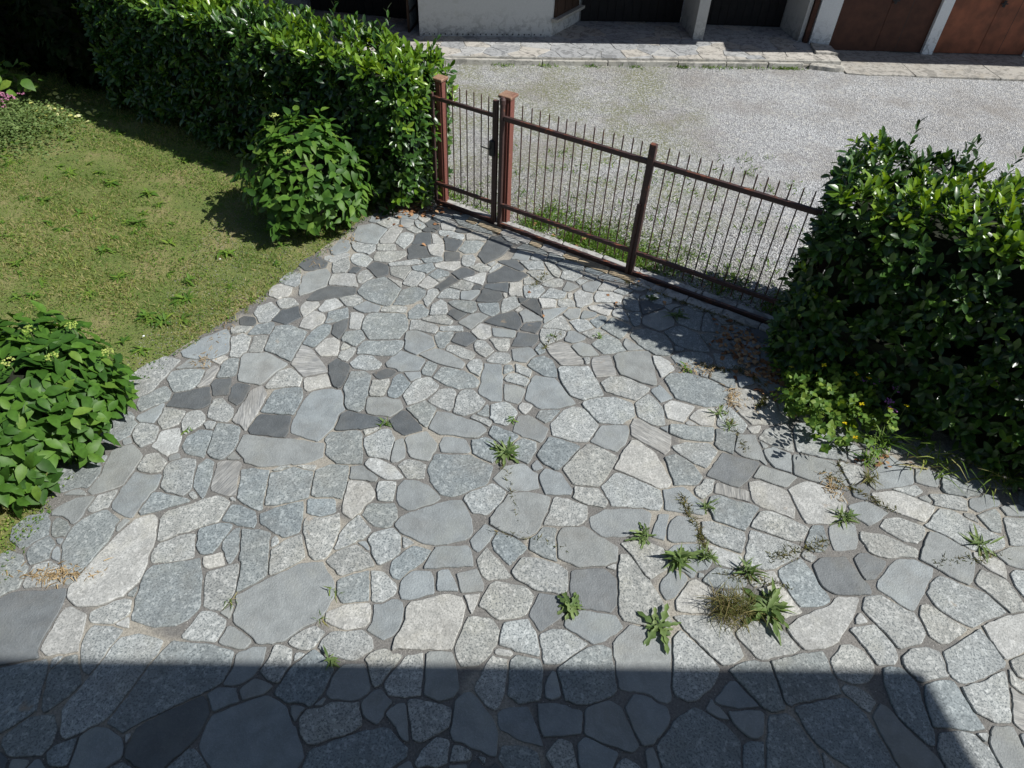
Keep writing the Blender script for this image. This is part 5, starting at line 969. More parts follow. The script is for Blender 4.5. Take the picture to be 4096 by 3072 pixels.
b6002,1381 3,133 -60,22 -104,96 -13,5 -143,-25 -50,-39 -31,-54 -67,-61 -12,-24 17,-102 36,-93 129,-107 197,24 96,165
g2748,798 -78,135 -142,56 -19,-7 -113,-85 -37,-119 45,-110 144,-49 131,48
d3489,1153 -100,151 -40,33 -93,34 -158,-95 -21,-143 47,-139 143,-52 123,59
g-4748,824 9,45 -69,107 -19,6 -22,-6 -92,4 -99,-49 -46,-126 12,-26 72,-85 123,-53 104,87
w6595,4042 1,212 -137,31 -13,-1 -43,-32 -26,-68 -47,-47 -47,-95 -31,-32 -3,-12 118,-137 167,-48 61,42
g6599,2862 -3,174 -42,21 -47,-2 -41,15 -33,3 -63,-21 -37,-40 -34,-60 -23,-109 71,-146 167,-55 77,33 6,30
g5073,1294 24,61 -5,24 -124,104 -59,-13 -135,-6 -112,-63 -5,-11 15,-185 103,-100 88,15 94,-17 105,81 1,80
b5622,835 18,82 -88,84 -69,4 -183,-69 -32,-141 112,-132 139,9 63,49 34,62
s737,906 17,33 -1,18 -32,73 -47,28 -69,12 -87,-28 -30,-1 -4,-43 -36,-116 -1,-63 131,-88 19,-6 59,26 45,51
b-3419,1685 -42,108 -89,82 -19,25 -11,2 -121,-83 -80,-144 99,-129 138,-32 142,27 7,10 0,28
g4878,2375 -30,138 -119,50 -143,-37 -41,-78 -2,-56 34,-137 36,-46 75,-29 109,22 29,28
s2354,1217 -16,136 -123,79 -22,6 -45,-13 -97,-44 -48,-68 -10,-59 9,-73 -36,-68 -6,-32 9,-10 94,-39 189,0 33,7 63,75 15,72
w1111,756 -76,110 -43,10 -127,61 -68,16 -20,-11 -30,-48 -33,-101 -36,-47 59,-137 30,-14 211,-1 45,23
d6236,2756 -45,139 -19,9 -137,20 -130,-48 -47,-130 77,-134 117,-25 137,33 7,7
w3530,763 -1,19 -53,127 -141,39 -144,-74 -44,-143 92,-132 215,-4 34,24
d-4551,1489 -38,109 -53,50 -84,36 -151,12 -103,-135 -2,-12 15,-27 30,-125 15,-28 84,-38 23,-20 81,-39 78,-10 9,9 102,149
d234,1258 -18,104 -18,20 -64,27 -101,89 -13,0 -38,-31 -33,1 -49,42 -17,7 -19,-28 -23,-57 -80,-46 -13,-24 -1,-80 9,-48 -11,-40 0,-42 128,-109 198,-17 24,11 65,92 65,36 8,11 10,26
g179,802 -10,46 -95,153 -164,-27 -33,-38 -65,-195 1,-33 110,-100 22,-2 130,43 107,81 5,10
g5974,4418 6,96 -10,18 -121,56 -128,-29 -15,-9 -64,-96 9,-130 13,-14 103,-62 144,18 58,110
w5552,2216 -36,145 -121,35 -19,-3 -96,-60 -47,-18 -8,-18 4,-151 9,-37 108,-77 152,45
g5432,2568 3,32 -8,42 -75,110 -165,27 -91,-44 -51,-46 -7,-9 -15,-68 6,-88 7,-20 71,-91 113,-73 58,10 108,63 26,24 10,21
d4654,3041 -19,40 -101,109 -84,22 -9,-1 -47,-43 -31,-37 -39,-107 6,-43 50,-58 31,-12 68,-6 48,-15 109,65
d-3084,1251 2,20 -27,53 -6,42 -83,53 -25,-15 -17,-1 -96,43 -22,-2 -84,-95 -6,-41 9,-131 11,-39 50,-32 96,-35 84,-14 79,83 11,58
b-2911,774 -14,81 -115,87 -138,13 -72,-118 10,-142 86,-101 148,1 97,131
g4070,1119 3,37 -25,69 -116,83 -20,7 -82,-34 -24,-30 -30,-19 -41,-49 -24,-74 50,-117 105,-41 60,15 107,-9 36,77
w4126,1841 9,32 -4,63 -56,62 -128,20 -94,-92 -40,-141 99,-107 90,0 42,9 65,30 23,58
s4650,864 8,107 -4,22 -111,73 -120,-49 -55,-70 -21,-65 44,-151 109,-73 11,-1 125,69 6,20 -3,77
b2980,1377 20,57 -43,53 -94,38 -60,-1 -54,35 -23,7 -39,-50 -65,-32 -40,-74 14,-43 60,-108 30,-38 122,-42 20,9 105,94
s-5284,1073 8,59 -4,9 -117,91 -61,22 -79,-4 -66,-46 0,-262 42,-48 103,-7 36,18 19,25 104,62
w-5287,1678 -57,113 -14,11 -111,41 -112,-11 -24,-18 0,-271 96,-50 20,-1 61,34 58,53 29,42 50,39
b-1378,792 4,29 -5,10 -53,65 -35,58 -125,35 -29,-40 -90,-60 -32,-48 -14,-70 8,-19 86,-117 120,-17 139,47 7,8
'''
# ------------------------------------------------------------------ places shared by several things
CAMP = np.array([0, 0, 5.0]); Rm = np.array([list(rt), list(fw), list(up)])
def proj(P):
    c = (np.asarray(P) - CAMP) @ Rm
    z = -c[:, 2]; f = 2780 / 4; return 512 + f * c[:, 0] / z, 384 - f * c[:, 1] / z, z
GA = np.array([-1.1684, 8.5429]); GE = np.array([2.9967, 6.2166]); GD = (GE - GA) / np.linalg.norm(GE - GA); GN = np.array([GD[1], -GD[0]])   # gate line, its direction, normal towards the camera
GN = GN if GN[1] < 0 else -GN
GANG = math.atan2(GD[1], GD[0])
def gp(s, o=0.0, z=0.0): p = GA + GD * s + GN * o; return (float(p[0]), float(p[1]), z)
LAWN = [(-1.92, 8.42), (-1.96, 8.21), (-2.42, 7.28), (-2.88, 6.27), (-3.17, 5.75), (-3.47, 5.32), (-3.74, 4.7), (-3.84, 3.4), (-3.86, 2.56), (-4.3, 2.2), (-12, 1.6)]
def wobble(pts, step=.12, amp=.02):
    out = []
    for a, b in zip(pts, pts[1:]):
        L = math.dist(a, b); k = max(1, int(L / step))
        for i in range(k):
            t = i / k; out.append((a[0] + (b[0] - a[0]) * t + random.uniform(-amp, amp), a[1] + (b[1] - a[1]) * t + random.uniform(-amp, amp)))
    out.append(pts[-1]); return out
def sheet(pts, z):
    import bmesh
    me = mesh_from([(x, y, z) for x, y in pts], [tuple(range(len(pts)))])
    bm = bmesh.new(); bm.from_mesh(me); bmesh.ops.triangulate(bm, faces=bm.faces[:]); 
    for f in bm.faces:
        if f.normal.z < 0: f.normal_flip()
    bm.to_mesh(me); bm.free(); return me
# ------------------------------------------------------------------ ground
g_ = mesh_from([(-120, -60, -.03), (120, -60, -.03), (120, 180, -.03), (-120, 180, -.03)], [(0, 1, 2, 3)])
add('ground', g_, M_DIRT, kind='structure')
far_l = gp(-14, 0)[:2]; far_r = gp(20, 0)[:2]
add('gravel_yard', sheet([far_l, far_r, (40, 10), (40, 30), (-40, 30), (-40, 14)], -.006), M_GRAVEL, kind='structure')
add('lawn', sheet(wobble(LAWN) + [(-30, 1.6), (-30, 14), far_l, gp(-.02, .0)[:2]], -.002), lawn_mat(), kind='structure')
paving = add('paving', sheet([gp(-.02, -.12)[:2]] + [(x - .06, y) for x, y in LAWN[:-1]] + [(-12, 1.5), (-12, -.33), (12, -.33), gp(12, -.12)[:2]], .002), M_MORTAR, kind='structure')
# ------------------------------------------------------------------ paving stones
def stone_mesh(pts, h0=-.008, h1=.016):
    """irregular slab from an outline, centred on its middle; chipped edges and a narrow worn arris"""
    n = len(pts); q = []
    for i in range(n):                                          # knock the corners off
        p0, p1, p2 = pts[i - 1], pts[i], pts[(i + 1) % n]
        la, lb = math.dist(p0, p1), math.dist(p1, p2)
        ka, kb = min(.16, .011 / la), min(.16, .011 / lb)
        q.append((p1[0] + (p0[0] - p1[0]) * ka, p1[1] + (p0[1] - p1[1]) * ka)); q.append((p1[0] + (p2[0] - p1[0]) * kb, p1[1] + (p2[1] - p1[1]) * kb))
    r = []
    for i in range(len(q)):
        a, b = q[i], q[(i + 1) % len(q)]; L = math.dist(a, b); k = max(1, min(6, int(L / .045)))
        for j in range(k):
            t = j / k; am = .006 if j else .003
            r.append((a[0] + (b[0] - a[0]) * t + random.uniform(-am, am), a[1] + (b[1] - a[1]) * t + random.uniform(-am, am)))
    n = len(r); cx = sum(p[0] for p in r) / n; cy = sum(p[1] for p in r) / n
    v = []
    tx, ty = random.uniform(-.012, .012), random.uniform(-.012, .012); dz = random.uniform(-.004, .004)
    for ins, z in ((0, h0), (0, h1 - .006), (.006, h1)):
        for x, y in r:
            dx, dy = x - cx, y - cy; L = math.hypot(dx, dy) + 1e-6; k = 1 - ins / L
            v.append((dx * k, dy * k, z + (tx * dx + ty * dy + dz if z > 0 else 0)))
    f = [(j * n + i, j * n + (i + 1) % n, (j + 1) * n + (i + 1) % n, (j + 1) * n + i) for j in (0, 1) for i in range(n)]
    f.append(tuple(range(2 * n, 3 * n)))
    return v, f, (cx, cy)
def lay_stones(items, parent, kinds, nmax, name='stone', rest='small_stone', h0=-.008, h1=.016, z=0):
    """items: (kind, outline); the first nmax are pieces of their own, the others are joined into one part"""
    J = [], [], [], []
    for i, (k, P) in enumerate(items):
        a = sum(P[j - 1][0] * P[j][1] - P[j][0] * P[j - 1][1] for j in range(len(P)))
        if a < 0: P = P[::-1]
        v, f, c = stone_mesh(P, h0, h1)
        if i < nmax:
            o = add(name, mesh_from(v, f), STONE[k] if isinstance(k, str) else k, parent, (c[0], c[1], z))
        else:
            n = len(J[0]); J[0].extend((x + c[0], y + c[1], zz + z) for x, y, zz in v); J[1].extend(tuple(q + n for q in t) for t in f)
            J[2].extend([kinds.index(k)] * len(f)); J[3].extend([random.random()] * len(v))
    if J[0]:
        me = mesh_from(J[0], J[1])
        for k in kinds: me.materials.append(STONE[k])
        me.polygons.foreach_set('material_index', J[2]); at = me.attributes.new('tint', 'FLOAT', 'POINT'); at.data.foreach_set('value', J[3])
        add(rest, me, None, parent, kind='stuff')
STONES = []
for line in STONE_DATA.strip().split('\n'):
    k = line[0]; x = y = 0; P = []
    for t in line[1:].split(' '):
        a, b = t.split(','); x += int(a); y += int(b); P.append((x / 1000, y / 1000))
    STONES.append((k, P))
lay_stones(STONES, paving, list('gwbsmdt'), 295)
# ------------------------------------------------------------------ threshold strip under the gate: pale and rusty slabs
thr = add('gate_threshold', mesh_from(*prism([gp(-.1, -.13)[:2], gp(5.1, -.13)[:2], gp(5.1, .12)[:2], gp(-.1, .12)[:2]], -.01, .008)), M_MORTAR, kind='structure')
M_SLAB = [plaster('slab_' + n, c, s) for n, c, s in (('rusty', (.36, .29, .19), (.28, .19, .1)), ('grey', (.4, .39, .36), (.3, .27, .22)), ('pale', (.36, .36, .34), (.28, .27, .25)))]
s = .03
for row, (o0, o1, lo, hi) in enumerate(((.065, .19, .16, .45), (-.13, -.05, .3, .6))):
    s = -.02 if row == 0 else .1
    while s < 5.0:
        L = random.uniform(lo, hi); e = min(s + L, 5.05)
        if not (row == 0 and s < .9 and random.random() < .3):
            pts = [gp(s + .006, o0 + random.uniform(-.006, .006))[:2], gp(e - .006, o0 + random.uniform(-.006, .006))[:2], gp(e - .006 + random.uniform(-.02, .02), o1)[:2], gp(s + .006 + random.uniform(-.02, .02), o1 + random.uniform(-.008, .008))[:2]]
            v, f, c = stone_mesh(pts, -.008, .03 if row == 0 else .03)
            add('slab', mesh_from(v, f), M_SLAB[(0 if random.random() < .5 else 1) if row == 0 else 2], thr, (c[0], c[1], 0))
        s = e
# ------------------------------------------------------------------ house the picture is taken from: only its shadow is seen
t_ = (6.5 - .012) / math.tan(math.radians(SUN_EL)); shx, shy = math.cos(math.radians(SUN_AZ)) * t_, math.sin(math.radians(SUN_AZ)) * t_
hs = empty('house', (0, -3, 0), 'house whose straight eave throws the wide shadow on the nearest paving', 'house')
c1 = (3.13 + shx, 2.25 + shy); c0 = (-3.51 + shx, 1.98 + shy); dirx = (c0[0] - c1[0], c0[1] - c1[1]); k = 16 / math.hypot(*dirx)
c0 = (c1[0] + dirx[0] * k, c1[1] + dirx[1] * k); c2 = (3.26 + shx + .1, 1.58 + shy - .5)
roofpts = [c0, c1, c2, (c2[0] + .9, -7.2), (c0[0], -7.2)]
add('roof', mesh_from(*prism([(x, y + 3) for x, y in roofpts], 6.5, 6.62)), M_ROOF, hs)
add('wall', mesh_from(*prism([(-14, -4), (8.1, -4), (8.1, 2.65), (-14, 2.65)], 0, 6.5)), M_PLASTER, hs)
# ------------------------------------------------------------------ building across the yard
def inv(p): return tuple(-Vector(p.location)) if p is not None and p.type == 'EMPTY' else (0, 0, 0)
def W(name, pts, z0, z1, mat, parent, **k): return add(name, mesh_from(*prism(pts, z0, z1)), mat, parent, inv(parent), **k)
PZ = .12
bld = empty('farm_building', (0, 15, 0), 'grey plastered building with dark doorways behind a raised stone porch, top left of the yard', 'building')
W('wall', [(-2.21, 14.72), (.42, 15.06), (1.02, 16.12), (.7, 16.8), (-2.5, 16.5), (-2.32, 15.6)], 0, 2.75, M_PLASTER, bld)
W('wall', [(1.02, 16.16), (3.24, 16.42), (5.41, 16.5), (5.41, 16.75), (.9, 16.7)], 0, .13, M_PLASTER2, bld)
W('wall', [(5.58, 15.57), (5.66, 15.57), (5.66, 16.7), (5.41, 16.7), (5.41, 16.36)], 0, 2.75, M_PLASTER2, bld)
W('pillar', [(3.35, 15.36), (3.56, 15.35), (3.49, 16.38), (3.24, 16.36)], 0, 2.75, M_PLASTER2, bld)
W('pillar', [(-5.4, 16.28), (-4.72, 16.1), (-4.6, 16.7), (-5.3, 16.9)], 0, 2.75, M_PLASTER, bld)
def plank_door(name, a, b, z0, z1, n, mat, parent, th=.05, gap=.008, handle=None, label=None):
    a, b = Vector(a), Vector(b); u = (b - a).normalized(); nrm = Vector((u.y, -u.x)); L = (b - a).length
    d = add(name, MB().add(prism([tuple(a - nrm * .02), tuple(b - nrm * .02), tuple(b - nrm * .06), tuple(a - nrm * .06)], z0, z1)).mesh(), M_BLACK, parent, inv(parent))
    if label: d['label'] = label
    for i in range(n):
        p = a + u * (L * i / n + gap / 2); q = a + u * (L * (i + 1) / n - gap / 2); e = random.uniform(0, .004)
        add('board', mesh_from(*prism([tuple(p + nrm * e), tuple(q + nrm * e), tuple(q - nrm * .018), tuple(p - nrm * .018)], z0 + .01, z1)), mat, d)
    if handle:
        h = a + u * (L * handle[0]) + nrm * .03
        add('handle', MB().add(tube((h.x - u.x * .05, h.y - u.y * .05, handle[1]), (h.x + u.x * .05, h.y + u.y * .05, handle[1]), .012)).add(box((h.x, h.y, handle[1]), (.04, .03, .1))).mesh(), M_BLACK, d)
    return d
plank_door('door', (1.06, 16.12), (3.22, 16.36), PZ, 2.6, 12, M_DARKD, bld)
plank_door('door', (3.5, 16.3), (5.4, 16.4), PZ, 2.6, 11, M_DARKD, bld)
plank_door('door', (-4.68, 15.95), (-2.34, 15.62), PZ, 2.6, 12, M_DARKD, bld)
# splayed side of the plaster block: shutter above a stone sill
def on_side(t, o, z): 
    a = Vector((.42, 15.06)); b = Vector((1.02, 16.12)); u = (b - a).normalized(); nn = Vector((u.y, -u.x)); p = a + u * t + nn * o; return (p.x, p.y, z)
sh = W('shutter', [on_side(.05, .004, 0)[:2], on_side(1.08, .004, 0)[:2], on_side(1.08, .04, 0)[:2], on_side(.05, .04, 0)[:2]], .47, 1.8, M_SHUT, bld)
for i in range(3):
    for z0, z1 in ((.53, .85), (.9, 1.6)):
        W('panel', [on_side(.1 + i * .33, .041, 0)[:2], on_side(.36 + i * .33, .041, 0)[:2], on_side(.36 + i * .33, .055, 0)[:2], on_side(.1 + i * .33, .055, 0)[:2]], z0, z1, M_SHUT, sh)
W('sill', [on_side(-.03, .002, 0)[:2], on_side(1.16, .002, 0)[:2], on_side(1.16, .14, 0)[:2], on_side(-.03, .14, 0)[:2]], .41, .465, M_KERB, bld)
dr = MB()
for i in range(22):
    t = .03 + i / 22 * .93 + random.uniform(-.006, .006); x = -2.21 + 2.63 * t; y = 14.72 + .34 * t
    dr.add(blob((x, y - .004, PZ + .035), .016, 1, 1.0, .2))
add('drain_hole', dr.mesh(), M_BLACK, bld, inv(bld), kind='stuff')
W('drain_board', [(5.67, 15.5), (5.75, 15.47), (5.78, 15.9), (5.7, 15.92)], .0, 2.7, M_DOORD, bld)
# roofs of both buildings: the eave line is the one that throws the shadow edge seen on the porch
He = 2.9; te = (He - PZ) / math.tan(math.radians(SUN_EL)); ex, ey = math.cos(math.radians(SUN_AZ)) * te, math.sin(math.radians(SUN_AZ)) * te
sh_pts = [(-12, 12.9), (-1.41, 14.5), (3.38, 15.03), (3.43, 15.22), (4.09, 15.3), (4.06, 14.74), (6.02, 14.97)]
E1 = [(x + ex, y + ey) for x, y in sh_pts]
W('roof', E1 + [(E1[-1][0], 21), (-12, 21)], He, He + .14, M_ROOF, bld)
sh2 = [(6.02, 14.97), (6.3, 14.78), (10.08, 15.02), (16, 15.5)]
# glazed leaf standing open beside the plaster block
gl = empty('glazed_door', (-2.36, 14.9, PZ), 'narrow glazed door leaf standing open against the left end of the plaster block', 'door')
ga, gb = Vector((-2.45, 14.86)), Vector((-2.36, 15.5)); gu = (gb - ga)
fr = MB()
def gbar(t0, t1, z0, z1, th=.04):
    a = ga + gu * t0; b = ga + gu * t1; u = gu.normalized(); nn = Vector((u.y, -u.x)) * th / 2
    return prism([tuple(a - nn), tuple(b - nn), tuple(b + nn), tuple(a + nn)], z0, z1)
zb = [0, .34, .72, 1.15, 1.6]
for z in zb: fr.add(gbar(.08, .92, z, z + .035))
fr.add(gbar(0, .08, 0, 1.65)); fr.add(gbar(.92, 1, 0, 1.65))
for o in ([add('frame', fr.mesh(), M_SHUT, gl)] + [add('pane', MB().add(gbar(.08, .92, z + .035, zb[i + 1] if i + 1 < len(zb) else z + .05, .012)).mesh(), M_GLASS, gl) for i, z in enumerate(zb[:-1])]):
    o.location = (2.36, -14.9, 0)
# garages
gar = empty('garage_row', (8, 15.4, 0), 'row of garages with brown double doors between white painted pillars, top right', 'garage')
W('pillar', [(5.78, 15.44), (6.14, 15.3), (6.17, 15.9), (5.8, 15.95)], 0, 2.8, M_WHITE, gar)
W('pillar', [(8.18, 15.49), (8.41, 15.51), (8.39, 16.0), (8.16, 15.98)], 0, 2.8, M_WHITE, gar)
W('pillar', [(10.4, 15.68), (10.66, 15.7), (10.64, 16.2), (10.38, 16.18)], 0, 2.8, M_WHITE, gar)
W('pillar', [(12.7, 15.88), (12.95, 15.9), (12.9, 16.4), (12.7, 16.38)], 0, 2.8, M_WHITE, gar)
def garage_door(a, b, mat, hz, label):
    a, b = Vector(a), Vector(b); m1 = a + (b - a) * .5
    nrm = Vector(((b - a).y, -(b - a).x)).normalized(); u = (b - a).normalized()
    d = W('garage_door', [tuple(a - nrm * .03), tuple(b - nrm * .03), tuple(b - nrm * .07), tuple(a - nrm * .07)], .03, 2.5, M_BLACK, gar); d['label'] = label
    for p, q in ((a, m1 - u * .005), (m1 + u * .005, b)):
        W('door_leaf', [tuple(p), tuple(q), tuple(q - nrm * .029), tuple(p - nrm * .029)], .035, 2.5, mat, d)
    p = a + (b - a) * .72; W('seam_strip', [tuple(p + nrm * .003), tuple(p + u * .008 + nrm * .003), tuple(p + u * .008), tuple(p)], .04, 2.5, M_BLACK, d)
    h = m1 + nrm * .035 + u * .06
    add('handle', MB().add(tube((h.x - u.x * .07, h.y - u.y * .07, hz), (h.x + u.x * .07, h.y + u.y * .07, hz), .013)).add(box((h.x, h.y, hz), (.05, .03, .12), GANG)).mesh(), M_BLACK, d)
garage_door((6.17, 15.42), (8.17, 15.56), M_DOORD, 1.0, 'dark brown garage door')
garage_door((8.42, 15.58), (10.39, 15.74), M_DOORR, 1.0, 'brown garage door, redder by bounced light painted in')
garage_door((10.67, 15.76), (12.7, 15.94), M_DOORR, 1.0, 'brown garage door with the same painted bounce light')
E2 = [(x + ex, y + ey) for x, y in sh2]
W('roof', [(E1[-1][0] + .01, E2[0][1])] + E2[1:] + [(E2[-1][0], 21), (E1[-1][0] + .01, 21)], He, He + .14, M_ROOF, gar)
W('wall', [(6.2, 16.9), (14, 17.5), (14, 17.7), (6.2, 17.1)], 0, 2.8, M_PLASTER, gar)
# ------------------------------------------------------------------ raised porch floor with its kerb, crazy paved
porch_edge = [(-12, 12.42), (-1.34, 13.72), (3.79, 14.29), (6.2, 14.53)]
porch = add('porch_floor', mesh_from(*prism([(x, y + .02) for x, y in porch_edge] + [(6.05, 15.35), (5.7, 16.9), (-12, 18)], -.02, PZ - .012)), M_KERB, kind='structure')
def edge_y(x):
    for a, b in zip(porch_edge, porch_edge[1:]):
        if a[0] <= x <= b[0]: return a[1] + (b[1] - a[1]) * (x - a[0]) / (b[0] - a[0])
    return porch_edge[-1][1]
pr = random.Random(12); seeds = []
for _ in range(9000):
    x = pr.uniform(-6, 6.1); y = edge_y(x) + pr.uniform(-.1, 2.6)
    if all(((x - a) / 1.25) ** 2 + (y - b) ** 2 > (.27 + .1 * pr.random()) ** 2 for a, b in seeds): seeds.append((x, y))
def clip(poly, nx_, ny_, c):
    out = []
    for i in range(len(poly)):
        a, b = poly[i], poly[(i + 1) % len(poly)]; da, db = nx_ * a[0] + ny_ * a[1] - c, nx_ * b[0] + ny_ * b[1] - c
        if da <= 0: out.append(a)
        if (da < 0) != (db < 0) and abs(da - db) > 1e-9: t = da / (da - db); out.append((a[0] + (b[0] - a[0]) * t, a[1] + (b[1] - a[1]) * t))
    return out
cells = []
for i, (x, y) in enumerate(seeds):
    poly = [(x - .6, y - .6), (x + .6, y - .6), (x + .6, y + .6), (x - .6, y + .6)]
    for j, (a, b) in enumerate(seeds):
        if i == j or abs(a - x) > 1.3 or abs(b - y) > 1.3: continue
        dx, dy = a - x, b - y; L = math.hypot(dx, dy); poly = clip(poly, dx / L, dy / L, (dx * (x + a) / 2 + dy * (y + b) / 2) / L - .005)
        if len(poly) < 3: break
    for p, q in zip(porch_edge, porch_edge[1:]):
        dx, dy = q[0] - p[0], q[1] - p[1]; L = math.hypot(dx, dy); n_ = (dy / L, -dx / L)
        if len(poly) >= 3: poly = clip(poly, n_[0], n_[1], n_[0] * p[0] + n_[1] * p[1] + .01)
    if len(poly) >= 3: poly = clip(poly, 1, 0, 6.18)
    if len(poly) >= 3: poly = [p for k_, p in enumerate(poly) if math.dist(p, poly[k_ - 1]) > .02]
    if len(poly) >= 3 and abs(sum(poly[k_ - 1][0] * poly[k_][1] - poly[k_][0] * poly[k_ - 1][1] for k_ in range(len(poly)))) > .01: cells.append((x, y, poly))
PSM = [plaster('porch_stone_' + n, c, s) for n, c, s in (('beige', (.42, .4, .36), (.33, .31, .27)), ('grey', (.38, .385, .38), (.3, .3, .29)), ('blue', (.31, .32, .325), (.26, .26, .26)))]
for x, y, poly in sorted(cells, key=lambda q: q[1])[:290]:
    a = sum(poly[j - 1][0] * poly[j][1] - poly[j][0] * poly[j - 1][1] for j in range(len(poly)))
    v, f, c = stone_mesh(poly if a > 0 else poly[::-1], -.02, .0)
    add('stone', mesh_from(v, f), pr.choice(PSM), porch, (c[0], c[1], PZ - .002))
# kerb stones along the porch front: separate lengths with cracks between
kerb = add('kerb', mesh_from(*prism([(-12, 12.4), (-1.34, 13.7), (3.79, 14.27), (6.2, 14.51), (6.2, 14.6), (3.79, 14.36), (-1.34, 13.79), (-12, 12.5)], -.02, .04)), M_CONC, kind='structure')
cuts = [-6, -4.6, -3.1, -1.62, .25, 1.52, 2.9, 3.86, 4.7, 5.42]
for a, b in zip(cuts, cuts[1:]):
    j = pr.uniform(-.01, .012); p = [(a + .008, edge_y(a) - .075 + j), (b - .008, edge_y(b) - .075 + j + pr.uniform(-.01, .01)), (b - .008, edge_y(b) + .0), (a + .008, edge_y(a) + .0)]
    v, f, c = stone_mesh(p, -.03, .085 + pr.uniform(-.01, .005)); add('kerb_stone', mesh_from(v, f), M_KERB, kerb, (c[0], c[1], 0))
v, f, c = stone_mesh([(5.52, 14.36), (6.0, 14.27), (6.2, 14.3), (6.22, 14.42), (6.05, 14.5), (5.6, 14.5)], -.03, .07); o = add('kerb_stone', mesh_from(v, f), M_KERB, kerb, (c[0], c[1] - .0, 0)); o['label'] = 'broken kerb piece lying loose'
v, f, c = stone_mesh([(5.75, 14.86), (6.2, 14.84), (6.16, 15.27), (5.78, 15.4)], -.02, .05); add('stone', mesh_from(v, f), PSM[0], porch, (c[0], c[1], PZ))
# concrete apron before the garages
ap = add('garage_apron', mesh_from(*prism([(6.22, 14.2), (14, 14.62), (14, 16.4), (6.22, 15.8)], -.03, .004)), M_DIRT, kind='structure')
for a, b in ((6.22, 7.58), (7.595, 9.27), (9.285, 11.1), (11.12, 13.0)):
    y0 = lambda x: 14.2 + (x - 6.22) * .03; y1 = lambda x: 15.8 + (x - 6.22) * .07
    p = [(a, y0(a) + pr.uniform(-.03, .03)), (a + (b - a) * .3, y0(a) + pr.uniform(-.05, .04)), (a + (b - a) * .7, y0(b) + pr.uniform(-.05, .04)), (b, y0(b) + pr.uniform(-.03, .03)), (b - .1, y1(b)), (a - .1, y1(a))]
    v, f, c = stone_mesh(p, -.03, .022); add('slab', mesh_from(v, f), M_CONC, ap, (c[0], c[1], 0))
# ------------------------------------------------------------------ gates and posts
def bars(parent, s0, ds, n, name='bar'):
    me = MB().add(tube((0, 0, .17), (0, 0, 1.655), .0075, 6)).add(tube((0, 0, 1.655), (0, 0, 1.675), .0075, 6, .001)).mesh()
    me.materials.append(M_BAR)
    for i in range(n):
        o = bpy.data.objects.new(name, me); COL.objects.link(o); o.parent = parent
        o.location = Vector(gp(s0 + ds * i, -.012, 0)) - Vector(parent.location)
        o.rotation_euler = (random.uniform(-.004, .004), random.uniform(-.004, .004), 0)
def gbox(parent, name, s0, s1, o0, o1, z0, z1, mat=None, bev=.003):
    c = gp((s0 + s1) / 2, (o0 + o1) / 2, (z0 + z1) / 2); b = MB().box((0, 0, 0), (s1 - s0, abs(o1 - o0), z1 - z0), GANG)
    return add(name, b.mesh(bev), mat or M_GATE, parent, Vector(c) - Vector(parent.location))
pg = empty('pedestrian_gate', gp(.47), 'narrow rusty pedestrian gate of seven thin bars with a lock, beside the left hedge', 'gate')
gbox(pg, 'stile', -.01, .03, -.0, .04, .0, 1.53); gbox(pg, 'stile', .905, .945, 0, .04, .0, 1.66)
for z0, z1 in ((1.45, 1.495), (.3, .345), (.01, .075)): gbox(pg, 'rail', .031, .904, .0, .035, z0, z1)
bars(pg, .194, .1043, 7)
gbox(pg, 'lock_box', .88, .95, -.03, .07, .98, 1.17, M_BLACK)
h = gp(.9, .07, 1.08); h2 = gp(.78, .1, 1.09); add('handle', MB().add(tube(gp(.9, .06, 1.08), gp(.9, .1, 1.08), .008)).add(tube(gp(.9, .1, 1.08), gp(.78, .1, 1.085), .008)).mesh(), M_BLACK, pg).location = -Vector(pg.location)
gbox(pg, 'latch_plate', .948, .972, .0, .04, .05, 1.665)
def drive_leaf(s0, s1, b0, db, nb, label, tube_side):
    g = empty('driveway_gate', gp((s0 + s1) / 2), label, 'gate', 'leaves of the driveway gate')
    for z0, z1 in ((1.447, 1.505), (.305, .355), (.012, .066)): gbox(g, 'rail', s0 + .03, s1, .0, .04, z0, z1)
    bars(g, b0, db, nb)
    return g
dl = drive_leaf(1.03, 2.884, 1.286, .1153, 14, 'left leaf of the driveway gate, from the capped red post to the middle stile', 0)
o = add('hinge_stile', MB().add(tube(gp(1.03, .02, .0), gp(1.03, .02, 1.63), .032, 12)).add(tube(gp(1.03, .02, 1.635), gp(1.03, .02, 1.69), .037, 12)).add(tube(gp(1.03, .02, 1.69), gp(1.03, .02, 1.715), .037, 12, .022)).mesh(), M_GATE, dl); o.location = -Vector(dl.location)
gbox(dl, 'meeting_stile', 2.886, 2.962, -.01, .05, .0, 1.685, M_GATE, .004); gbox(dl, 'stop_bar', 2.874, 2.915, .052, .075, .0, .98, M_GATE)
dr_ = drive_leaf(2.935, 4.96, 3.088, .1192, 15, 'right leaf of the driveway gate, from the middle stile into the right hedge', 1)
gbox(dr_, 'hinge_stile', 4.93, 4.99, .0, .05, .0, 1.6)
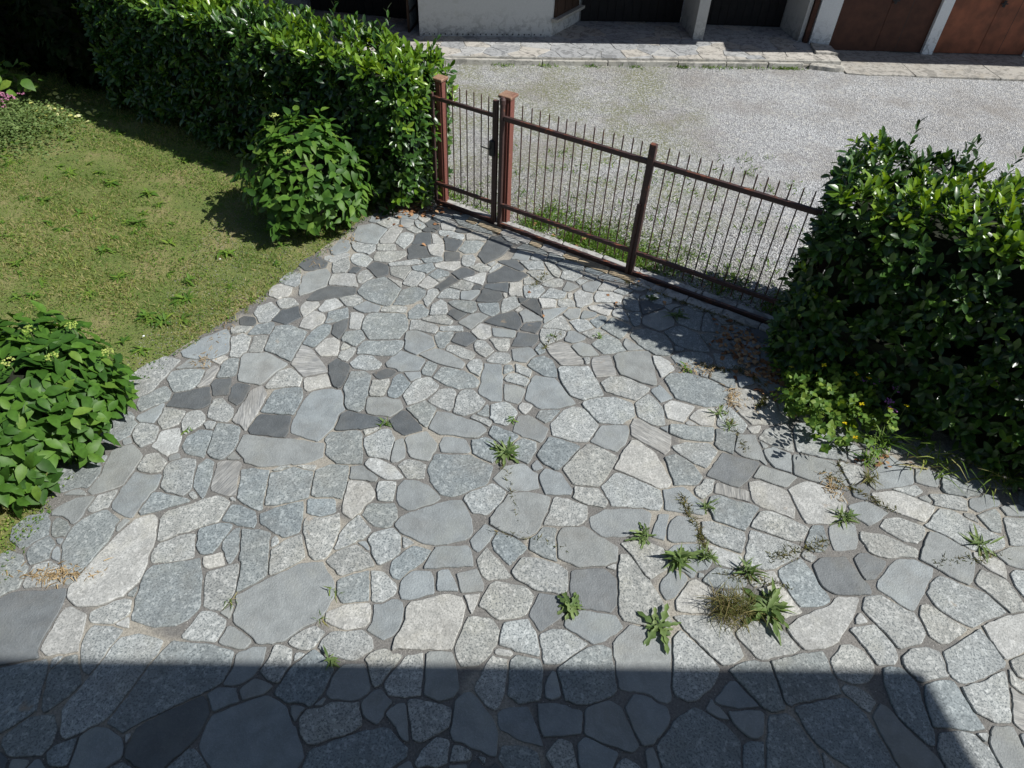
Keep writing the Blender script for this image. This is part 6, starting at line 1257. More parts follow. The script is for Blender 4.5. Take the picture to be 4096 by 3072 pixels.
def gpost(name, s, o, w_, h, label, cap=True):
    p = empty(name, gp(s, o), label, 'post', 'brown red gate posts')
    c = Vector(gp(s, o))
    a = MB().box((0, 0, h / 2), (w_ * .62, w_, h), GANG); add('post_body', a.mesh(.004), M_POST, p)
    off = Vector((GD[0], GD[1], 0)) * (w_ * .33 + w_ * .12)
    add('edge_plate', MB().box((off.x, off.y, h / 2), (w_ * .18, w_ * .8, h - .01), GANG).mesh(.003), M_POST, p)
    add('edge_plate', MB().box((-off.x, -off.y, h / 2), (w_ * .18, w_ * .8, h - .01), GANG).mesh(.003), M_POST, p)
    if cap: add('cap', MB().box((0, 0, h + .02), (w_ * 1.5, w_ * 1.5, .035), GANG).mesh(.006), M_CAP, p)
gpost('gate_post', 1.02, -.12, .118, 1.67, 'brown red post with a square rusty cap, between the two gates')
gpost('gate_post', .04, -.12, .1, 1.64, 'brown red post against the right end of the left hedge')
gpost('gate_post', 5.08, -.1, .13, 1.7, 'brown red post buried in the right hedge')
# ------------------------------------------------------------------ leaves
def leaf_temp(ts, ws, fold=.25, curl=.25, wave=0.0):
    """leaf of length 1 along +X, base at the origin; ts stations, ws half widths"""
    v = []; f = []
    for i, (t, w_) in enumerate(zip(ts, ws)):
        z = -curl * t * t; x = t
        v += [(x, 0, z), (x, w_, z + fold * w_ + wave * math.sin(i * 2.1)), (x, -w_, z + fold * w_ - wave * math.sin(i * 2.1))]
    for i in range(len(ts) - 1):
        a, b = 3 * i, 3 * i + 3
        f += [(a, b, b + 1, a + 1), (a, a + 2, b + 2, b)]
    return np.array(v), f
LAU = [leaf_temp([0, .12, .35, .65, .88, 1], [.012, .07, .16, .185, .1, .004], .3, c_, w_) for c_, w_ in ((.12, 0), (.28, .01), (.02, .015))]
HYD = [leaf_temp([0, .1, .22, .45, .7, .88, 1], [.015, .11, .22, .27, .19, .08, .003], .22, c_, w_) for c_, w_ in ((.3, .012), (.5, .02), (.18, .02))]
OVA = [leaf_temp([0, .25, .6, 1], [.03, .25, .26, .01], .2, .2), leaf_temp([0, .25, .6, 1], [.03, .3, .24, .01], .1, .4)]
BLADE = [leaf_temp([0, .5, 1], [.05, .045, .003], .3, .25), leaf_temp([0, .5, 1], [.045, .04, .003], .2, .6)]
SPEAR = [leaf_temp([0, .3, .65, 1], [.03, .085, .07, .004], .3, .35), leaf_temp([0, .3, .65, 1], [.03, .07, .06, .004], .3, .7)]
def lobed():
    v = []; f = []; n = 7
    for i in range(n):
        t = i / (n - 1); w_ = (.05 + .17 * math.sin(math.pi * min(1, t * .95 + .05))) * (1 if i % 2 else .38)
        if i == n - 1: w_ = .004
        w_ *= .8; v += [(t, 0, -.35 * t * t), (t + (.03 if i % 2 else 0), w_, -.35 * t * t + .03), (t + (.03 if i % 2 else 0), -w_, -.35 * t * t + .03)]
    for i in range(n - 1): a, b = 3 * i, 3 * i + 3; f += [(a, b, b + 1, a + 1), (a, a + 2, b + 2, b)]
    return np.array(v), f
LOB = [lobed()]
def unit(a): return a / (np.linalg.norm(a, axis=-1, keepdims=True) + 1e-9)
def shoot_leaves(base, axis, nper, spread, size, length, droop=0.0, pairs=False, first=.15):
    """leaves set round short shoots. base, axis (K,3); returns loc, L, N, size arrays and order along the shoot"""
    K = len(base); a = unit(axis); ref = np.where(np.abs(a[:, 2:3]) < .9, np.array([[0, 0, 1.]]), np.array([[1., 0, 0]]))
    u = unit(np.cross(a, ref)); v = np.cross(a, u); locs = []; Ls = []; Ns = []; Sz = []; Or = []; ph0 = rng.uniform(0, 6.283, K)
    for j in range(nper):
        t = first + (1 - first) * (j // 2 * 2 if pairs else j) / max(1, nper - 1)
        ph = ph0 + ((j % 2) * math.pi + (j // 2) * math.pi / 2 if pairs else j * 2.4) + rng.normal(0, .15, K)
        sp = spread * (1.25 - .55 * t) + rng.normal(0, .14, K)
        rad = u * np.cos(ph)[:, None] + v * np.sin(ph)[:, None]
        L = a * np.cos(sp)[:, None] + rad * np.sin(sp)[:, None]; L[:, 2] -= droop * (1.1 - t); L = unit(L)
        Nn = a - (a * L).sum(1, keepdims=True) * L + rng.normal(0, .12, (K, 3))
        Nn[:, 2] += .35
        locs.append(base + a * (length * t)[:, None] if isinstance(length, np.ndarray) else base + a * length * t)
        Ls.append(L); Ns.append(Nn); Sz.append(size * rng.uniform(.72, 1.12, K) * (1 - .25 * abs(t - .55))); Or.append(np.full(K, t))
    return np.concatenate(locs), np.concatenate(Ls), np.concatenate(Ns), np.concatenate(Sz), np.concatenate(Or)
def foliage(parent, temps, M_, tint, mat, vis, pieces=290, name='leaf', rest='foliage', matf=None, fresh_lit=None):
    """the leaves that show largest become pieces of their own, the rest one part"""
    idx = rng.integers(0, len(temps), len(M_)); P = M_[:, :3, 3] ; x, y, z = proj(P); size = np.linalg.norm(M_[:, :3, 0], axis=1)
    toc = unit(CAMP - P); nf = np.abs((unit(M_[:, :3, 2]) * toc).sum(1)); ok = (x > 4) & (x < 1020) & (y > 4) & (y < 764)
    sc = size / z * (.3 + nf) * ok * vis; order = np.argsort(-sc); top = order[:pieces]; top = top[sc[top] > 0]
    isf = np.zeros(len(M_), bool) if fresh_lit is None else fresh_lit
    ms = {}
    for i in top:
        k = (int(idx[i]), bool(isf[i]))
        if k not in ms:
            me = mesh_from(*temps[k[0]], 'leaf'); me.materials.append(matf if k[1] else mat); me.polygons.foreach_set('use_smooth', [True] * len(me.polygons)); ms[k] = me
        o = bpy.data.objects.new(name, ms[k]); COL.objects.link(o); o.parent = parent
        m = M_[i].copy(); m[:3, 3] -= np.array(parent.location); o.matrix_local = Matrix(m.tolist())
    keep = np.ones(len(M_), bool); keep[top] = False
    Mr = M_.copy(); Mr[:, :3, 3] -= np.array(parent.location)
    a = keep & ~isf; scatter(rest, temps, idx[a], Mr[a], tint[a], mat, parent, kind='stuff')
    if fresh_lit is not None and (keep & isf).any():
        a = keep & isf; scatter('young_lit_foliage', temps, idx[a], Mr[a], tint[a], matf, parent, kind='stuff')
def vnoise(P, s, seed=0):
    """cheap smooth noise for shapes"""
    r = np.random.default_rng(seed); o = np.zeros(len(P))
    for k in range(5):
        d = r.normal(0, 1, 3) * s * (1 + .6 * k); o += np.sin(P @ d + r.uniform(0, 6.28)) / (1 + .5 * k)
    return o / 2.2
def hedge(label, s0, s1, of, ob, H, seed, density=62, fresh_lit_share=.5, flare=lambda s: 0 * s):
    parent = empty('laurel_hedge', gp((s0 + s1) / 2), label, 'hedge')
    r = 0.16; per = []; L = abs(s1 - s0); lo, hi = min(s0, s1), max(s0, s1)
    areas = {'front': L * H, 'top': L * (of - ob), 'back': L * H * .5, 'e0': (of - ob) * H, 'e1': (of - ob) * H}
    B = []; A = []; 
    for f_, ar in areas.items():
        k = int(ar * density * (.5 if f_ == 'back' else 1)); a, b, c = rng.uniform(0, 1, (3, k))
        s_ = lo + a * L; o_ = ob + b * (of - ob); z_ = .08 + c * (H - .08)
        if f_ == 'front': o_ = np.full(k, of) + (.06 * (1 - z_ / H)); n_ = np.tile([0, 1, .15], (k, 1))
        if f_ == 'back': o_ = np.full(k, ob); n_ = np.tile([0, -1, .15], (k, 1))
        if f_ == 'top': z_ = np.full(k, H); n_ = np.tile([0, 0, 1.], (k, 1))
        if f_ == 'e0': s_ = np.full(k, lo); n_ = np.tile([-1, 0, .15], (k, 1))
        if f_ == 'e1': s_ = np.full(k, hi); n_ = np.tile([1, 0, .15], (k, 1))
        # round the arrises
        cs = np.clip(s_, lo + r, hi - r); co = np.clip(o_, ob + r, of - r); cz = np.minimum(z_, H - r)
        d = np.stack([s_ - cs, o_ - co, z_ - cz], 1); dl = np.linalg.norm(d, axis=1, keepdims=True); rr = np.minimum(1, r / (dl + 1e-6))
        q = np.stack([cs, co, cz], 1) + d * rr; n_ = unit(unit(n_) + d / r * .9)
        B.append(q); A.append(n_)
    B = np.concatenate(B); A = np.concatenate(A)
    B[:, 1] += flare(B[:, 0]) * (1 - np.clip(B[:, 2] / H, 0, 1)) ** .8 * np.clip((B[:, 1] - ob) / (of - ob), 0, 1)
    bul = vnoise(B, 1.6, seed) * .05 + vnoise(B, 5, seed + 1) * .03; B = B + A * bul[:, None] - A * .12
    spiky = rng.random(len(B)) < .05
    ax = A * .75 + np.array([0, 0, .45]) + rng.normal(0, .3, A.shape)
    topn = A[:, 2] > .6
    ax[topn] = A[topn] * .6 + rng.normal(0, .3, (topn.sum(), 3)) + [0, 0, .5]
    length = rng.uniform(.1, .2, len(B)) + spiky * topn * .12
    # to world
    def tw(v, pt=True):
        o = np.zeros((len(v), 3)); o[:, :2] = v[:, :1] * GD + v[:, 1:2] * GN + (GA if pt else 0); o[:, 2] = v[:, 2]; return o
    Bw, Aw = tw(B), tw(ax, False); sz = np.full(len(B), .138)
    fr_s = (rng.random(len(B)) < fresh_lit_share * (.06 + .94 * (A[:, 2] > .35) + .35 * np.clip(1 - np.abs(B[:, 0]) / .7, 0, 1))) & (vnoise(B, 2.2, seed + 2) > -.35)  # light leaves favour tops and the gate end, as painted sun
    lo_, Lv, Nv, S_, O_ = shoot_leaves(Bw, Aw, 8, np.where(topn, .68, 1.0), sz, length, .12)
    M_ = frames(lo_, Lv, Nv, S_, S_ * rng.uniform(.9, 1.25, len(S_)))
    fresh_lit = np.tile(fr_s, 8) & (O_ > .3); t_s = rng.random(len(B)); tint = np.clip(np.tile(t_s, 8) * .6 + rng.random(len(S_)) * .4, 0, .999)
    outer = np.tile(np.where(A @ np.array([0, 1, 0.]) > .3, 1., np.where(topn, 1., .4)), 8) * (.4 + O_)
    foliage(parent, LAU, M_, tint, M_LAUREL, outer, 290, matf=M_FRESH_LIT, fresh_lit=fresh_lit)
    # solid core, near black for the shade inside the hedge
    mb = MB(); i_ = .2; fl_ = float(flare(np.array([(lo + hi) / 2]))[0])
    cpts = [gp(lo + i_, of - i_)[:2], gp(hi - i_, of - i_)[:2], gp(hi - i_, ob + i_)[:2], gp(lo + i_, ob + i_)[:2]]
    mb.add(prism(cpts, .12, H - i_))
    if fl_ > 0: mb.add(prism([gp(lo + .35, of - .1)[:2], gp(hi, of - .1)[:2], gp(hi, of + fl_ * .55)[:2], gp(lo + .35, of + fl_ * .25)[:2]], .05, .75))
    add('shade_core', mb.mesh(), M_CORE, parent, inv(parent), kind='stuff')
    tk = MB(); n = int(L / .45)
    for k in range(n):
        p = gp(lo + (k + .5) * L / n, random.uniform(-.1, .1)); tk.add(tube(p, (p[0] + random.uniform(-.05, .05), p[1], .5), .022, 6, .015))
    add('stem', tk.mesh(), M_BARK, parent, inv(parent))
    return parent
hedge('long glossy laurel hedge on the left, from the gate to the top left corner', -5.95, -.03, .62, -.48, 1.86, 3, 85, .9)
hedge('laurel hedge on the right, its shaded side over the paving and tall shoots on top', 4.82, 9.6, .56, -.85, 1.95, 8, 85, .75, lambda s: np.clip(.22 + (s - 4.9) * .16, 0, .75))
# tall loose shoots at the left end of the right hedge
def loose_shoots(parent, pts, H, n, seed):
    r = np.random.default_rng(seed)
    B = np.array([gp(s, o, H - .1) for s, o in pts]); A = r.normal(0, .25, B.shape) + [0, 0, 1]
    lo_, Lv, Nv, S_, O_ = shoot_leaves(B, A, n, .75, np.full(len(B), .115), r.uniform(.3, .45, len(B)), .1)
    M_ = frames(lo_, Lv, Nv, S_); M_[:, :3, 3] -= np.array(parent.location)
    scatter('young_shoot', LAU, rng.integers(0, 3, len(M_)), M_, rng.random(len(M_)), M_LAUREL, parent, kind='stuff')
hedges = [o for o in bpy.data.objects if o.name.startswith('laurel_hedge')]
loose_shoots([h_ for h_ in hedges if h_.location.x > 0][0], [(5.0, -.5), (5.25, -.75), (5.15, -.1), (5.6, -.7), (5.9, -.8), (5.9, -.5), (4.9, .2), (6.1, -.75), (5.5, .3), (6.6, -.3), (6.9, -.6), (7.4, -.5), (5.05, .0)], 1.95, 10, 5)
loose_shoots([h_ for h_ in hedges if h_.location.x < 0][0], [(-.3, -.3), (-.9, -.35), (-1.3, -.1), (-1.9, -.4), (-2.3, 0), (-2.8, -.3), (-3.6, -.2), (-.6, .2)], 1.86, 9, 6)
# ------------------------------------------------------------------ hydrangeas
def hydrangea(label, c, rx, ry, H, n, size, seed, flowers, mat=M_HYD):
    p = empty('hydrangea_bush', c, label, 'shrub'); r = np.random.default_rng(seed)
    th = r.uniform(0, 6.283, n); cz = r.uniform(-.25, 1, n) ** 1; cz = np.clip(cz, -.2, 1); sr = np.sqrt(1 - np.clip(cz, 0, 1) ** 2)
    dirs = np.stack([np.cos(th) * sr, np.sin(th) * sr, np.clip(cz, -.2, 1)], 1)
    B = np.stack([c[0] + dirs[:, 0] * rx, c[1] + dirs[:, 1] * ry, .34 * H + dirs[:, 2] * H * .66], 1)
    B[:, 2] = np.maximum(B[:, 2], .12)
    k = 1 + vnoise(B, 3.5, seed) * .1 - r.random(n) * .22; B = np.array([c[0], c[1], .3 * H]) + (B - [c[0], c[1], .3 * H]) * k[:, None]
    ax = dirs * [.8, .8, .6] + [0, 0, .5] + r.normal(0, .22, (n, 3)); inner = 1 - (1 - k)
    lo_, Lv, Nv, S_, O_ = shoot_leaves(B - unit(ax) * .14, ax, 6, 1.25, np.full(n, size), r.uniform(.12, .2, n), .45, True, .25)
    ok = lo_[:, 2] > .05
    M_ = frames(lo_, Lv, Nv, S_)[ok]; tint = np.clip(np.tile(r.random(n), 6) * .5 + .5 * rng.random(n * 6) * (.5 + .5 * O_), 0, .999)[ok]
    foliage(p, HYD, M_, tint, mat, (np.tile(k, 6) ** 4 * (.4 + O_))[ok], 290)
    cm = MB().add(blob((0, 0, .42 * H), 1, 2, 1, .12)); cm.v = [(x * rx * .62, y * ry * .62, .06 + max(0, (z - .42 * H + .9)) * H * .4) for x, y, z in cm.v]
    add('shade_core', cm.mesh(), M_CORE, p, kind='stuff')
    st = MB()
    for _ in range(26):
        a = random.uniform(0, 6.28); st.add(tube((0.1 * math.cos(a), .1 * math.sin(a), 0), (rx * .7 * math.cos(a), ry * .7 * math.sin(a), H * random.uniform(.4, .8)), .008, 5, .005))
    add('stem', st.mesh(), M_STEM, p)
    for fx, fy, fz in flowers:
        mb = MB()
        for _ in range(26):
            a = random.uniform(0, 6.28); q = math.sqrt(random.random()) * .05
            mb.add(blob((q * math.cos(a), q * math.sin(a), random.uniform(-.008, .008) + .012 - q * .3), random.uniform(.006, .011), 1, .8, .2))
        o = add('flower_head', mb.mesh(), M_BUD, p, (fx - c[0], fy - c[1], fz))
        add('flower_stalk', MB().add(tube((0, 0, -.12), (0, 0, 0), .004, 5)).mesh(), M_STEM, o)
    return p
hydrangea('round dark green hydrangea bush in front of the hedge, where lawn and paving meet', (-2.72, 7.95, 0), .78, .68, 1.42, 230, .168, 21, [(-2.75, 7.55, 1.15), (-2.95, 7.9, 1.42)])
hydrangea('broad leaved hydrangea with pale green flower heads at the left edge of the lawn', (-4.42, 4.1, 0), 0.92, .94, 1.02, 400, .175, 22,
          [(-4.1, 4.35, 1.06), (-3.88, 4.55, .95), (-4.3, 4.1, 1.1), (-3.55, 4.4, .8), (-4.05, 3.95, 1.06), (-4.62, 4.5, 1.02), (-4.72, 3.9, 1.08), (-3.85, 4.15, .95)])
# ------------------------------------------------------------------ trees and shrubs in the far left corner, deep shade put into their leaf colour
def tree(name, label, cat, c, cz, r, rz, n, size, mat, trunk):
    p = empty(name, (c[0], c[1], 0), label, cat)
    d = unit(rng.normal(0, 1, (n, 3))); k = rng.uniform(.45, 1, n) ** .5; P = d * k[:, None] * [r, r, rz]; P = P * (1 + vnoise(P, 1.5, n) * .15)[:, None] + [0, 0, cz]
    P[:, 2] = np.maximum(P[:, 2], .05); M_ = frames(P, unit(rng.normal(0, 1, (n, 3)) + d * .6 - [0, 0, .3]), rng.normal(0, .6, (n, 3)) + [0, 0, 1], rng.uniform(.7, 1.2, n) * size)
    scatter('crown', OVA, rng.integers(0, 2, n), M_, rng.random(n), mat, p, kind='stuff')
    t = MB().add(tube((0, 0, 0), (.05, 0, trunk), .11 if trunk > 1.5 else .04, 10, .06 if trunk > 1.5 else .02))
    for a in range(7):
        t.add(tube((.05, 0, trunk * .9), (r * .6 * math.cos(a * .9), r * .6 * math.sin(a * .9), cz + rz * .3 * math.sin(a)), .05 if trunk > 1.5 else .02, 6, .012))
    add('trunk', t.mesh(), M_BARK, p)
    add('shade_core', MB().add(blob((0, 0, cz), r * .8, 2, rz / r, .12)).mesh(), M_CORE, p, kind='stuff')
tree('tree', 'tall tree behind the left hedge that throws the top left corner into deep shade', 'tree', (-4.75, 11.6), 4.5, 1.5, 1.45, 9000, .17, M_SHADE_LEAF, 3.4)
tree('tree', 'unseen tree added above the top left corner to keep it dark', 'tree', (-9.4, 13.2), 5.0, 2.6, 1.8, 12000, .2, M_SHADE_LEAF, 3.2)  # out of view, crown placed to block skylight over the corner
tree('shade_dark_shrub', 'shrub with shade-black painted leaves in the shaded top left corner', 'shrub', (-7.0, 12.25), 1.1, 1.35, 1.5, 6500, .15, M_SHADE_LEAF, .8)
tree('shade_dark_shrub', 'shrub with shade-black painted leaves cut by the left edge of the picture, top left', 'shrub', (-10.4, 13.9), 1.2, 1.6, 1.7, 6500, .16, M_SHADE_LEAF, .8)
tree('shade_dark_shrub', 'shrub with shade-black painted leaves between the other two in the shaded top left corner', 'shrub', (-8.7, 13.0), 1.1, 1.4, 1.6, 6500, .15, M_SHADE_LEAF, .8)
tree('shade_dark_shrub', 'shrub with shade-black painted leaves behind the others in the shaded top left corner', 'shrub', (-8.6, 15.4), 1.2, 2.2, 1.7, 6500, .18, M_SHADE_LEAF, .8)
# ------------------------------------------------------------------ lawn grass
def in_lawn(x, y):
    ys = np.array([q[1] for q in LAWN[::-1]]); xs = np.array([q[0] for q in LAWN[::-1]])
    edge = np.interp(y, ys, xs); side = ((np.stack([x, y], 1) - GA) @ GN)
    return (x < edge + .03 + .05 * np.sin(y * 9) * np.sin(y * 23)) & (side > .02)
def grass_field():
    K = 260000; x = rng.uniform(-11, -1.9, K); y = rng.uniform(2.2, 14.5, K); px, py, z = proj(np.stack([x, y, x * 0], 1))
    ok = in_lawn(x, y) & (px > -60) & (px < 1080) & (py > -30) & (py < 800); x, y = x[ok], y[ok]
    P = np.stack([x, y, x * 0], 1); pat = vnoise(P, 1.3, 5) + .5 * vnoise(P, 4, 6)
    keep = rng.random(len(x)) < np.clip(.75 + pat * .8, .12, 1); P, pat = P[keep], pat[keep]; n = len(P)
    lean = rng.normal(0, .75, (n, 3)); lean[:, 2] = np.abs(lean[:, 2]) * .5 + .45
    h = rng.uniform(.025, .06, n) * (1 + .25 * pat)
    tint = np.clip(.45 - pat * .3 + rng.normal(0, .2, n), 0, .995)
    M_ = frames(P, unit(lean), rng.normal(0, 1, (n, 3)), h, h * 1.6)
    scatter('lawn_grass', [(np.array([(0, -.05, 0), (0, .05, 0), (.55, .035, .03), (.55, -.035, .03), (1, 0, -.05)]), [(0, 1, 2, 3), (3, 2, 4)])], np.zeros(n, int), M_, tint, M_GRASS, kind='stuff')
    # clover and small broad leaves, thick near the hedge and along the paving
    K = 90000; x = rng.uniform(-10, -1.8, K); y = rng.uniform(2.2, 12.5, K); P = np.stack([x, y, x * 0], 1)
    ys = np.array([q[1] for q in LAWN[::-1]]); xs = np.array([q[0] for q in LAWN[::-1]]); de = np.interp(y, ys, xs) - x
    side = (P[:, :2] - GA) @ GN; pat = vnoise(P, 1.8, 9)
    dens = .2 + .5 * np.clip(pat, 0, 1) + .7 * (side < 1.9) * (pat > -.4) + .6 * (y < 3.4) + .25 * (de < .5) * (pat > 0)
    ok = in_lawn(x, y) & (rng.random(K) < dens * .8); P = P[ok]; n = len(P); P[:, 2] = rng.uniform(.015, .04, n)
    a = rng.uniform(0, 6.28, n); L = np.stack([np.cos(a), np.sin(a), rng.normal(0, .25, n)], 1); s_ = rng.uniform(.012, .026, n)
    M_ = frames(P, unit(L), np.stack([rng.normal(0, .3, n), rng.normal(0, .3, n), np.ones(n)], 1), s_, s_ * 1.6)
    scatter('clover', [(np.array([(0, 0, 0), (.5, -.3, .02), (1, 0, 0), (.5, .3, .02)]), [(0, 1, 2, 3)])], np.zeros(n, int), M_, rng.random(n), M_CLOVER, kind='stuff')
grass_field()
# ------------------------------------------------------------------ rosettes, weeds
def rosette(name, label, cat, x, y, temps, n, length, mat, up=.45, group=None, wide=1.0, z=.0, seed=0, tip=0, layers=1.0, stems=0):
    p = empty(name, (x, y, z), label, cat, group); r = np.random.default_rng(seed + int(x * 100) % 97)
    a = np.arange(n) * 2.4 + r.normal(0, .25, n); el = r.uniform(.05, up * 2, n)
    L = np.stack([np.cos(a) * np.cos(el), np.sin(a) * np.cos(el), np.sin(el)], 1); s_ = length * r.uniform(.38, 1.2, n) * (1 - .3 * el)
    base = r.normal(0, .019 * layers, (n, 3)) * [1.3, .8, 1]; base[:, 2] = .008 + np.abs(base[:, 2])
    Nn = np.stack([-L[:, 0] * L[:, 2], -L[:, 1] * L[:, 2], np.ones(n)], 1) + r.normal(0, .15, (n, 3))
    M_ = frames(base, L, Nn, s_, s_ * wide); me_i = r.integers(0, len(temps), n)
    me_s = {}
    if length * 139 > 9 and n < 60:                               # leaves large enough to be picked apart
        for i in range(n):
            k = int(me_i[i])
            if k not in me_s:
                me = mesh_from(*temps[k], 'leaf'); me.materials.append(mat); me.polygons.foreach_set('use_smooth', [True] * len(me.polygons)); me_s[k] = me
            o = bpy.data.objects.new('leaf', me_s[k]); COL.objects.link(o); o.parent = p; o.matrix_local = Matrix(M_[i].tolist())
    else: scatter('leaves', temps, me_i, M_, r.random(n), mat, p)
    return p
wg = 'weeds growing in the joints of the paving'
rosette('paving_weed', 'largest star shaped weed near the middle of the paving', 'weed', -.03, 4.14, LOB + SPEAR, 56, .165, M_WEED, .5, wg, .9, tip=1)
rosette('paving_weed', 'left plant of the pair of tall green weeds, with broad leaves', 'weed', 1.46, 3.1, SPEAR, 52, .2, M_WEED, .75, wg, 1.3)
rosette('paving_weed', 'right plant of the pair of tall green weeds, with narrow leaves', 'weed', 1.67, 3.13, SPEAR, 58, .15, M_WEED, 1.0, wg, .8)
rosette('paving_weed', 'upright narrow leaved weed just above the brown grass tuft', 'weed', 1.99, 3.02, SPEAR, 40, .16, M_WEED, .85, wg, .9)
rosette('paving_weed', 'large ragged dandelion beside the brown grass tuft', 'weed', 2.09, 2.7, LOB + SPEAR, 59, .235, M_WEED, .5, wg, .95)
rosette('paving_weed', 'two winged ragged weed low on the paving left of the brown grass tuft', 'weed', 1.22, 2.5, LOB, 22, .2, M_WEED, .3, wg, 1.0)
rosette('paving_weed', 'flat pale rosette on dark stone low in the middle', 'weed', .55, 2.64, LOB, 22, .14, M_WEED, .25, wg, 1.1)
rosette('paving_weed', 'loose spiky weed above the triangular stone', 'weed', 1.18, 3.31, LOB, 22, .15, M_WEED, .55, wg, .7)
rosette('paving_weed', 'spiky weed on the long joint near the white flecked slab', 'weed', 1.76, 3.64, SPEAR, 20, .13, M_WEED, .6, wg, .8)
rosette('paving_weed', 'dense dark green star weed at the edge of the pale octagonal slab', 'weed', 2.96, 3.6, SPEAR, 34, .13, M_WEED, .6, wg, 1.0)
rosette('paving_weed', 'sprawling weed by the pinkish stone at the right edge', 'weed', 4.05, 3.4, SPEAR, 26, .2, M_WEED, .35, wg, .7)
rosette('paving_weed', 'small pale weed above the largest star shaped one', 'weed', .02, 4.55, SPEAR, 14, .08, M_CLOVER, .5, wg, 1.1)
rosette('paving_weed', 'short bright grass clump right of the long dark wedge stone', 'weed', -1.18, 4.42, BLADE, 40, .09, M_CLOVER, .8, wg, 1.2)
rosette('paving_weed', 'small bright rosette at the edge of the right hedge shadow', 'weed', 1.83, 5.41, SPEAR, 12, .1, M_CLOVER, .5, wg, 1.4)
rosette('paving_weed', 'upper of two small weeds on one joint near the big pale slab by the flowers', 'weed', 2.07, 4.79, SPEAR, 14, .12, M_WEED, .5, wg, 1.1)
rosette('paving_weed', 'lower of two small weeds on one joint near the big pale slab by the flowers', 'weed', 2.15, 4.62, SPEAR, 20, .1, M_WEED, .6, wg, .9)
rosette('paving_weed', 'weed clump on litter below the right hedge', 'weed', 3.38, 4.28, BLADE, 44, .14, M_CLOVER, .7, wg, 1.0)
rosette('paving_weed', 'grassy clump on the joint beside the brownish slab', 'weed', 3.32, 4.06, BLADE, 46, .13, M_TUFT, .6, wg, 1.0)
rosette('paving_weed', 'tiny dark sprig right of the largest smooth stone', 'weed', -1.29, 2.65, BLADE, 14, .08, M_GRASS, .4, wg, 1.0)
rosette('paving_weed', 'tiny dark sprig left of the largest smooth stone', 'weed', -2.04, 2.52, BLADE, 14, .08, M_GRASS, .4, wg, 1.0)
rosette('paving_weed', 'tiny sprig below the largest smooth stone', 'weed', -1.35, 2.43, BLADE, 16, .07, M_GRASS, .4, wg, 1.0)
rosette('paving_weed', 'round bright leaved weed on the edge of the eave shadow', 'weed', -1.19, 2.12, SPEAR, 14, .11, M_WEED, .4, wg, 1.5)
rosette('paving_weed', 'green weed in front of the right leaf of the driveway gate', 'weed', 1.85, 6.3, SPEAR, 26, .16, M_WEED, .5, wg, 1.0)
rosette('paving_weed', 'leafy weed at the foot of the middle stile of the driveway gate', 'weed', 1.6, 6.6, OVA, 26, .07, M_WEED, .6, wg, 1.0)
rosette('paving_weed', 'moss like green tuft on the joint left of the streaked stone', 'weed', .42, 5.83, SPEAR, 20, .05, M_CLOVER, .6, wg, 1.2)
rosette('paving_weed', 'little green tuft beside the streaked stone, above its right end', 'weed', .93, 5.86, SPEAR, 24, .07, M_CLOVER, .6, wg, 1.2)
rosette('paving_weed', 'small weed on the lawn side near the dark wedge stone at left', 'weed', -3.0, 4.2, SPEAR, 12, .07, M_CLOVER, .4, wg, 1.2)
tf = rosette('grass_tuft', 'thick brown green grass tuft on the paving, lower right', 'grass tuft', 1.79, 2.68, BLADE, 420, .21, M_TUFT, .75, None, .35, layers=3.2)
# small green in joints: moss threads and seedlings nobody could count
def joint_green():
    segs = [((-.02, 4.0), (.1, 3.45), 60), ((.55, 3.15), (-.1, 3.3), 60), ((1.55, 3.75), (1.7, 3.2), 320), ((2.2, 3.15), (2.75, 3.35), 260), ((2.1, 4.9), (2.25, 4.3), 120), ((2.35, 5.5), (2.65, 5.2), 200),
            ((2.9, 4.1), (3.45, 3.7), 220), ((1.75, 3.0), (2.3, 2.9), 160), ((.3, 5.6), (.5, 5.9), 90), ((2.0, 5.5), (2.3, 5.4), 160), ((2.6, 5.05), (2.5, 4.9), 160), ((-.02, 8.0), (.5, 7.75), 260), ((1.3, 6.95), (2.6, 6.2), 400), ((3.0, 3.9), (3.2, 4.5), 120), ((.35, 7.0), (.2, 6.7), 90), ((3.6, 3.2), (4.2, 3.3), 120)]
    P = []
    for a, b, k in segs:
        t = rng.random((k, 1)); P.append(np.array(a) + (np.array(b) - np.array(a)) * t + rng.normal(0, .02, (k, 2)))
    P = np.concatenate(P); n = len(P); P = np.c_[P, np.full(n, .012)]; a = rng.uniform(0, 6.28, n); L = np.stack([np.cos(a), np.sin(a), rng.uniform(.1, 1.2, n)], 1)
    s_ = rng.uniform(.02, .06, n); scatter('joint_seedlings', BLADE, rng.integers(0, 2, n), frames(P, unit(L), rng.normal(0, 1, (n, 3)), s_, s_ * 1.6), rng.random(n), M_TUFT, kind='stuff')
joint_green()
def joint_grit():
    K = 60000; x = rng.uniform(-4, 5.2, K); y = rng.uniform(1.2, 8.4, K); P = np.stack([x, y, np.full(K, .003)], 1)
    ok = ((P[:, :2] - GA) @ GN > .2); P = P[ok]; K = len(P)
    te_ = (np.array([(1, 0, 0), (-.8, .7, 0), (-.7, -.8, 0), (0, 0, .9)]), [(0, 1, 3), (1, 2, 3), (2, 0, 3)])
    scatter('joint_grit', [te_], np.zeros(K, int), frames(P, unit(rng.normal(0, 1, (K, 3)) * [1, 1, .1]), rng.normal(0, .2, (K, 3)) + [0, 0, 1], rng.uniform(.0025, .0065, K)), rng.random(K) * .6, M_PEB, kind='stuff')
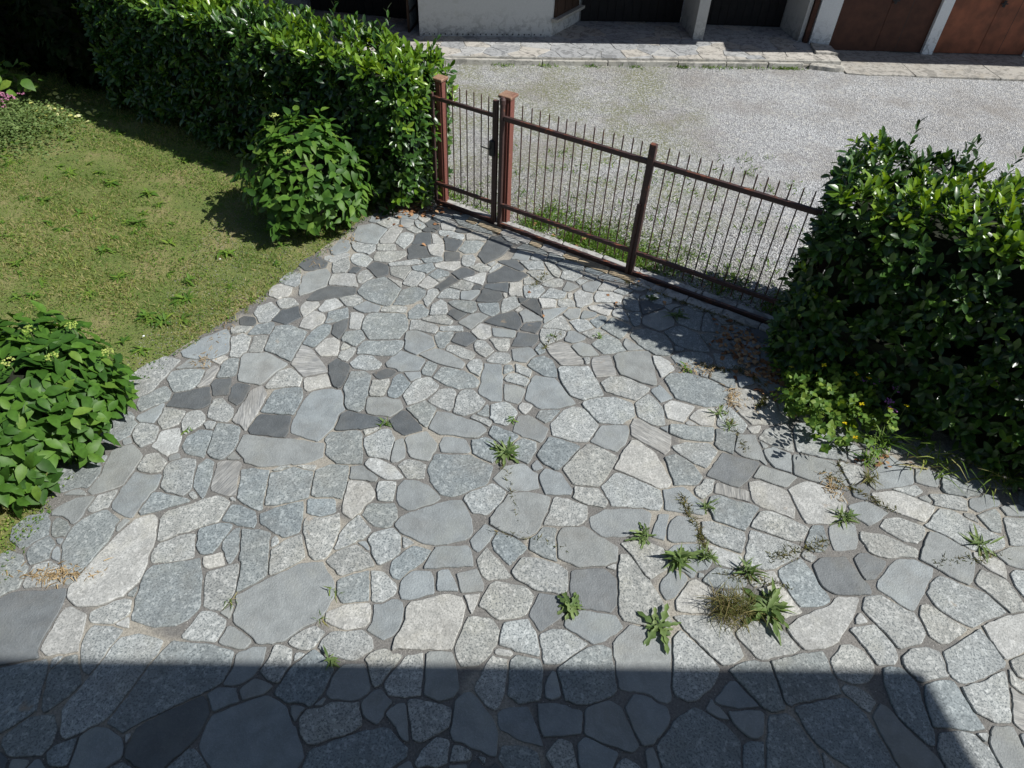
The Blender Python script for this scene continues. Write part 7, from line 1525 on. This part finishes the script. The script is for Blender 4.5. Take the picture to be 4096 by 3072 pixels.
mm, nn_, ll_, bb_ = newmat('pebble'); ll_.new(ramp(nn_, ll_, rnd(nn_, ll_), [(0, (.1, .095, .085)), (.5, (.27, .26, .24)), (.85, (.45, .44, .42)), (1, (.7, .69, .66))]), bb_.inputs['Base Color']); bb_.inputs['Roughness'].default_value = .85; M_PEB = mm
joint_grit()
# celandine in front of the right hedge
def celandine():
    p = empty('yellow_flower_plant', (3.2, 4.95, 0), 'leafy plant with small yellow flowers at the foot of the right hedge', 'plant')
    n = 300; x = rng.normal(3.17, .3, n); y = rng.normal(4.95, .26, n); ok = (x > 2.62) & ((x - 2.7) * -.75 + 5.35 > y - .45); x, y = x[ok], y[ok]; n = len(x)
    B = np.stack([x, y, rng.uniform(.05, .36, n)], 1); A = rng.normal(0, .5, (n, 3)) + [-.25, -.3, .8]
    lo_, Lv, Nv, S_, O_ = shoot_leaves(B, A, 7, 1.2, np.full(n, .062), np.full(n, .1), .2, True)
    M_ = frames(lo_, Lv, Nv, S_, S_ * 1.5); M_[:, :3, 3] -= [3.2, 4.95, 0]
    scatter('foliage', OVA, rng.integers(0, 2, len(M_)), M_, rng.random(len(M_)), M_CLOVER, p, kind='stuff')
    st = MB()
    fl = [(2.76, 5.13, .38), (2.98, 5.3, .5), (3.1, 5.35, .5), (3.02, 5.05, .5), (3.3, 4.95, .5), (3.42, 4.92, .48), (3.28, 4.62, .42), (3.0, 4.62, .3), (3.2, 4.35, .25), (3.55, 4.6, .4), (3.12, 4.48, .3), (3.25, 5.2, .55), (3.68, 4.6, .45)]
    for q in fl:
        mb = MB()
        for k in range(4):
            a = k * 1.57 + .3; c, s_ = math.cos(a), math.sin(a)
            mb.add(([(0, 0, 0), (c * .018 - s_ * .01, s_ * .018 + c * .01, .004), (c * .028, s_ * .028, .002), (c * .018 + s_ * .01, s_ * .018 - c * .01, .004)], [(0, 3, 2, 1)]))
        o = add('flower', mb.mesh(), M_YELLOW, p, (q[0] - 3.2, q[1] - 4.95, q[2])); o.rotation_euler = (random.uniform(-.5, .3), random.uniform(-.4, .4), random.uniform(0, 6))
        st.add(tube((q[0] - 3.2 + .03, q[1] - 4.95 + .03, 0), (q[0] - 3.2, q[1] - 4.95, q[2]), .0025, 4))
    add('stem', st.mesh(), M_STEM, p)
celandine()
def purple():
    p = empty('purple_flower_plant', (3.6, 4.85, 0), 'purple flowers in the shade of the right hedge, beside the yellow ones', 'plant')
    st = MB()
    for x, y, z in ((3.5, 4.9, .45), (3.66, 4.82, .45), (3.58, 4.7, .4), (3.6, 4.62, .36), (3.42, 4.98, .4)):
        mb = MB()
        for _ in range(14): mb.add(blob((random.gauss(0, .018), random.gauss(0, .018), random.gauss(0, .01)), .009, 1, .8, .3))
        add('flower', mb.mesh(), M_PURPLE, p, (x - 3.6, y - 4.85, z)); st.add(tube((x - 3.6, y - 4.85, 0), (x - 3.6, y - 4.85, z), .003, 4))
    add('stem', st.mesh(), M_STEM, p)
purple()
rosette('long_grass', 'arching long bladed grass at the foot of the right hedge, right of the yellow flowers', 'grass', 3.58, 4.5, BLADE, 60, .36, M_CLOVER, .6, None, .5, layers=3)
rosette('long_grass', 'dark long grass in the hedge shade at the right', 'grass', 4.0, 4.25, BLADE, 60, .34, M_GRASS, .6, None, .5, layers=4)
rosette('long_grass', 'dark long grass in the hedge shade near the right edge', 'grass', 4.5, 4.1, BLADE, 60, .34, M_GRASS, .6, None, .5, layers=4, seed=3)
# far left flower bed
def bed():
    p = empty('pink_flower_plant', (-8.45, 10.55, 0), 'broad lobed leaves above pink flowers at the far left of the lawn', 'plant')
    n = 80; B = np.stack([rng.normal(-.2, .38, n), rng.normal(.5, .22, n), rng.uniform(.25, .55, n)], 1); a = rng.uniform(0, 6.28, n)
    s_ = rng.uniform(.14, .24, n); scatter('broad_leaves', HYD, rng.integers(0, 3, n), frames(B, np.stack([np.cos(a), np.sin(a), -.2 + 0 * a], 1), rng.normal(0, .25, (n, 3)) + [.1, -.2, 1], s_, s_ * 1.4), rng.random(n), M_CLOVER, p)
    for k in range(16):
        mb = MB()
        for _ in range(9): mb.add(blob((random.gauss(0, .025), random.gauss(0, .025), random.gauss(0, .012)), .014, 1, .7, .3))
        add('flower', mb.mesh(), M_PINK, p, (random.gauss(0, .28), random.gauss(-.05, .12), random.uniform(.2, .3)))
    n = 5200; x = rng.normal(-8.0, .55, n); y = rng.normal(10.0, .5, n); z = rng.uniform(.02, .24, n) * np.clip(1.3 - ((x + 8) ** 2 + (y - 10) ** 2) / 1.2, .15, 1)
    a = rng.uniform(0, 6.28, n); s_ = rng.uniform(.025, .05, n)
    scatter('leafy_ground_cover', OVA, rng.integers(0, 2, n), frames(np.stack([x, y, z], 1), np.stack([np.cos(a), np.sin(a), 0 * a], 1), rng.normal(0, .35, (n, 3)) + [0, 0, 1], s_, s_ * 1.4), rng.random(n), M_WEED, kind='stuff')
bed()
# broadleaf rosettes in the lawn
for i, (x, y) in enumerate([(-4.04, 5.81), (-3.6, 7.06), (-3.82, 6.47), (-4.88, 7.62), (-5.06, 8.36), (-5.04, 6.98), (-3.73, 6.15), (-3.85, 5.74), (-5.66, 8.57)]):
    rosette('lawn_plantain', ['low green rosette in the lawn nearest the hydrangea with flower heads', 'green rosette in the lawn left of the round hydrangea', 'green rosette in the middle of the lawn edge', 'green rosette far up the lawn',
        'rosette in the lawn close to the hedge shadow', 'pale rosette on the brownish middle of the lawn', 'rosette near the paving edge of the lawn', 'rosette touching its neighbour near the lawn edge', 'farthest rosette in the lawn'][i], 'weed', x, y, SPEAR, 26, .13, M_CLOVER, .5, 'broad leaved rosettes in the lawn', 1.7, seed=i)
def lawn_weeds():
    B = []; 
    for _ in range(170):
        x, y = random.uniform(-8.5, -2.2), random.uniform(3, 11); k = random.randint(7, 16)
        if not in_lawn(np.array([x]), np.array([y]))[0]: continue
        B.append(np.c_[np.full(k, x) + rng.normal(0, .012, k), np.full(k, y) + rng.normal(0, .012, k), np.full(k, .012), np.full(k, random.uniform(.05, .12))])
    B = np.concatenate(B); n = len(B); a = rng.uniform(0, 6.28, n); el = rng.uniform(.1, .7, n); L = np.stack([np.cos(a) * np.cos(el), np.sin(a) * np.cos(el), np.sin(el)], 1)
    s_ = B[:, 3] * rng.uniform(.7, 1.1, n); scatter('broad_lawn_leaves', SPEAR, rng.integers(0, 2, n), frames(B[:, :3], L, np.array([0, 0, 1.]) + 0 * L, s_, s_ * 1.6), rng.random(n), M_CLOVER, kind='stuff')
lawn_weeds()
# fallen things
def fallen(name, pts_, n, size, temps, mat, z=.02, flat=.3):
    P = []
    for (x, y, sx, sy), k in zip(pts_, n): P.append(np.c_[rng.normal(x, sx, k), rng.normal(y, sy, k), rng.uniform(z, z + .02, k)])
    P = np.concatenate(P); k = len(P); a = rng.uniform(0, 6.28, k); s_ = rng.uniform(.6, 1.2, k) * size
    scatter(name, temps, rng.integers(0, len(temps), k), frames(P, np.stack([np.cos(a), np.sin(a), rng.normal(0, .15, k)], 1), rng.normal(0, flat, (k, 3)) + [0, 0, 1], s_, s_ * 1.3), rng.random(k), mat, kind='stuff')
fallen('fallen_petals', [(-7.4, 10.85, .4, .25), (-7.0, 10.6, .3, .2), (-7.6, 11.2, .25, .15)], [26, 14, 16], .075, OVA, M_PETAL, .04)
fallen('dead_leaves', [(-1.43, 8.27, .13, .06), (-1.3, 8.42, .2, .08), (-1.75, 8.15, .2, .1), (-1.5, 7.8, .3, .2), (2.45, 5.85, .12, .2), (2.75, 5.5, .15, .2), (2.9, 5.3, .1, .2), (3.5, 4.25, .1, .05), (1.6, 6.75, .6, .3), (.6, 7.9, .4, .2)], [60, 50, 12, 8, 130, 160, 90, 12, 22, 14], .06, OVA, M_LITTER)
fallen('dry_grass_litter', [(-3.5, 2.66, .12, .03), (-3.42, 2.72, .15, .04), (1.95, 5.42, .12, .05), (2.25, 5.05, .04, .08), (2.3, 4.95, .1, .06), (2.95, 3.95, .05, .07), (-2.45, 7.1, .08, .12), (-2.2, 7.5, .1, .1), (-3.2, 5.15, .06, .06), (-3.15, 5.6, .1, .15)], [120, 70, 90, 60, 30, 80, 30, 30, 50, 30], .06, BLADE, M_STRAW)
def heap():
    p = empty('twig_heap', (-1.42, 8.42, 0), 'heap of dead twigs at the foot of the red post by the left hedge', 'twigs'); mb = MB()
    for _ in range(160):
        a = random.uniform(0, 3.14); x, y = random.gauss(0, .13), random.gauss(0, .06); L = random.uniform(.06, .2); h = random.uniform(.01, .16)
        mb.add(tube((x, y, h), (x + L * math.cos(a), y - abs(L * math.sin(a)) * .7, max(.01, h - random.uniform(0, .12))), .003, 4, .0015))
    for q in (((-.1, -.1, .05), (-.75, -.32, .02)), ((0, -.1, .04), (-.5, -.42, .02)), ((-.2, 0, .06), (-.6, -.2, .02))): mb.add(tube(*q, .006, 5, .003))
    add('twigs', mb.mesh(), M_TWIG, p)
heap()
# green strip and small weeds in the gravel along the gate
def gravel_green():
    n = 17000; s_ = rng.uniform(-.1, 5.2, n); o_ = -.17 - np.abs(rng.normal(0, .34, n)); P = np.zeros((n, 3)); P[:, :2] = GA + GD * s_[:, None] + GN * o_[:, None]
    pat = vnoise(P, 3, 31); k = rng.random(n) < np.clip(.45 + pat * 1.2, .06, 1); P = P[k]
    Q = np.concatenate([np.c_[rng.normal(x, .07, 12), rng.normal(y, .07, 12), np.zeros(12)] for x, y in zip(rng.uniform(-.5, 4.2, 150), rng.uniform(6.8, 10.5, 150)) if (np.array([x, y]) - GA) @ GN < -.2])
    kk = np.concatenate([np.c_[rng.normal(x, .12, 60), edge_y(x) - .12 + rng.normal(0, .04, 60), np.zeros(60)] for x in (3.0, 3.5, 3.75, 4.1, 4.5, 4.95, 5.1, 5.2, 1.2, 2.0, -.5, .3)])
    P = np.concatenate([P, Q, kk]); n = len(P); a = rng.uniform(0, 6.28, n); h = rng.uniform(.03, .075, n)
    scatter('gravel_grass', BLADE, rng.integers(0, 2, n), frames(P, unit(np.stack([np.cos(a), np.sin(a), rng.uniform(.2, 1.5, n)], 1)), rng.normal(0, 1, (n, 3)), h, h * 2.2), rng.random(n), M_CLOVER, kind='stuff')
    # loose stones of the gravel near the gate
    K = 16000; s_ = rng.uniform(-.3, 5.3, K); o_ = -.15 - np.abs(rng.normal(0, .9, K)); P = np.zeros((K, 3)); P[:, :2] = GA + GD * s_[:, None] + GN * o_[:, None]
    sz = rng.uniform(.006, .013, K); d = unit(rng.normal(0, 1, (K, 3)) * [1, 1, .3])
    oc = (np.array([(1, 0, 0), (-1, .2, 0), (0, .8, .1), (.1, -.8, 0), (0, 0, .6), (0, 0, -.6)]), [(0, 2, 4), (2, 1, 4), (1, 3, 4), (3, 0, 4), (2, 0, 5), (1, 2, 5), (3, 1, 5), (0, 3, 5)])
    scatter('loose_gravel', [oc], np.zeros(K, int), frames(P, d, rng.normal(0, .3, (K, 3)) + [0, 0, 1], sz), rng.random(K), M_PEB, kind='stuff')
mm, nn_, ll_, bb_ = newmat('pebble'); ll_.new(ramp(nn_, ll_, rnd(nn_, ll_), [(0, (.15, .145, .14)), (.5, (.32, .31, .3)), (.85, (.45, .44, .42)), (1, (.7, .69, .66))]), bb_.inputs['Base Color']); bb_.inputs['Roughness'].default_value = .85; M_PEB = mm
gravel_green()
# small white daisies in the lawn
for x, y, lb in ((-3.92, 5.45, 'tiny white daisy in the lawn nearest the hydrangea with flower heads'), (-3.6, 6.9, 'tiny white daisy in the lawn left of the round hydrangea')):
    p = empty('daisy', (x, y, 0), lb, 'flower'); add('flower', MB().add(blob((0, 0, .05), .013, 1, .4, .1)).mesh(), M_WHITE, p); add('stem', MB().add(tube((0, 0, 0), (0, 0, .05), .002, 4)).mesh(), M_STEM, p)
